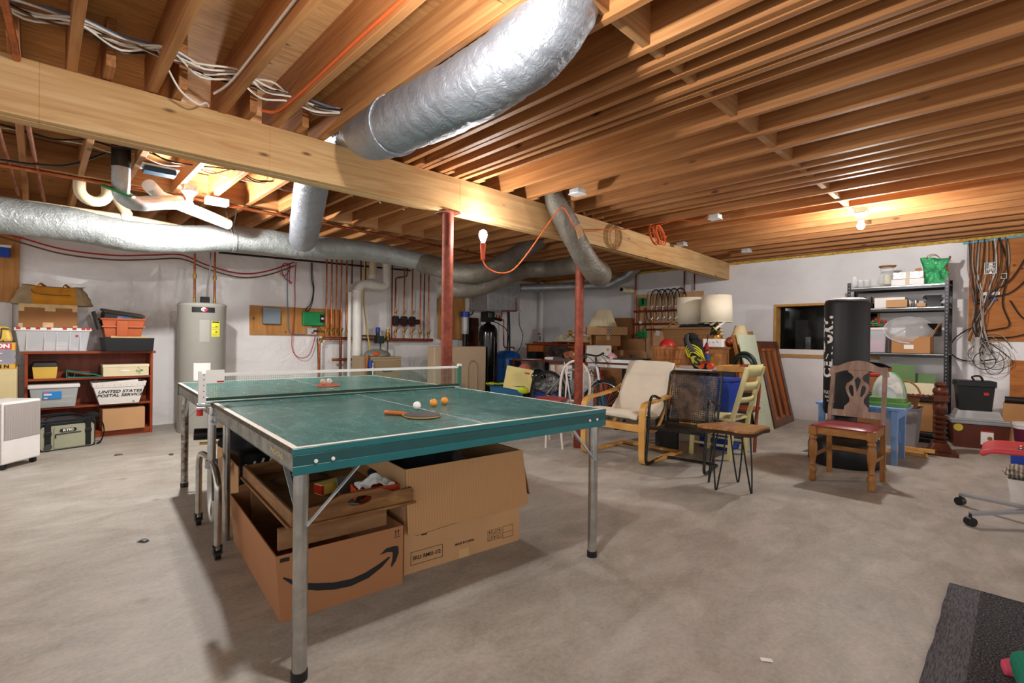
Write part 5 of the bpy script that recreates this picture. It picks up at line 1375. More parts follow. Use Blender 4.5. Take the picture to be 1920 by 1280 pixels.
# carved dining chair, red leather seat (faces -X)
t = thing('dining_chair', 'antique wooden dining chair with a pierced splat and red leather seat', 'dining chair', (4.5, .965, 0), R(-1.5))
WD = wood('aged carved wood', '#5a3a2a', '#8b6a56', '#ab9586', (6, 6, 1.5), False, 2.6, False, .45, .25, .6)
for y in (-.195, .195):
    MB().lathe([(.016, 0), (.022, .005), (.027, .03), (.019, .05), (.027, .075), (.03, .1), (.018, .125), (.026, .135), (.018, .148), (.024, .2), (.032, .27), (.03, .31), (.02, .335), (.029, .345), (.029, .36), (.02, .372), (.024, .38)], 20, (.0, y, 0)).build('front_leg', X['oak'], t)
    MB().box(-.028, y - .028, .375, .028, y + .028, .452).build('corner_block', X['oak'], t, bev=.006)
    m = MB(); m.bar((.42, y * .96, 0), (.40, y * .96, .45), .032, .036); m.build('back_leg', X['oak'], t, bev=.003)
    m = MB(); m.bar((.40, y * .96, .45), (.455, y * .94, .7), .03, .034); m.bar((.455, y * .94, .7), (.485, y * .93, .915), .028, .03); m.build('back_post', WD, t, bev=.003)
for a, b in (((0, -.17), (0, .17)), ((.02, -.195), (.39, -.187)), ((.02, .195), (.39, .187)), ((.4, -.17), (.4, .17))):
    MB().bar((*a, .415), (*b, .415), .024, .062).build('seat_rail', X['oakh'] if a[0] == b[0] else X['oak'], t, bev=.003)
m = MB(); m.grid(lambda u, v: (-.03 + .42 * u, -.205 + .41 * v, .45 + .022 * (1 - (2 * u - 1) ** 6) * (1 - (2 * v - 1) ** 6)), 16, 16); m.box(-.03, -.205, .445, .39, .205, .452)
m.build('seat', mat('oxblood leather', '#7e1420', .28, var=.15, spec=.6), t)
MB().bar((.41, -.17, .22), (.41, .17, .22), .02, .035).build('stretcher', X['oakh'], t)
for y in (-.19, .19): MB().bar((.01, y, .16 + .05), (.41, y, .21), .018, .022).build('side_stretcher', X['oak'], t)
# back pieces in the plane of the posts
BK_ = T(.40, 0, .45, 0, R(10.3), 0) @ T(0, 0, 0, PI / 2, 0, -PI / 2)   # local 2D: x across (+ = -Y world), y up
TOP = [(-.21, .40), (-.19, .46), (-.14, .475), (-.08, .505), (0, .522), (.08, .505), (.14, .475), (.19, .46), (.21, .40), (.17, .405), (.1, .432), (0, .442), (-.1, .432), (-.17, .405)]
m = MB(); m.poly([(p.x, p.y) for p in cat([(x, y, 0) for x, y in TOP], 4, True)], .026, mat=BK_ @ M.Translation((0, 0, -.013))); m.build('crest_rail', WD, t, bev=.003)
m = MB(); m.poly([(-.18, .045), (.18, .045), (.18, .1), (-.18, .1)], .022, mat=BK_ @ M.Translation((0, 0, -.011))); m.build('lower_rail', WD, t, bev=.003)
SP = [(-.07, .44), (-.075, .425), (-.045, .405), (-.03, .38), (-.04, .355), (-.075, .325), (-.085, .29), (-.075, .25), (-.05, .2), (-.05, .17), (-.07, .145), (-.085, .13), (-.085, .1)]
SPo = SP + [(-x, y) for x, y in SP[::-1]]
H1 = [(0, .385), (-.022, .36), (-.018, .33), (0, .255), (.018, .33), (.022, .36)]
H2 = [(-.05, .315), (-.062, .29), (-.055, .255), (-.034, .215), (-.022, .225), (-.026, .28), (-.034, .31)]
m = MB(); m.poly(SPo, .014, holes=[H1, H2, [(-x, y) for x, y in H2]], mat=BK_ @ M.Translation((0, 0, -.007))); m.build('splat', WD, t, bev=.0025)

# free-standing punch bag
t = thing('punch_bag', 'black free-standing punch bag with white lettering behind the carved chair', 'punch bag', (5.38, 1.125, 0))
MB().lathe([(.27, 0), (.292, .03), (.295, .17), (.27, .235), (.15, .285), (.09, .3), (.09, .46)], 48).build('base', mat('black base plastic', '#17181a', .4, var=.15), t)
MB().lathe([(.12, .44), (.168, .46), (.178, .50), (.178, 1.47), (.168, 1.505), (.13, 1.522), (0, 1.526)], 48).build('bag', mat('black vinyl bag', '#1b1c1e', .5, var=.1), t)
MB().lathe([(.169, 1.504), (.132, 1.5225), (.128, 1.524)], 48, cap=False).build('worn_rim', mat('worn vinyl rim', '#77787a', .7, var=.4, scale=30), t)


def wrap(o, a0, r, vert):
    """bend lettering around the bag: text x climbs (vert) or runs round the bag"""
    for v in o.data.vertices:
        x, y, z = v.co
        if vert: a, h = a0 - y / r * -1 * -1, x
        else: a, h = a0 + x / r, y
        v.co = ((r + z) * math.cos(a), (r + z) * math.sin(a), h)
    o.data.update()


CA = math.atan2(-1.125, -5.38)         # angle facing the viewer's side of the bag
o = text('CENTURY.', .165, X['whitep'], t, (0, 0, 0), (0, 0, 0), ext=.0008, bold=.008, ax='LEFT')
mx = max(v.co.x for v in o.data.vertices)
for v in o.data.vertices: v.co.x *= .565 / mx
wrap(o, CA - R(54), .1785, True); o.location.z = .795
for s, z, h in (('WAVE', .655, .05), ('MASTER', .615, .03), ('2XL PRO', .58, .02)):
    o = text(s, h, X['whitep'], t, (0, 0, 0), (0, 0, 0), ext=.0006, bold=.0006, ax='RIGHT', ); wrap(o, CA - R(29), .1785, False); o.location.z = z

# ------------------------------------------------------------------ round the punch bag
t = thing('side_table', 'light blue painted table behind the carved chair', 'table', (5.86, 1.13, 0))
LB = mat('light blue paint', '#7d9fd0', .4, var=.05)
m = MB(); m.poly(rrect(-.25, -.41, .25, .30, .02), .022, mat=T(0, 0, .5)); m.build('top', LB, t, bev=.004)
for x in (-.21, .21):
    for y in (-.33, .25): m = MB(); m.taper((x - .02, y - .022, x + .02, y + .022), (x - .025, y - .028, x + .025, y + .028), 0, .5); m.build('leg', LB, t, bev=.003)
for x in (-.215, .215): MB().box(x - .01, -.34, .42, x + .01, .26, .5).build('apron', LB, t)
for y in (-.345, .265): MB().box(-.2, y - .01, .42, .2, y + .01, .5).build('apron', LB, t)
t = thing('toy_dome', 'clear domed appliance with green trim on the light blue table', 'humidifier', (5.86, .88, .523))
GL = mat('leaf green plastic', '#5d8a45', .4, var=.08)
m = MB(); m.poly(rrect(-.16, -.16, .16, .17, .06), .035); m.build('tray', GL, t, bev=.012)
m = MB(); m.poly(rrect(-.13, -.135, .13, .14, .06), .05, mat=T(0, 0, .03)); m.build('base', GL, t, bev=.012)
m = MB(); m.lathe([(.132, .075), (.13, .13), (.115, .2), (.085, .262), (.045, .3), (.001, .315)], 32, sx=.92, sy=1); m.build('dome', glass('clear dome plastic', (.87, .9, .93), .1, .35), t)
m = MB(); m.tube([(.075, .118 * math.cos(a), .07 + .235 * math.sin(a)) for a in [PI * i / 20 for i in range(21)]], .014, 10); m.build('green_band', GL, t)
MB().tub((-.05, -.05, .05, .05), (-.045, -.045, .045, .045), .08, .19, .006).build('inner_cup', X['white'], t)
m = MB(); m.tube([(-.05, -.06, .08), (-.05, -.055, .16), (-.05, 0, .19), (-.05, .055, .16), (-.05, .06, .08)], .006, 6); m.build('inner_handle', X['white'], t)
t = thing('waste_bin', 'grey plastic waste bin behind the blue table leg', 'bin', (6.85, .9, 0))
GB = mat('grey bin plastic', '#8a8486', .5, var=.05)
MB().tub((-.14, -.12, .14, .12), (-.18, -.15, .18, .15), 0, .42, .004).build('body', GB, t)
MB().tub((-.178, -.148, .178, .148), (-.19, -.16, .19, .16), .395, .425, .01).build('rim', GB, t, bev=.004)
t = thing('splint_basket', 'brown splint basket sitting in the grey waste bin', 'basket', (6.85, .9, .3))
BWV = bands('brown splint weave', '#7a4724', '#a66b38', 26, 'Z', .7, 1, .6)
MB().lathe([(.08, 0), (.1, .02), (.15, .25), (.155, .255), (.145, .25), (.095, .03), (0, .025)], 24, cap=False).build('weave', BWV, t)
MB().tube([(0, .15 * math.cos(a), .24 + .17 * math.sin(a)) for a in [PI * i / 16 for i in range(17)]], .009, 8).build('handle', X['oak'], t)
for i, (x, y, a) in enumerate(((6.3, .79, 80), (6.35, .74, 95))):
    solo(MB().box(-.16, -.02, 0, .16, .02, .035), 'wood_offcut', X['birch'], ('upper' if i else 'lower') + ' pale wood offcut lying on the floor beside the blue table', 'offcut', (x, y, .037 * i), R(a), bev=.002)
t = thing('newel_pedestal', 'dark turned pedestal with a square base standing in front of the steel shelving', 'pedestal', (6.58, .565, 0), R(12))
MB().poly(rrect(-.13, -.13, .13, .13, .01), .035).build('plinth', X['dark'], t, bev=.006)
MB().taper((-.1, -.1, .1, .1), (-.06, -.06, .06, .06), .035, .12).build('moulded_base', X['dark'], t, bev=.015)
pr_ = [(.055, .12), (.06, .14)]
for i in range(5): z = .15 + i * .05; pr_ += [(.036, z), (.058, z + .018), (.06, z + .028), (.036, z + .045)]
pr_ += [(.045, .41), (.058, .45), (.06, .49), (.045, .52), (.06, .535), (.06, .57), (.045, .58), (.05, .6), (.066, .63), (.06, .66), (.035, .68), (.05, .7), (.045, .72), (0, .73)]
MB().lathe(pr_, 28).build('turned_shaft', X['dark'], t)
MB().box(-.062, -.062, .535, .062, .062, .6).build('square_block', X['dark'], t, bev=.006)
pr_ = [(.018, 0)] + [q for i in range(6) for q in ((.014, .02 + i * .04), (.024, .035 + i * .04), (.016, .052 + i * .04))] + [(.014, .27), (.0, .275)]
m = MB(); m.lathe(pr_, 16, mat=T(0, .06, .575, R(-90) , 0, 0)); m.build('turned_rail', X['dark'], t)


# ------------------------------------------------------------------ steel shelving and its load
SX0, SX1, SY0, SY1 = 7.47, 7.88, .58, 1.56
t = thing('steel_shelving', 'dark perforated steel shelving unit against the right wall', 'shelving', ((SX0 + SX1) / 2, (SY0 + SY1) / 2, 0))
SB = mat('dark shelf enamel', '#2b2a2d', .35, .4, var=.1)
ox, oy = (SX0 + SX1) / 2, (SY0 + SY1) / 2
for x, sx in ((SX0, 1), (SX1, -1)):
    for y, sy in ((SY0, 1), (SY1, -1)):
        m = MB(); m.box(*sorted((x - ox, x - ox + sx * .003))[:1], *sorted((y - oy, y - oy + sy * .038))[:1], 0, sorted((x - ox, x - ox + sx * .003))[1], sorted((y - oy, y - oy + sy * .038))[1], 1.88)
        a, b = sorted((x - ox, x - ox + sx * .038)); c, d = sorted((y - oy, y - oy + sy * .003)); m.box(a, c, 0, b, d, 1.88)
        p = m.build('upright', SB, t)
        if x == SX0:
            q = MB()
            for k in range(44): q.lathe([(.0055, 0), (.0055, .0012)], 8, mat=T(x - ox - .0004, y - oy + sy * .019, .05 + k * .042, 0, -PI / 2))
            q.build('punched_hole', mat('pale hole', '#b9b3ad', .7, var=0), p)
for z in (1.815, 1.55, 1.0, .5, .08):
    m = MB(); m.box(SX0 - ox + .002, SY0 - oy + .003, z - .045, SX0 - ox + .02, SY1 - oy - .003, z); m.box(SX1 - ox - .02, SY0 - oy + .003, z - .045, SX1 - ox - .002, SY1 - oy - .003, z)
    m.box(SX0 - ox + .02, SY0 - oy + .003, z - .012, SX1 - ox - .02, SY1 - oy - .003, z - .002); m.box(SX0 - ox + .001, SY0 - oy + .04, z - .014, SX0 - ox + .002, SY1 - oy - .04, z - .004, 1)
    m.build('shelf', [SB, X['steel']], t)
GLS = glass('drinking glass', (.93, .95, .96), .04, .16)
for i, (x, y, h, r) in enumerate(((7.55, 1.50, .15, .036), (7.55, 1.435, .1, .034), (7.56, 1.37, .1, .034), (7.56, 1.30, .1, .034), (7.66, 1.46, .1, .034), (7.67, 1.39, .1, .034))):
    solo(MB().lathe([(r * .8, 0), (r, .01), (r * 1.05, h * .6), (r, h), (r * .9, h), (r * .9, .012), (0, .012)], 20, cap=False), 'drinking_glass', GLS,
         'tall narrow glass at the left end of the top steel shelf' if i == 0 else 'short clear glass on the top steel shelf left of the vase', 'glass', (x, y, 1.816), 0, None if i == 0 else 'glasses on the top steel shelf')
t = thing('hurricane_vase', 'clear flared vase holding a white candle on the top steel shelf', 'vase', (7.6, 1.17, 1.816))
MB().lathe([(.05, 0), (.085, .02), (.1, .07), (.09, .13), (.065, .19), (.072, .24), (.085, .255), (.08, .255), (.06, .19), (.085, .13), (.095, .07), (.08, .025), (0, .02)], 28, cap=False).build('glass', GLS, t)
MB().cyl((0, 0, .03), (0, 0, .15), .045, n=24).build('candle', X['cream'], t)
MB().lathe([(.076, .24), (.09, .252), (.09, .262), (.076, .262)], 28, cap=False).build('rim_band', X['oak'], t)
for i, (y, l, d, h, z) in enumerate(((.99, 'lower silver foil wrapped box on the top steel shelf', .0, .075, 0), (.985, 'upper silver foil wrapped box on the top steel shelf', .01, .085, .0765))):
    t = thing('gift_box', l, 'box', (7.62, y - .03, 1.816 + z), 0)
    MB().box(-.13, -.155 + d, 0, .13, .155 - d, h).build('body', foil('crinkled silver wrap', '#d6d4d2', .3, (1, 1, 1), .15, .6) if i else mat('white wrap', '#dedad6', .4, var=.06), t, bev=.004)
    MB().box(-.132, -.02, -.0, .132, .02, h + .001).build('ribbon', mat('champagne ribbon', '#c0ab8c', .4, var=.1), t)
t = thing('gift_bag', 'crumpled green gift bag with a brown side on the top steel shelf', 'bag', (7.62, .72, 1.816))
m = MB()


def gb(u, v):
    a = 2 * PI * u; w, d = .105 + .02 * v, .055 - .02 * v
    x = d * max(-1, min(1, 1.5 * math.cos(a))); y = w * max(-1, min(1, 1.5 * math.sin(a)))
    n = .02 * noise.noise(V((math.cos(a) * 3, math.sin(a) * 3, v * 4)))
    return (x + n, y * (1 + .12 * math.sin(v * 7)) + n, .31 * v + .015 * math.sin(3 * a) * v)


m.grid(gb, 40, 14); m.m = [0 if math.cos(2 * PI * (i // 14) / 40) < .5 and math.sin(2 * PI * (i // 14) / 40) > -.6 else 1 for i in range(len(m.f))]
m.build('bag', [foil('crinkled green foil', '#2f8f55', .35, (1, 1, 1), .3, .5), mat('rust paper', '#9a5a2c', .8, var=.25)], t)
m = MB()
for x in (-.05, .05): m.tube(cat([(x, .07, .3), (x, .06, .34), (x, .0, .35), (x, -.04, .31)], 5), .004, 6)
m.build('handle', X['oak'], t)
MB().box(-.06, .09, .03, -.05, .15, .22, mat=T(0, 0, 0, R(-8))).build('brown_card', X['card'], t)
# second shelf
rr = random.Random(12)
for i in range(9):
    y = 1.5 - i * .022
    solo(MB().box(-.065, -.008, 0, .065, .008, .125 + .01 * (i % 3)), 'disc_case', mat('case spine %d' % (i % 3), ('#5f4a42', '#7a6a60', '#3b3436')[i % 3], .4, var=.1), 'thin dark disc case standing in the row on the second steel shelf', 'case', (7.55, y, 1.552), 0, 'disc cases on the second shelf')
carton('white and tan shallow carton beside the disc cases on the second steel shelf', .3, .25, .125, (7.62, 1.13, 1.552), R(90), X['whitep'], False)
solo(MB().box(-.12, -.1, 0, .12, .1, .09), 'tan_carton', X['cardl'], 'small tan carton in front of the white one on the second steel shelf', 'box', (7.55, 1.06, 1.552), 0, rot=(0, 0, R(4)))
for i, y in enumerate((.935, .88)):
    solo(MB().lathe([(.024, 0), (.025, .002), (.025, .075), (.024, .08), (0, .08)], 18), 'metal_tin', X['steel'], ('left' if i == 0 else 'right') + ' one of two shiny tins in the middle of the second steel shelf', 'tin', (7.52, y, 1.552))
for i in range(4):
    solo(MB().box(-.13, -.07 + .0, 0, .13, .07, .025).box(-.135, -.075, .025, .135, .075, .032), 'black_case', X['black'], 'flat black case at the right end of the second steel shelf, %s of the stack' % ('bottom', 'second', 'third', 'topmost')[i], 'case', (7.6, .72 + .02 * (i % 2), 1.552 + i * .033), R(4 * i))
solo(MB().box(-.1, -.04, 0, .1, .04, .04), 'card_tray', X['cardl'], 'small tan tray by the black cases on the second steel shelf', 'tray', (7.52, .83, 1.552), R(5))
# third shelf
t = bin_('storage_bin', 'clear bin full of pink fabric on the third steel shelf', .3, .34, .29, CLEAR, X['white'], (7.66, 1.33, 1.002), 0, .012, .02)
t['label'] = 'clear bin full of pink fabric on the third steel shelf'
m = MB(); m.grid(lambda u, v: (-.13 + .26 * u, -.15 + .3 * v, .17 + .02 * noise.noise(V((u * 5, v * 5, 0)))), 12, 12); m.box(-.13, -.15, .006, .13, .15, .165)
solo(m, 'pink_fabric', mat('pink fabric', '#cf6a8e', .85, var=.1, bump=.3, bscale=12), 'bright pink fabric folded inside the clear bin', 'fabric', (7.66, 1.33, 1.003))
t = thing('string_lights', 'heap of red string lights on a green wire above the pink bin', 'string lights', (7.64, 1.33, 1.315))
P = [(.1 * math.cos(i * 2.1) * (.4 + .6 * rr.random()), .15 * math.sin(i * 1.37) * (.5 + .5 * rr.random()), .02 + .07 * rr.random()) for i in range(22)]
MB().tube(cat(P, 4), .006, 6).build('wire', X['green'], t)
for p in P[::1][:16]:
    MB().sph((p[0], p[1], p[2] + .015), .015, .015, .026, 10).build('lamp_bulb', mat('red bulb', '#c2202c', .25, var=.1), t)
t = carton('open cardboard box holding a clear plastic dome on the third steel shelf', .36, .36, .2, (7.65, .92, 1.002), R(-90), X['card'], False)
MB().box(-.06, -.182, .05, .03, -.18, .1).build('label', X['whitep'], t)
m = MB(); m.add([(.18, .18, .2), (.18, -.18, .2), (.26, -.18, .36), (.26, .18, .36)], [(0, 1, 2, 3)]); m.build('side_flap', X['cardl'], t, solid=.004)
t = thing('plastic_dome', 'crumpled clear plastic dome tilted in the open cardboard box', 'dome', (7.56, .95, 1.28), 0, None, (0, R(-62), R(12)))
m = MB(); m.lathe([(.235, 0), (.24, .012), (.225, .03), (.2, .05), (.16, .07), (.11, .088), (.06, .097), (.002, .1)], 56, sx=.75, cap=False)
m.v = [(x * (1 + .06 * noise.noise(V((x * 22, y * 22, z * 9)))), y * (1 + .06 * noise.noise(V((x * 20, y * 20, 3)))), z + .018 * noise.noise(V((x * 16, y * 16, 7)))) for x, y, z in m.v]
m.build('dome', glass('clear crinkled plastic', (.86, .86, .86), .1, .4), t)
MB().tube([(.24 * .75 * math.cos(a), .24 * math.sin(a), .004) for a in [2 * PI * i / 32 for i in range(32)]], .006, 6, True).build('rim', X['white'], t)
solo(MB().lathe([(.16, 0), (.17, .01), (.17, .14), (.16, .15), (0, .15)], 28), 'black_pot', mat('speckled black enamel', '#17171a', .25, var=.6, scale=90), 'speckled black pot behind the clear plastic dome', 'pot', (7.72, .83, 1.205))
# fourth shelf
solo(MB().sph((0, 0, 0), .17, .25, .12, 24, z0=0).lathe([(.1, -.02), (.1, 0)], 20), 'black_helmet', X['black'], 'black dome of a bag on the fourth steel shelf behind the red tray', 'bag', (7.7, 1.35, .755))
solo(MB().box(-.12, -.22, 0, .12, .22, .05), 'red_tray', X['red'], 'flat red case on the fourth steel shelf', 'case', (7.62, 1.32, .7), R(4), bev=.015)
carton('plain carton under the red case on the fourth steel shelf', .4, .3, .195, (7.66, 1.3, .502), R(90), X['cardd'], False)
t = carton('cream carton with open flaps on the fourth steel shelf', .4, .32, .15, (7.64, .9, .502), R(-90), X['cream'], False)
m = MB(); m.add([(-.19, -.16, .15), (.03, -.16, .15), (.03, -.19, .36), (-.19, -.19, .37)], [(0, 1, 2, 3)]); m.build('green_flap', mat('sage green card', '#6c8a5c', .8, var=.06), t, solid=.005)
solo(MB().box(-.015, -.12, 0, .015, .12, .2), 'green_folder', bpy.data.materials['sage green card'], 'sage green folder standing in the cream carton', 'folder', (7.6, .82, .56), R(6))
t = thing('spray_bottle', 'blue spray bottle with a green trigger on the fourth steel shelf', 'bottle', (7.57, 1.09, .502))
MB().lathe([(.045, 0), (.05, .01), (.05, .16), (.03, .21), (.018, .23), (.018, .25), (0, .25)], 20).build('body', X['blue'], t)
m = MB(); m.bar((0, 0, .255), (-.02, .1, .29), .025, .03); m.build('trigger', X['green'], t)
solo(MB().lathe([(.05, 0), (.055, .01), (.055, .18), (.03, .22), (.02, .24), (0, .24)], 20), 'white_jug', X['white'], 'white plastic jug beside the blue spray bottle', 'jug', (7.56, .985, .502))
solo(MB().bar((0, -.13, 0), (0, .12, .03), .05, .035), 'red_clamp', X['red'], 'red tool lying across the jugs on the fourth steel shelf', 'tool', (7.6, 1.03, .765))
solo(MB().lathe([(.03, 0), (.05, .02), (.055, .08), (.05, .08), (.045, .02), (0, .015)], 20, cap=False), 'glass_jar', GLS, 'small glass jar on the left carton of the fourth steel shelf', 'jar', (7.55, 1.18, .502))
carton('tall cardboard box under the fourth steel shelf', .3, .26, .34, (7.66, .86, .082), R(90), X['card'], True)
carton('dark cardboard box under the fourth steel shelf at left', .34, .3, .3, (7.66, 1.3, .082), R(90), X['cardd'], False)
for i in range(2): solo(MB().box(-.03, -.25, 0, .03, .25, .02), 'black_strip', X['black'], ('upper' if i else 'lower') + ' black metal strip on the floor in front of the steel shelving', 'strip', (7.25, .95, .022 * i), R(4 * i))
# ------------------------------------------------------------------ bicycle, white chair and the far corner heap
t = thing('bicycle', 'silver and black bicycle leaning behind the second post', 'bicycle', (5.2, 4.66, 0), 0, None, (R(0), R(4), R(-90)))
AL = mat('silver frame paint', '#b9bcc0', .3, .6, var=.05); TI = mat('black tyre', '#1a1a1b', .8, var=.1)
for hx in (0, .96):
    w_ = thing('wheel', None, None); w_.name = 'wheel'
    bpy.data.objects.remove(w_)
    m = MB(); m.tube([(hx + .325 * math.cos(a), 0, .338 + .325 * math.sin(a)) for a in [2 * PI * i / 48 for i in range(48)]], .018, 10, True)
    q = m.build('wheel', TI, t)
    m = MB(); m.tube([(hx + .3 * math.cos(a), 0, .338 + .3 * math.sin(a)) for a in [2 * PI * i / 48 for i in range(48)]], .009, 8, True); m.build('rim', X['steel'] if hx else X['greyd'], q)
    m = MB()
    for i in range(28):
        a = 2 * PI * i / 28; m.bar((hx + .02 * math.cos(a + .5 * (-1) ** i), .015 * (-1) ** i, .338 + .02 * math.sin(a + .5 * (-1) ** i)), (hx + .295 * math.cos(a), 0, .338 + .295 * math.sin(a)), .0022, .0022)
    m.build('spokes', X['steel'], q)
    MB().tube([(hx, -.06, .338), (hx, .06, .338)], .02, 12).build('hub', X['greyd'], q)
BBk, ST, HT, HB = (.42, 0, .28), (.3, 0, .72), (.80, 0, .82), (.845, 0, .68)
m = MB(); m.tube([BBk, (.26, 0, .8)], .016, 10); m.tube([ST, HT], .016, 10); m.tube([BBk, HB], .02, 10); m.tube([(.79, 0, .86), (.85, 0, .66)], .02, 10)
for y in (-.05, .05): m.tube([(0, y, .338), BBk], .009, 8); m.tube([(0, y, .338), ST], .008, 8)
m.build('frame', AL, t)
m = MB()
for y in (-.055, .055): m.tube(cat([(.85, y * .6, .66), (.87, y, .6), (.96, y, .338)], 4), .012, 8)
m.build('fork', X['black'], t)
m = MB(); m.tube([(.79, 0, .86), (.77, 0, .95)], .014, 8); m.tube(cat([(.66, -.3, .98), (.73, -.2, .99), (.78, -.05, .97), (.78, .05, .97), (.73, .2, .99), (.66, .3, .98)], 5), .012, 8); m.build('handlebar', X['black'], t)
for y in (-.25, .25): MB().tube([(.66, y * 1.25, .98), (.715, y * .9, .988)], .018, 10).build('grip', X['cream'] if y < 0 else X['black'], t)
for y in (-.2, .2): MB().tube(cat([(.74, y, .97), (.8, y * 1.1, .95), (.78, y * 1.5, .93)], 4), .006, 6).build('brake_lever', X['black'], t)
m = MB(); m.tube(cat([(.74, -.15, .97), (.86, -.12, .88), (.92, -.05, .75), (.86, 0, .64)], 5), .004, 6); m.tube(cat([(.74, .15, .97), (.9, .1, .86), (.88, 0, .72), (.7, 0, .7)], 5), .004, 6); m.build('brake_cable', X['black'], t)
m = MB(); m.poly([(p.x, p.y) for p in cat([(-.14, -.07, 0), (-.16, 0, 0), (-.14, .07, 0), (-.02, .05, 0), (.1, .018, 0), (.13, 0, 0), (.1, -.018, 0), (-.02, -.05, 0)], 4, True)], .04, mat=T(.25, 0, .84)); m.build('saddle', X['greyd'], t, bev=.012)
MB().tube([(.26, 0, .8), (.25, 0, .85)], .012, 8).build('seat_post', X['steel'], t)
m = MB(); m.tube([(.42 + .09 * math.cos(a), .06, .28 + .09 * math.sin(a)) for a in [2 * PI * i / 28 for i in range(28)]], .006, 6, True); m.tube([(0 + .045 * math.cos(a), .06, .338 + .045 * math.sin(a)) for a in [2 * PI * i / 20 for i in range(20)]], .012, 6, True); m.tube([(0, .06, .383), (.42, .06, .37)], .004, 5); m.tube([(0, .06, .293), (.42, .06, .19)], .004, 5); m.build('drivetrain', X['greyd'], t)
m = MB()
for s in (-1, 1): m.bar((.42, s * .07, .28), (.42 + s * .12, s * .09, .28 - s * .12), .02, .012); m.box(.42 + s * .12 - .04, s * .1 - .03, .28 - s * .12 - .01, .42 + s * .12 + .04, s * .1 + .03, .28 - s * .12 + .01)
m.build('crank', X['black'], t)
MB().tube([(.36, .025, .4), (.27, .025, .66)], .03, 12).build('pump_bag', X['black'], t)

t = thing('arch_back_chair', 'white painted arch-back chair with a red seat behind the table corner', 'chair', (3.95, 3.47, 0), R(0))
WP = mat('chipped white paint', '#ddd0c4', .5, var=.08)
MB().lathe([(.0, 0), (.17, 0), (.18, .01), (.17, .025), (0, .03)], 32, (-.02, 0, .47)).build('seat', mat('worn red vinyl seat', '#a34a42', .5, var=.35, scale=10), t)
for x, y in ((-.17, -.07), (-.1, -.3 + .1), (.14, .13), (.14, -.16)): MB().cyl((x * 1.1, y * 1.25, 0), (x * .75, y * .75, .475), .011, .014, 10).build('leg', WP, t)
m = MB(); m.tube(cat([(.2, .06, .47), (.215, .065, .62), (.22, .04, .76), (.225, -.03, .85), (.228, -.13, .885), (.225, -.24, .85), (.22, -.31, .76), (.215, -.335, .62), (.2, -.33, .47)], 7), .014, 10); m.build('back_arch', WP, t)
for y in (-.02, -.25): MB().tube([(.2, y, .47), (.225, y, .84)], .008, 8).build('back_rod', WP, t)
m = MB()
for z in (.18, .3): m.bar((-.14, -.2, z), (-.17, .0, z), .012, .012); m.bar((-.17, .0, z), (.14, .13, z), .012, .012); m.bar((-.12, -.2, z), (.14, -.16, z), .012, .012)
m.build('stretcher', WP, t)
MB().tube(cat([(.2, .06, .47), (.17, .02, .46), (.16, -.15, .462), (.2, -.33, .47)], 4), .012, 8).build('rear_rail', WP, t)

t = bin_('storage_bin', 'teal blue open bin with papers in front of the black tank', .5, .38, .42, mat('teal blue plastic', '#1d5a80', .45, var=.06), None, (5.12, 5.38, 0), R(-50), .03)
MB().tub((-.24, -.18, .24, .18), (-.265, -.205, .265, .205), .39, .425, .02).build('rim', bpy.data.materials['teal blue plastic'], t, bev=.004)
t = thing('file_carton', 'pale yellow carton with a red logo sticking out of the teal bin', 'box', (5.12, 5.2, .36), R(-46), None, (R(-8), R(10), R(-46)))
MB().box(-.2, -.09, 0, .2, .09, .33).build('body', mat('pale yellow board', '#dccb84', .7, var=.04), t, bev=.003)
MB().poly(rrect(.08, .255, .15, .28, .008), .002, mat=T(0, -.09, 0, PI / 2)).build('red_mark', X['red'], t)
MB().sph((.1, -.06, .02), .1, .06, .06, 14).build('lime_wrap', mat('lime wrap', '#c9d42e', .5, var=.05), t)
solo(MB().grid(lambda u, v: (-.16 + .32 * u, -.1 + .2 * v, .04 * noise.noise(V((u * 5, v * 5, 3))) + .04), 14, 10), 'lime_bag', bpy.data.materials['lime wrap'], 'lime yellow wrapping spilling at the left of the teal bin', 'wrap', (5.0, 5.5, .4), R(-45), solid=.003)
t = bin_('storage_bin', 'bright blue open bin behind the bicycle wheel', .5, .36, .33, X['blue'], None, (5.6, 5.02, 0), R(-48), .02)
MB().tub((-.25, -.18, .25, .18), (-.265, -.195, .265, .195), .3, .335, .018).build('rim', X['blue'], t, bev=.004)
SV = foil('silver patterned film', '#bfc0bf', .3, (1, 1, 1), .75, .7, 1.0)
blob('silver_bag', 'crinkled silver and black plastic bags heaped in the bright blue bin', 'bag', (5.6, 5.02, .2), .21, .16, .19, SV, 14, .35, 3.0, R(-48))
t = thing('bike_helmet', 'black bicycle helmet on the silver bags left of the saddle', 'helmet', (5.36, 5.0, .56), R(-40))
m = MB(); m.sph((0, 0, 0), .15, .11, .12, 24, z0=-.15); m.build('shell', mat('gloss black helmet', '#17191d', .18, var=.2), t)
m = MB()
for y in (-.05, 0, .05): m.tube([(-.12 * math.cos(a) * 1.02, y, .125 * math.sin(a)) for a in [PI * i / 10 for i in range(2, 9)]], .009, 6)
m.build('vent_rib', X['greyd'], t)
solo(MB().sph((0, 0, .1), .13, .1, .13, 18), 'red_pack', mat('coral fabric', '#c46a58', .8, var=.3, scale=5), 'coral and red pack behind the black bicycle helmet', 'pack', (5.62, 5.52, .502))
t = thing('storage_stand', 'low dark box stand holding the coral pack behind the bicycle', 'stand', (5.66, 5.56, 0), R(-45))
MB().box(-.2, -.14, 0, .2, .14, .5).build('body', X['cardd'], t)
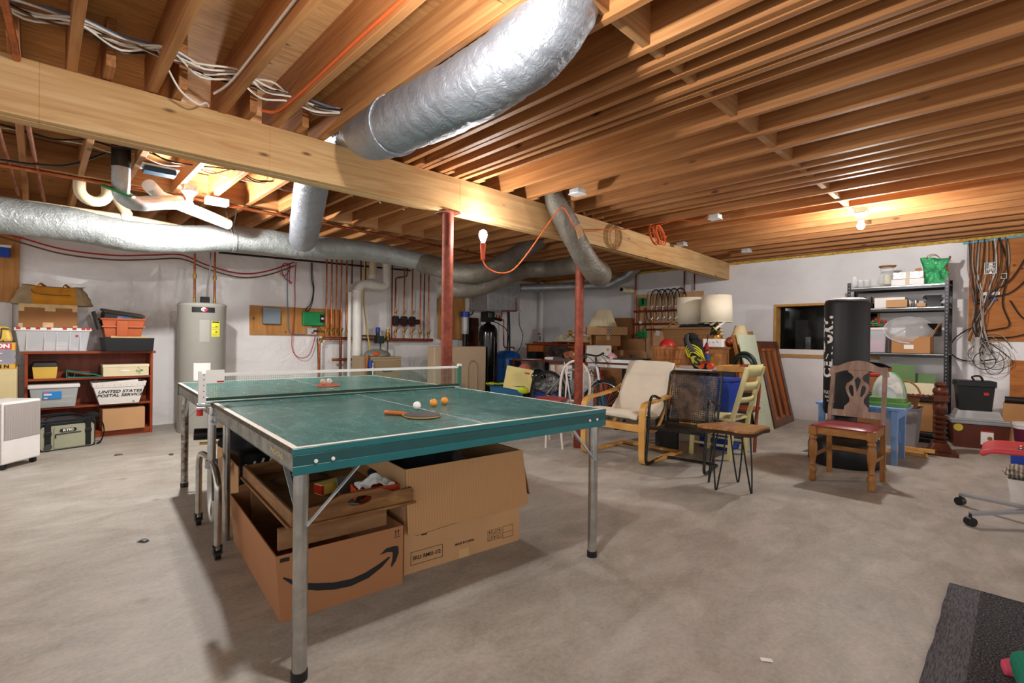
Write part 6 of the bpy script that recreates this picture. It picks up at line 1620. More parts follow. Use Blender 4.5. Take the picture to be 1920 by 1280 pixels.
for nm, loc, d, h, l in (('carton', (6.08, 5.16, 0), .34, .71, 'left of two white cartons with black lettering behind the bicycle'), ('carton', (6.3, 4.62, 0), .4, .705, 'right of two white cartons with black lettering behind the bicycle')):
    t = thing('white_carton', l, 'box', loc, R(-46))
    MB().box(-d / 2, -.15, 0, d / 2, .15, h).build('body', X['whitep'], t, bev=.003)
    if d < .4:
        text('Weber', .11, X['ink'], t, (.1, -.151, .42), (PI / 2, -PI / 2 * -1, 0), bold=.002)
        MB().box(-.02, -.152, .2, .05, -.15, .6).build('grey_band', X['grey'], t)
    else: text('Weber', .1, X['ink'], t, (0, -.151, .62), FRONT, bold=.002)
solo(MB().box(-.0, -.1, 0, .002, .1, .35).box(-.02, -.13, 0, .0, .13, .4), 'flower_cloth', mat('pink orange print', '#d88a5a', .8, var=.5, scale=7), 'pink and orange printed cloth hanging under the bicycle saddle', 'cloth', (5.9, 5.1, .33), R(-45))

# long table in the corner with the hutch, cartons and shade
t = thing('work_table', 'long brown table in the far corner piled with a hutch and cartons', 'table', (7.05, 5.6, 0))
MB().box(-.65, -1.0, .72, .35, 1.05, .75).build('top', X['mahog'], t, bev=.003)
for x in (-.6, .3):
    for y in (-.95, 1.0): MB().box(x - .03, y - .03, 0, x + .03, y + .03, .72).build('leg', X['dark'], t)
t = thing('hutch', 'red brown desk hutch with pigeonholes on the corner table', 'hutch', (7.2, 6.2, .752))
MB().box(-.12, -.72, 0, .15, .72, .02).build('base', X['mahog'], t)
m = MB(); P = [(-.74, .0), (.74, .0), (.74, .06), (.6, .045), (.3, .05), (0, .07), (-.3, .05), (-.6, .045), (-.74, .06)]; m.poly(P, .02, mat=T(.12, 0, .27, PI / 2, 0, -PI / 2)); m.box(-.14, -.74, .26, .15, .74, .28); m.build('crown', X['mahog'], t)
for y in (-.72, -.25, -.22, .22, .25, .69): MB().box(-.12, y, .02, .15, y + .025, .26).build('divider', X['mahogv'], t)
MB().box(.13, -.72, .02, .15, .72, .26).build('back_panel', X['dark'], t)
for y in (-.49, .47): MB().box(-.125, y - .19, .03, -.11, y + .19, .25).build('door', wood('orange veneer', '#8a3f18', '#b35f2a', '#c8783c', (9, 9, 1.2), False, 1.5, False, .35), t, bev=.003)
MB().box(-.115, -.2, .03, -.1, .21, .25, 0).build('lattice_panel', checker('lattice', '#1c1310', '#6a5a4a', 34), t)
t = thing('work_cushion', 'crumpled patterned cushion on top of the hutch', 'cushion', (7.15, 5.95, 1.034))
m = MB(); m.grid(lambda u, v: (-.12 + .24 * u, -.28 + .56 * v, (.05 + .09 * math.sin(PI * u) * math.sin(PI * v) ** .5 * (1 + .9 * noise.noise(V((u * 4, v * 6, 1)))))), 16, 24); m.build('cover', mat('floral cream cloth', '#d6c8ad', .85, var=.3, scale=16), t, solid=.01)
t = thing('slatted_crate', 'tan open wooden crate tipped on the hutch beside the post', 'crate', (7.27, 5.74, 1.034), R(8))
for z in (.04, .12, .2): MB().box(-.02, -.28, z, .0, .22, z + .035).build('slat', X['birch'], t)
for y in (-.28, .2): MB().box(-.02, y, 0, .1, y + .03, .26).build('end', X['birch'], t)
solo(MB().tube([(0, 0, .03), (.16, -.22, .03)], .03, 16).tube([(.01, -.01, .03), (-.02, .025, .03)], .024, 16), 'paper_roll', X['whitep'], 'rolled white paper on the front of the corner table', 'paper roll', (6.5, 5.85, .752))
solo(MB().box(-.16, -.12, 0, .16, .12, .008), 'paper_sheet', X['whitep'], 'white sheet lying at the left end of the corner table', 'paper', (6.5, 6.2, .751), R(15))
solo(MB().box(-.1, -.12, 0, .1, .12, .13), 'black_box', X['black'], 'small black box at the left of the hutch on the corner table', 'box', (6.9, 6.5, .752))
blob('fabric_heap', 'dark and rust coloured clothes heaped before the hutch', 'clothes', (6.75, 5.75, .752), .12, .26, .13, mat('dark rust cloth', '#3a2622', .9, var=.8, scale=9), 5, .4, 3)
blob('fabric_heap', 'orange and cream cloth heap between the saddle and the second post', 'clothes', (6.62, 5.3, .752), .12, .2, .085, mat('orange cream cloth', '#c87a55', .85, var=.6, scale=7), 22, .4, 3)
solo(MB().tube([(0, -.15, .04), (0, .15, .04)], .04, 14), 'red_roll', X['red'], 'red and white roll behind the orange cloth heap', 'roll', (6.85, 5.35, .78))
t = thing('white_case', 'white square case on the corner table right of the second post', 'case', (6.62, 4.82, .752), R(-46))
MB().box(-.2, -.1, 0, .2, .1, .28).build('body', mat('off-white case', '#dcd5cb', .5, var=.03), t, bev=.01)
MB().box(.12, -.104, .19, .16, -.1, .23).build('label', X['cardl'], t)
C1 = [((7.2, 5.1, .752), .4, .3, .26, 'large cardboard box under the flat carton by the pleated shade', 0), ((7.15, 4.8, .752), .3, .3, .2, 'cardboard box at the right end of the corner table', 20)]
for loc, a, b, h, l, r in C1: carton(l, a, b, h, loc, R(-50 + r), X['cardd'])
carton('medium cardboard box stacked under the flat carton', .42, .3, .19, (7.2, 5.05, 1.014), R(-50), X['card'])
t = carton('flat tan carton with a printed label beneath the pleated lamp shade', .68, .4, .14, (7.15, 5.05, 1.207), R(-48), X['cardl'], False)
m = MB(); m.box(.0, -.202, .03, .08, -.2, .11, 0); m.build('label', checker('label print', '#c9c2b8', '#4a4440', 40), t)
t = thing('pleated_shade', 'cream pleated lamp shade standing on the flat carton', 'lamp shade', (7.1, 5.08, 1.349))
SHM = bands('pleated cream cloth', '#c9b692', '#e6d9bd', 9, 'X', .8, 0, .3)


def pleat(r0, r1, h, n=56, d=.006, sx=1):
    m = MB(); m.grid(lambda u, v: ((r0 + (r1 - r0) * v + d * (1 if int(round(u * n * 2)) % 2 else -1)) * math.cos(2 * PI * u) * sx, (r0 + (r1 - r0) * v + d * (1 if int(round(u * n * 2)) % 2 else -1)) * math.sin(2 * PI * u), h * v), n * 2, 3, smooth=False)
    return m


CS = mat('cream shade cloth', '#dfd0b0', .8, var=.05)
pleat(.24, .125, .29).build('pleats', CS, t, solid=.002)
MB().tube([(.24 * math.cos(a), .24 * math.sin(a), .004) for a in [2 * PI * i / 40 for i in range(40)]], .006, 6, True).build('rim', CS, t)
for i, (loc, w_, h, a, l) in enumerate((((7.76, 5.22, 0), .55, 1.55, -80, 'tall cardboard sheet with a rounded corner leaning on the right wall'), ((7.70, 4.92, 0), .5, 1.15, -76, 'folded cardboard sheet leaning in front of the taller one'), ((7.58, 4.75, 0), .4, .95, -70, 'short tan cardboard sheet leaning at the right end of the corner table'))):
    m = MB(); m.poly(rrect(-w_ / 2, 0, w_ / 2, h, .08), .008, mat=T(0, 0, 0, PI / 2))
    solo(m, 'cardboard_sheet', (X['cardd'], X['card'], X['cardl'])[i], l, 'cardboard', loc, 0, rot=(R(-7), 0, R(a)))
t = thing('red_carton', 'open brown carton with an orange cone and pink bag between bicycle and armchair', 'box', (6.25, 4.38, 0), R(-46))
MB().tub((-.2, -.15, .2, .15), (-.2, -.15, .2, .15), 0, .72, .005).build('body', X['cardd'], t)
solo(MB().lathe([(.13, 0), (.13, .02), (.09, .025), (.03, .4), (.0, .41)], 20), 'orange_cone', X['orange'], 'orange cone standing in the brown carton behind the front bicycle wheel', 'cone', (6.05, 4.3, .36), rot=(R(-8), R(-12), 0))
solo(MB().box(-.1, -.1, 0, .1, .1, .36), 'red_crate', X['red'], 'red plastic crate supporting the orange cone', 'crate', (6.02, 4.3, 0), R(-46))
blob('pink_bag', 'pale pink plastic bag by the orange cone', 'bag', (6.22, 4.28, .72), .08, .08, .1, mat('pale pink plastic', '#e0a9b5', .4, var=.2), 3)
solo(MB().cyl((0, 0, 0), (0, 0, .36), .07, n=18), 'blue_bottle', mat('cyan plastic', '#1f86c4', .4, var=.05), 'blue bottle on the floor between bicycle and armchair', 'bottle', (5.75, 4.12, 0))

# ------------------------------------------------------------------ white table, baskets, lamps and leaning boards
t = thing('white_table', 'white table behind the armchair carrying frames and the bushel basket', 'table', (5.93, 3.2, 0))
MB().box(-.6, -.84, .76, .17, .85, .8).build('top', mat('white laminate', '#dcd8d4', .35, var=.03), t, bev=.004)
for x in (-.5, .1):
    for y in (-.75, .75): MB().cyl((x, y, 0), (x, y, .76), .02, n=12).build('leg', X['greyd'], t)
FR = [(.5, .62, .022, X['dark'], 0, 'brown edged picture frame at the bottom of the frame stack'), (.46, .58, .018, X['whitep'], 4, 'white mount board second in the frame stack'), (.42, .52, .018, X['whitep'], -5, 'white matted picture third in the frame stack')]
z = .801
for w_, d, h, m_, a, l in FR:
    solo(MB().box(-w_ / 2, -d / 2, 0, w_ / 2, d / 2, h), 'picture_frame', m_, l, 'picture frame', (5.62, 3.62, z), R(a)); z += h + .0008
t = thing('picture_frame', 'black picture frame lying on top of the frame stack', 'picture frame', (5.62, 3.55, z), R(10))
m = MB(); m.poly(rrect(-.16, -.2, .16, .2, .004), .018, holes=[rrect(-.125, -.165, .125, .165, .003)]); m.build('moulding', X['black'], t)
MB().box(-.125, -.165, .0, .125, .165, .006).build('print', mat('pale print', '#cfc9b8', .6, var=.25, scale=14), t)
t = thing('bushel_basket', 'orange brown bushel basket holding a red ball on the white table', 'basket', (5.62, 3.05, .801))
BS = wood('basket splint', '#7a4522', '#a86a38', '#c2874f', (6, 6, 1), False, 2, False, .65)
m = MB()
for i in range(18):
    a0, a1 = 2 * PI * i / 18, 2 * PI * (i + .94) / 18
    for j in range(4):
        pass
    m.grid(lambda u, v: ((.135 + .055 * v) * math.cos(a0 + (a1 - a0) * u), (.135 + .055 * v) * math.sin(a0 + (a1 - a0) * u), .245 * v), 3, 4)
m.build('staves', BS, t, solid=.005)
for z_, r_ in ((.225, .188), (.11, .166), (.01, .142)): MB().lathe([(r_ + .002, -.012), (r_ + .007, -.012), (r_ + .01, .012), (r_ + .004, .012)], 36, (0, 0, z_), cap=False).build('hoop', BS, t)
MB().cyl((0, 0, .0), (0, 0, .012), .13, n=24).build('bottom', BS, t)
solo(MB().sph((0, 0, 0), .1, n=24), 'red_ball', X['red'], 'red ball sitting in the bushel basket', 'ball', (5.64, 3.06, .801 + .24))
solo(MB().sph((0, 0, 0), .13, .13, .1, n=16), 'basket_filling', X['cardd'], 'brown wrapping filling the bushel basket under the red ball', 'wrapping', (5.62, 3.05, .885))
t = thing('racket_bag', 'black sports bag with yellow stripes and a black S emblem leaning on the bushel basket', 'bag', (5.42, 2.68, .801), 0, None, (R(0), R(12), R(0)))
bx = MB()
bx.grid(lambda u, v: (-.05 - .05 * math.sin(PI * u) * math.sin(PI * min(1, v * 1.05)) ** .5 + .03, .09 - .19 * u - .17 * (1 - v) + .02 * math.sin(PI * v), .35 * v), 14, 20)
bx.grid(lambda u, v: (.05 + .0 * u, .09 - .19 * u - .17 * (1 - v) + .02 * math.sin(PI * v), .35 * v), 4, 4)
for e in (0, 1): bx.grid(lambda u, v: (-.02 + .07 * u, .09 - .19 * e - .17 * (1 - v) + .02 * math.sin(PI * v), .35 * v), 3, 20)
bx.build('body', X['blackm'], t)
YL = mat('acid yellow print', '#c9c62e', .5, var=.03)


def bagp(y, z): return (-.02 - .05 * math.sin(PI * max(0, min(1, y))) * math.sin(PI * min(1, z * 1.05)) ** .5 + .0 - .004, .09 - .19 * y - .17 * (1 - z) + .02 * math.sin(PI * z), .35 * z)


m = MB()
for k in range(5):
    r0 = .22 + .085 * k
    P = [(.5 + r0 * 1.25 * math.cos(a), .2 + r0 * math.sin(a)) for a in [R(8) + R(150) * i / 12 for i in range(13)]]
    P = [(min(.98, max(.02, a)), min(.8, max(.02, b))) for a, b in P]
    if k: m.tube([bagp(a, b) for a, b in P], .008, 6)
m.build('stripe', YL, t)
m = MB(); m.grid(lambda u, v: tuple(V(bagp(.5 + .38 * v * math.cos(2 * PI * u), .2 + .18 * v * math.sin(2 * PI * u))) + V((-.002, 0, 0))), 28, 4); m.build('emblem_disc', YL, t)
o = text('S', .13, X['ink'], t, (-.082, .09 - .095 - .136, .07), (PI / 2 - R(0), 0, -PI / 2), bold=.006, sx=1.3, name='emblem')
MB().lathe([(.055, 0), (.07, .02), (.065, .06), (.03, .085), (0, .09)], 20, (.0, .0, .33), sx=.8, sy=1.2).build('hood', X['blackm'], t)
MB().tube(cat([(-.07, .02, .38), (-.09, .0, .3), (-.085, -.06, .22), (-.07, -.09, .18)], 5), .022, 10, flat=.5).build('strap', X['greyd'], t)

t = thing('wood_cabinet', 'oak cabinet behind the white table holding the wicker basket and lamps', 'cabinet', (6.4, 3.01, 0))
MB().box(-.25, -.5, 0, .6, .5, 1.02).build('body', wood('golden oak', '#8a5424', '#b87a3c', '#cf9650', (8, 8, 1.2), False, 1.6, False, .4), t, bev=.004)
MB().box(-.28, -.53, 1.02, .63, .53, 1.045).build('top', bpy.data.materials['golden oak'], t, bev=.005)
for y in (-.38, .12): MB().box(-.262, y - .1, .1, -.248, y + .32, .96).build('door', bpy.data.materials['golden oak'], t, bev=.006)
WK = bands('wicker weave', '#5f3c1e', '#a67a4a', 30, 'Z', .75, 3.0, 1.0)
t = thing('wicker_basket', 'rectangular wicker basket with loop handles on the oak cabinet', 'basket', (6.28, 3.08, 1.046))
MB().tub((-.13, -.28, .13, .28), (-.15, -.33, .15, .33), 0, .235, .012).build('weave', WK, t)
m = MB(); m.tube([(x, y, .235 + .004 * math.sin(i)) for i, (x, y) in enumerate([(p.x, p.y) for p in cat([(-.15, -.33, 0), (.15, -.33, 0), (.15, .33, 0), (-.15, .33, 0)], 1, True)])], .014, 8, True); m.build('rim', WK, t)
m = MB(); m.tube([(-.14, .17 + .07 * math.cos(a), .235 + .075 * math.sin(a)) for a in [PI * i / 14 for i in range(15)]], .013, 8); m.build('handle', WK, t)
blob('black_gear', 'black nylon bags heaped in the wicker basket', 'bag', (6.28, 3.0, 1.13), .12, .28, .11, X['blackm'], 31, .35, 2.4)
for i, (y0, dy) in enumerate(((2.84, -.1), (2.72, -.12))):
    t = thing('toy_sword', ('left' if i == 0 else 'right') + ' white tipped baton with a black and yellow grip sticking out of the wicker basket', 'baton', (6.2, y0 + .06, 1.22))
    MB().tube([(0, 0, 0), (.02, -.06, .05)], .034, 12).build('grip', X['black'], t)
    MB().tube([(.02, -.06, .05), (.023, -.068, .057)], .037, 12).build('yellow_band', YL, t)
    MB().tube([(.02, -.06, .05), (.06, -.17, .15)], .016, 12).build('tip', X['white'], t)
t = thing('table_lamp', 'gold based table lamp with a cream drum shade, right of the two drum shades', 'lamp', (6.35, 2.76, 1.046))
GD = mat('antique gold', '#a8792f', .35, .6, var=.15)
MB().lathe([(.085, 0), (.09, .02), (.07, .05), (.085, .12), (.075, .15), (.04, .16), (.06, .19), (.06, .205), (.03, .22), (.026, .27), (.036, .29), (.02, .31), (.012, .34), (.012, .66), (0, .66)], 28).build('base', GD, t)
DS = mat('cream drum shade', '#e6dcc4', .75, var=.04)
MB().lathe([(.195, .32), (.182, .665)], 40, cap=False).build('shade', DS, t, solid=.003)
MB().lathe([(.198, .318), (.198, .326)], 40, cap=False).build('shade_rim', X['cream'], t)
MB().lathe([(.012, .66), (.018, .675), (.008, .69), (0, .695)], 14).build('finial', GD, t)
t = thing('table_lamp', 'cream drum shade lamp, left of the two drum shades behind the wicker basket', 'lamp', (6.55, 3.2, 1.046))
MB().lathe([(.07, 0), (.075, .02), (.03, .05), (.03, .3), (.01, .33), (.01, .65), (0, .65)], 24).build('base', GD, t)
MB().lathe([(.175, .3), (.195, .67)], 40, cap=False).build('shade', DS, t, solid=.003)
t = thing('paper_carton', 'white carton with blue scribbles in front of the gold lamp', 'box', (6.08, 2.68, 1.046))
MB().box(-.06, -.13, 0, .06, .1, .1).build('body', X['whitep'], t, bev=.002)
m = MB()
for i in range(3): m.bar((-.061, -.09 + .05 * i, .05), (-.061, -.07 + .05 * i, .075 - .01 * i), .006, .002, up=(1, 0, 0))
m.build('scribble', X['blue'], t)
t = thing('striped_shade', 'pale striped square lamp shade right of the gold lamp', 'lamp shade', (6.62, 2.95, 1.046))
SS = bands('striped linen', '#a8957a', '#d6c8ad', 30, 'Y', .85, 0, .1)
m = MB(); m.taper((-.15, -.17, .15, .17), (-.09, -.1, .09, .1), 0, .31, 0, None, True); m.build('shade', SS, t, solid=.003)
MB().lathe([(.012, .31), (.03, .33), (.004, .34), (0, .345)], 12).build('finial', X['ink'], t)
t = thing('cream_shade', 'cream bell lamp shade peeking over the pale green board', 'lamp shade', (6.86, 2.66, 1.046))
m = MB(); m.lathe([(.2, 0), (.15, .07), (.09, .18), (.06, .29)], 32, cap=False); m.build('shade', mat('yellow cream shade', '#e6d3a4', .8, var=.04), t, solid=.003)
solo(MB().sph((0, 0, .06), .06, .06, .07, 16), 'red_vase', mat('red brown glaze', '#8a3a1e', .25, var=.1), 'red brown vase between the gold lamp and the striped shade', 'vase', (6.4, 2.6, 1.046))
t = thing('garden_hose', 'dark green hose coil hanging off the oak cabinet beside the pale green board', 'hose', (6.02, 2.28, 0))
m = MB()
for i in range(6): m.tube([(.05 * math.sin(i), .13 * math.cos(a), .80 + .19 * math.sin(a) - .01 * i) for a in [2 * PI * k / 28 for k in range(28)]], .015, 8, True)
m.build('coil', mat('dark green hose', '#14261d', .35, var=.2), t)
MB().box(-.06, -.08, 0, .06, .08, .62).build('reel_stand', X['black'], t)
t = thing('blue_cooler', 'royal blue box standing behind the black tubular chair', 'box', (5.17, 2.2, 0), R(-4))
MB().box(-.12, -.16, 0, .12, .16, .70).build('body', X['blue'], t, bev=.012)
MB().box(-.13, -.17, .70, .13, .17, .74).build('lid', X['blue'], t, bev=.01)
t = thing('riding_toy', 'small painted wooden riding figure on the near edge of the white table', 'toy', (5.4, 2.45, .801))
m = MB(); m.box(-.02, -.05, .06, .02, .06, .09); m.build('red_body', X['red'], t, bev=.006)
m = MB(); m.box(-.018, -.06, .1, .018, .0, .12); m.build('green_legs', X['green'], t, bev=.005)
m = MB(); m.lathe([(.02, 0), (.024, .03), (.012, .06), (0, .062)], 14, (0, -.01, .115)); m.build('blue_coat', X['blue'], t)
MB().sph((0, -.005, .19), .016, n=14).build('head', X['yellow'], t)
MB().sph((0, -.005, .203), .018, .018, .012, 14, z0=0).build('cap', X['black'], t)
for y in (-.045, .055): MB().tube([(-.03, y, .035), (.03, y, .035)], .035, 16).build('wheel', X['orange'], t)
m = MB()
for y in (.07, .1): m.sph((0, y, .12), .018, n=12); m.cyl((0, y, .02), (0, y, .1), .006, n=8)
m.build('small_figure', X['yellow'], t)
t = thing('closed_umbrella', 'folded red and dark umbrella standing by the wicker basket', 'umbrella', (5.7, 2.62, .801), 0, None, (R(4), R(6), 0))
MB().lathe([(.01, 0), (.045, .06), (.035, .2), (.01, .3)], 12, sx=1, sy=1.2).build('canopy', mat('dark red fabric', '#8a1f22', .8, var=.6, scale=14), t)
MB().cyl((0, 0, .3), (0, 0, .4), .006, n=8).build('tip', X['ink'], t)
t = thing('wood_tray', 'pale wooden tray on the arm of the bentwood chair', 'tray', (5.54, 2.17, .792))
MB().tub((-.2, -.14, .2, .14), (-.21, -.15, .21, .15), 0, .06, .012).build('tray', X['birch'], t)
solo(MB().box(-.19, -.06, 0, .19, .06, .79), 'tray_stand', X['black'], 'black upright case under the pale wooden tray', 'case', (5.54, 2.18, 0))
t = thing('bentwood_chair', 'dark red brown bentwood folding chair behind the pale yellow chair', 'chair', (5.35, 1.98, 0), R(8))
for y in (-.1, .12): MB().tube(cat([(-.15, y, 0), (-.1, y, .3), (.02, y, .6), (.03, y, .8)], 5), .016, 10).build('leg', X['mahogv'], t)
MB().tube(cat([(.03, -.1, .8), (.04, -.06, .85), (.04, .02, .86), (.04, .08, .85), (.03, .12, .8)], 5), .018, 10).build('back_hoop', X['mahogv'], t)
m = MB(); m.grid(lambda u, v: (.02 + .02 * u, -.09 + .2 * v, .58 + .25 * u), 6, 8); m.build('cane_back', bands('cane', '#a8713c', '#cf9a5c', 40, 'Z', .7, 0, .5), t, solid=.004)
MB().box(-.15, -.09, .4, .15, .11, .43).build('seat', X['mahog'], t, bev=.006)
t = thing('leaning_board', 'pale green painted board leaning toward the lamps', 'board', (6.13, 2.145, 0), R(4.5), None, (R(-11.2), 0, R(4.5)))
MB().box(0, 0, 0, .69, .018, 1.23).build('board', mat('pale sage paint', '#c2cbb2', .55, var=.05), t, bev=.003)
m = MB(); rr = random.Random(4)
for i in range(9): m.poly(ell(rr.uniform(.05, .62), rr.uniform(.1, 1.1), .006, .006, 8), .001, mat=T(0, -.0005, 0, PI / 2))
m.build('nail_hole', X['ink'], t)
t = thing('leaning_plank', 'brown planks leaning just behind the pale green board', 'plank', (6.15, 2.2, 0), R(4), None, (R(-11), R(-3), R(4)))
MB().box(0, .0, 0, .09, .03, 1.22).build('plank', X['oak'], t, bev=.003)
MB().box(.62, .0, 0, .78, .025, 1.24).build('plank', X['oak'], t, bev=.003)
t = thing('leaning_door', 'dark brown panelled door frame leaning on its edge beside the window', 'door', (6.84, 2.185, 0), R(3), None, (R(-12), 0, R(3)))
W_, H_ = .92, 1.15
m = MB(); m.poly(rrect(0, 0, W_, H_, .005), .05, holes=[rrect(.11, .09, W_ - .11, H_ - .09, .004)], mat=T(0, .05, 0, PI / 2)); m.build('frame', wood('dark stained oak', '#3a1c0e', '#5f3118', '#7d4726', (5, 5, 1.2), False, 1.6, False, .35), t, bev=.008)
m = MB(); m.poly(rrect(.10, .08, W_ - .10, H_ - .08, .005), .02, holes=[rrect(.15, .13, W_ - .15, H_ - .13, .004)], mat=T(0, .035, 0, PI / 2)); m.build('inner_moulding', bpy.data.materials['orange veneer'], t, bev=.006)
MB().box(.1, .03, .08, W_ - .1, .04, H_ - .08).build('panel', wood('warm panel', '#7a3f18', '#a8622c', '#bd7a3e', (4, 4, 1.0), False, 1.4, True, .35), t)
for x in (.32, .58): MB().box(x, .0, .1, x + .05, .03, H_ - .1).build('stile', bpy.data.materials['dark stained oak'], t, bev=.008)
solo(MB().box(-.02, -.12, 0, .02, .12, .42), 'dark_speaker', X['black'], 'black box on the floor under the black tubular chair', 'box', (4.62, 2.5, 0))

# ------------------------------------------------------------------ heating board on the right wall
t = thing('wall_heating_board', 'pale board on the right wall with copper headers and looped black hoses', 'manifold', (7.98, 4.33, .72))
PEACH = wood('pale fir board', '#c49468', '#d8ad80', '#e3c09a', (2, 2, 2), False, 2, False, .7)
MB().box(-.005, -.64, 0, .018, .62, 1.24).build('panel', PEACH, t, bev=.003)
for y, z0, z1, r, m_ in ((.63, .2, 1.62, .016, X['copper']), (.55, .05, 1.1, .014, X['copperd']), (.42, .0, 1.0, .013, X['copperd']), (.28, .25, .95, .013, X['copper']), (-.32, 1.2, 1.62, .014, X['rust']), (-.5, 1.25, 1.62, .012, X['copperd'])):
    MB().cyl((-.04, y, z0), (-.04, y, z1), r, n=10).build('pipe', m_, t)
for z in (.93, .70): MB().tube([(-.05, .65, z), (-.05, -.35, z)], .019, 12).build('header', X['rust'], t)
MB().tube([(-.05, .4, .6), (-.05, -.3, .6)], .014, 10).build('header', X['copperd'], t)
for i in range(5):
    y = .30 - i * .115
    P = [(-.07, y, .74), (-.075, y, .95), (-.085, y - .005, 1.12), (-.09, y - .04, 1.25), (-.09, y - .115, 1.30), (-.09, y - .19, 1.25), (-.085, y - .225, 1.12), (-.075, y - .23, 1.0)]
    MB().tube(cat(P, 5), .010, 8).build('hose', X['black'], t)
    m = MB(); valve(m, -.06, y, .98, .9); valve(m, -.06, y, .78, .9); m.build('valve', [X['copper'], X['steel']], t)
MB().box(-.09, .42, 1.03, .0, .53, 1.17).build('controller', bpy.data.materials['emerald enamel'], t, bev=.008)
MB().box(-.1, .42, 1.05, -.088, .46, 1.16).build('dial_panel', X['ink'], t)
MB().lathe([(.03, 0), (.03, .02), (0, .02)], 16, mat=T(-.06, .5, .73, 0, -PI / 2)).build('gauge', X['whitep'], t)
m = MB(); m.tube([(-.14, .5, .5), (-.04, .5, .5)], .05, 16); m.tube([(-.07, .42, .52), (-.07, .42, .62)], .03, 12); m.box(-.1, .38, .45, -.04, .46, .55); m.build('pump', bpy.data.materials['emerald enamel'], t, bev=.004)
MB().box(-.012, .15, .49, -.006, .23, .60).build('tag', X['whitep'], t)
m = MB(); m.tube(cat([(-.05, .42, 1.0), (-.04, .38, .8), (-.03, .3, .7), (-.03, .22, .55)], 5), .005, 6); m.build('wire', CB, t)
MB().tube([(-.09, .66, .0), (-.09, .6, .15)], .012, 8).build('hook', X['black'], t)

# ------------------------------------------------------------------ wires and plywood panels at the right
struct(MB().box(7.975, -.9, 1.155, 7.998, .445, 2.34), 'trim_6', X['plyr'], bev=.003)
struct(MB().box(7.975, -.9, .52, 7.998, .09, .94), 'trim_7', X['plyr'], bev=.003)
solo(MB().bar((7.96, .5, 2.32), (7.96, -.6, 2.36), .03, .02), 'blue_pipe', mat('sky blue plastic', '#4f9fc4', .4, var=.05), 'light blue plastic strip along the top of the wired plywood panel', 'strip')
rr = random.Random(21); CG = mat('grey beige cable sheath', '#a59c90', .5, var=.1)
for i in range(17):
    y0 = .47 - .022 * i + rr.uniform(-.02, .02); x = 7.955 - .006 * (i % 5)
    yc = .34 + rr.uniform(-.06, .06); zb = rr.uniform(.95, 1.2)
    P = [(x, y0, 2.345), (x, y0 + rr.uniform(-.02, .02), 2.0), (x - .01, y0 * .5 + yc * .5 + rr.uniform(-.03, .04), 1.65), (x - .02, yc + rr.uniform(-.03, .03), 1.35), (x - .02, yc + rr.uniform(-.12, .1), zb)]
    solo(MB().tube(cat(P, 6), .0045 + .001 * (i % 2), 6), 'hanging_cable', (CG, CB, CT, CG, CB, CW)[i % 6], 'loose low-voltage cable hanging down the wired plywood panel', 'cable', group='cables on the plywood panel')
for i in range(8):
    cy, cz = .3 + rr.uniform(-.1, .1), 1.0 + rr.uniform(-.12, .1); a = rr.uniform(.08, .17); b = rr.uniform(.08, .2); q = rr.uniform(0, 6)
    P = [(7.93 - .004 * i, .33, 1.2)] + [(7.93 - .005 * i, cy + a * math.cos(q + k * .7), cz + b * math.sin(q + k * .7)) for k in range(9)]
    solo(MB().tube(cat(P, 6), .004, 6), 'hanging_cable', (CG, CT, CG, CB)[i % 4], 'cable end curled in the tangle below the wired plywood panel', 'cable', group='curled cable ends')
BIG = [([(.4, 1.32), (.5, 1.25), (.58, 1.15), (.6, 1.02), (.5, .93), (.36, .92), (.2, .95)], 'black cable looping wide beyond the left edge of the wired plywood panel'),
       ([(-.1, 2.34), (-.02, 2.1), (.1, 1.85), (.25, 1.72), (.38, 1.62)], 'black cable swooping left from the top right of the wired plywood panel'),
       ([(-.2, 2.34), (-.08, 1.95), (.08, 1.72), (.25, 1.66), (.38, 1.58)], 'second black cable swooping left below the first on the plywood panel'),
       ([(.2, 2.34), (.12, 2.0), (.16, 1.6), (.1, 1.35), (.18, 1.3), (.3, 1.28), (.34, 1.35)], 'black cable dropping past the junction boxes on the plywood panel'),
       ([(-.09, 2.34), (-.06, 2.0), (-.07, 1.6), (-.05, 1.42), (-.15, 1.4)], 'black cable pair at the right edge of the frame on the plywood panel'),
       ([(.1, 1.62), (.02, 1.45), (-.06, 1.35), (-.04, 1.25), (.1, 1.2), (.28, 1.2)], 'black cable looping under the small junction box on the plywood panel')]
for P, l in BIG: solo(MB().tube(cat([(7.945, y, z) for y, z in P], 6), .007, 7), 'hanging_cable', CB, l, 'cable')
for y, z, s, l in ((.26, 2.0, .065, 'open metal junction box full of wires high on the plywood panel'), (.15, 1.9, .03, 'small round brass junction below the open metal box')):
    t = thing('wall_junction_box', l, 'junction box', (7.973, y, z))
    m = MB(); m.tub((-s, -s * .8, s, s * .8), (-s, -s * .8, s, s * .8), 0, .045, .004, 0, T(0, 0, 0, 0, -PI / 2, 0) ); m.build('box', X['galv'], t)
    m = MB()
    for k in range(5): m.tube(cat([(-.03, -s * .6 + k * s * .3, -s * .5), (-.055, -s * .3 + k * s * .15, 0), (-.03, s * .5 - k * s * .25, s * .5)], 4), .006, 6)
    m.build('wire', CW if s > .05 else X['brass'], t)
t = thing('wall_splitter', 'white terminal strip with blue connectors on the plywood panel', 'terminal strip', (7.97, .255, 1.69))
MB().box(-.02, -.075, 0, 0, .075, .035).build('strip', X['white'], t)
m = MB()
for k in range(4): m.box(-.03, -.05 + k * .03, -.07, -.01, -.03 + k * .03, -.04)
m.build('connector', X['blue'], t)
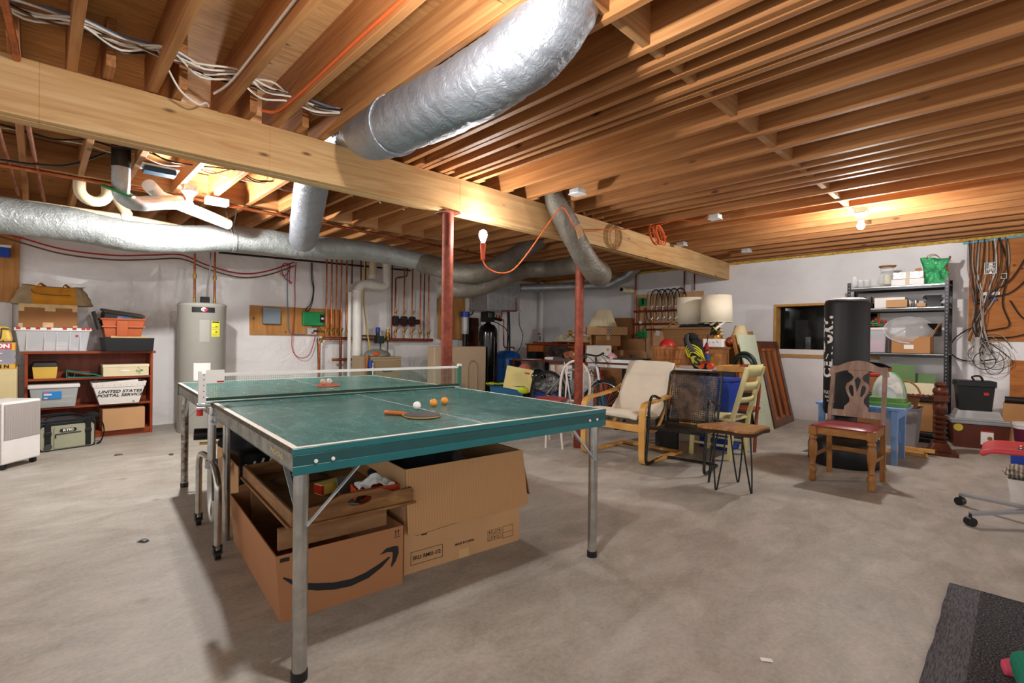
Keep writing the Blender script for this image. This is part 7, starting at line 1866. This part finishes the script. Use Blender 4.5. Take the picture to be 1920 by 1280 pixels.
solo(MB().cyl((0, 0, 0), (0, 0, .9), .028, n=14), 'translucent_tube', glass('clear tube', (.85, .82, .78), .2, .5), 'clear plastic tube standing against the wall behind the black tote', 'tube', (7.93, .36, .3))
solo(MB().box(-.03, -.03, 0, .03, .03, .3), 'tube_block', X['cardd'], 'small block under the clear plastic tube', 'block', (7.93, .36, 0))

# bins, cartons and stool at the right edge
t = bin_('storage_bin', 'brown plastic bin with a round yellow sticker by the right wall', .46, .36, .27, mat('brown bin plastic', '#5a2a1c', .4, var=.1), X['grey'], (7.42, .33, 0), R(-78), .02, .02)
MB().lathe([(.04, 0), (.04, .002), (0, .002)], 20, mat=T(-.18, -.178, .215, PI / 2)).build('round_sticker', mat('mustard label', '#c9b23a', .5, var=.1), t)
m = MB(); m.box(.0, -.182, .05, .1, -.172, .2, 0); m.box(.0, -.1835, .185, .1, -.172, .2, 1); m.poly(ell(.07, .12, .02, .02, 14), .002, 2, T(0, -.183, 0, PI / 2)); m.build('label', [X['whitep'], X['red'], X['cardd']], t)
t = thing('clear_tub', 'upturned clear tub on the brown bin under the black tote', 'tub', (7.42, .34, .293), R(-78))
MB().taper((-.2, -.15, .2, .15), (-.165, -.12, .165, .12), .015, .105).build('tub', CLEARG, t, bev=.012)
MB().box(-.24, -.185, 0, .24, .185, .018).build('rim', CLEARG, t, bev=.008)
t = bin_('tote_box', 'black lidded tote with a red sticker stacked on the clear tub', .3, .24, .27, X['black'], X['black'], (7.4, .36, .40), R(-78), .02, .05)
MB().box(.06, -.122, .17, .1, -.112, .2, mat=T(0, 0, 0, 0, R(0))).build('red_sticker', X['red'], t)
m = MB(); m.tube(cat([(.0, -.02, .32), (-.02, -.03, .36), (.04, -.04, .37), (.07, -.02, .32)], 4), .01, 8); m.build('handle', X['black'], t)
m = MB(); m.box(.145, -.06, .24, .175, .06, .27); m.build('latch', X['steel'], t)
carton('upper cardboard box at the right edge below the small plywood panel', .3, .36, .19, (7.5, -.05, .305), 0, X['card'], False)
carton('lower cardboard box at the right edge beside the brown bin', .34, .4, .3, (7.5, -.07, 0), 0, X['cardl'], False)
solo(MB().tube([(0, -.2, .035), (0, .2, .035)], .035, 14), 'black_roll', X['black'], 'black roll lying on the upper cardboard box at the right edge', 'roll', (7.45, -.08, .496))
t = thing('paint_pail', 'white pail with a maroon label standing on a grey lid at the right edge', 'pail', (6.95, -.07, .0))
MB().lathe([(.10, .1), (.105, .12), (.125, .33), (.13, .33), (.13, .355), (0, .36)], 28).build('pail', X['white'], t)
MB().lathe([(.1125, .17), (.1225, .30)], 28, cap=False).build('label', mat('maroon label', '#5a1630', .5, var=.15), t)
MB().lathe([(.13, 0), (.135, .02), (.135, .09), (.12, .1), (0, .1)], 28).build('lower_tub', X['grey'], t)
t = thing('red_stool', 'red seat on a wheeled grey five-arm base at the right edge', 'stool', (4.42, -.09, 0))
RS = mat('faded red plastic', '#c23a40', .42, var=.12, scale=4)
m = MB()
m.grid(lambda u, v: (-.22 + .42 * v, .27 - .62 * u, .475 + .03 * u - .02 * math.sin(PI * v) - .03 * (max(0, .12 - u) / .12) ** 2), 26, 14); m.build('seat', RS, t, solid=.03, off=-1, bev=.01)
m = MB()
for x in (-.06, .05): m.lathe([(.012, 0), (.009, .003), (0, .004)], 10, (x, .08, .475))
m.build('seat_bolt', X['steel'], t)
MB().cyl((0, 0, .1), (0, 0, .27), .042, n=20).build('column', X['galv'], t)
MB().cyl((0, 0, .27), (0, 0, .46), .028, n=20).build('gas_lift', X['black'], t)
MB().box(-.1, -.1, .44, .1, .1, .465).build('mechanism', X['greyd'], t)
for k in range(5):
    a = R(147 + 72 * k) if k else R(147)
    a = R(135 + 72 * k)
    ex, ey = .42 * math.cos(a), .42 * math.sin(a)
    m = MB(); m.bar((.03 * math.cos(a), .03 * math.sin(a), .1), (ex, ey, .075), .035, .022); ar = m.build('arm', X['grey'], t, bev=.005)
    m = MB(); m.tube([(ex - .02 * math.sin(a), ey + .02 * math.cos(a), .027), (ex + .02 * math.sin(a), ey - .02 * math.cos(a), .027)], .027, 16); m.cyl((ex, ey, .04), (ex, ey, .075), .008, n=8); m.build('castor', X['black'], ar)
t = thing('recycle_crate', 'blue crate behind the red stool holding a rag', 'crate', (5.3, -.1, 0))
MB().tub((-.14, -.14, .14, .14), (-.15, -.15, .15, .15), 0, .34, .006).build('body', X['blue'], t)
blob('grey_rag', 'beige grey rag draped on a white bucket behind the red stool', 'rag', (5.0, -.02, .165), .09, .1, .05, bands('striped rag', '#6f665c', '#b3a898', 14, 'Y', .9, 3, .5), 17, .35, 3)
t = thing('white_bucket', 'small white bucket under the beige grey rag', 'bucket', (5.0, -.02, 0))
MB().tub((-.06, -.06, .06, .06), (-.08, -.08, .08, .08), 0, .17, .004).build('body', X['white'], t)


# rug, cloth and scraps on the floor
def rugmat():
    m, nt, p = _new('charcoal rug')
    q = _coord(nt, True, (1, 1, 1)); a = _noise(nt, q, 150, 4, .7); b = _noise(nt, _coord(nt, True, (1, 8, 1)), 26, 3)
    col = _ramp(nt, a, [(.35, srgb('#262628')), (.52, srgb('#4b4a4c')), (.68, srgb('#8a898b'))])
    s_ = nt.nodes.new('ShaderNodeSeparateXYZ'); nt.links.new(q, s_.inputs[0])
    k = nt.nodes.new('ShaderNodeMath'); k.operation = 'GREATER_THAN'; k.inputs[1].default_value = .115; nt.links.new(s_.outputs[1], k.inputs[0])
    c2 = _ramp(nt, b, [(.35, srgb('#55555a')), (.65, srgb('#8b8b90'))])
    n = nt.nodes.new('ShaderNodeMath'); n.operation = 'MULTIPLY'; n.inputs[1].default_value = .6; nt.links.new(k.outputs[0], n.inputs[0])
    nt.links.new(_mix(nt, n.outputs[0], col, c2), p.inputs['Base Color'])
    p.inputs['Roughness'].default_value = .95; p.inputs['Specular IOR Level'].default_value = .1
    _bump(nt, p, a, .8, .01)
    return m


m = MB(); m.grid(lambda u, v: (.6 + 2.45 * u + .006 * noise.noise(V((u * 9, v * 9, 0))), -1.8 + 2.02 * v + .008 * noise.noise(V((u * 14, 3, 0))) * v, .007), 60, 50)
solo(m, 'area_rug', rugmat(), 'dark grey flecked rug with a lighter border in the near right corner', 'rug', solid=.007, off=-1)
t = thing('folded_blanket', 'green folded blanket with a pink edge lying on the grey rug', 'blanket', (2.32, -.17, .0075), R(0))
m = MB(); m.poly([(-.25, -.3), (.18, -.3), (.22, .08), (.06, .19), (-.08, .165), (-.25, .17)], .07); m.build('green_fold', mat('green felt', '#0f7a5f', .9, var=.06, bump=.2, bscale=60), t, bev=.02)
m = MB(); m.poly([(.03, .06), (.2, .06), (.19, .13), (.06, .21), (.0, .2)], .03, mat=T(0, 0, .0)); m.build('pink_edge', mat('coral pink felt', '#d6516a', .9, var=.05), t, bev=.01)
for (x, y), s, l in (((1.836, .606), .02, 'tiny white paper scrap alone on the floor near the rug'), ((.9, 5.48), .03, 'dark leaf scrap on the floor in front of the water heater'), ((.545, 5.77), .03, 'dark leaf scrap on the floor beside the soft cooler'), ((.415, 3.266), .028, 'curled dark leaf scrap on the floor left of the table')):
    m = MB(); m.grid(lambda u, v: (-s + 2 * s * u, -s * .5 + s * v, .003 + .008 * math.sin(PI * u) * (s > .02)), 6, 4)
    solo(m, 'floor_scrap', X['whitep'] if 'white' in l else X['greyd'], l, 'scrap', (x, y, 0), rr.uniform(0, 3), solid=.001)
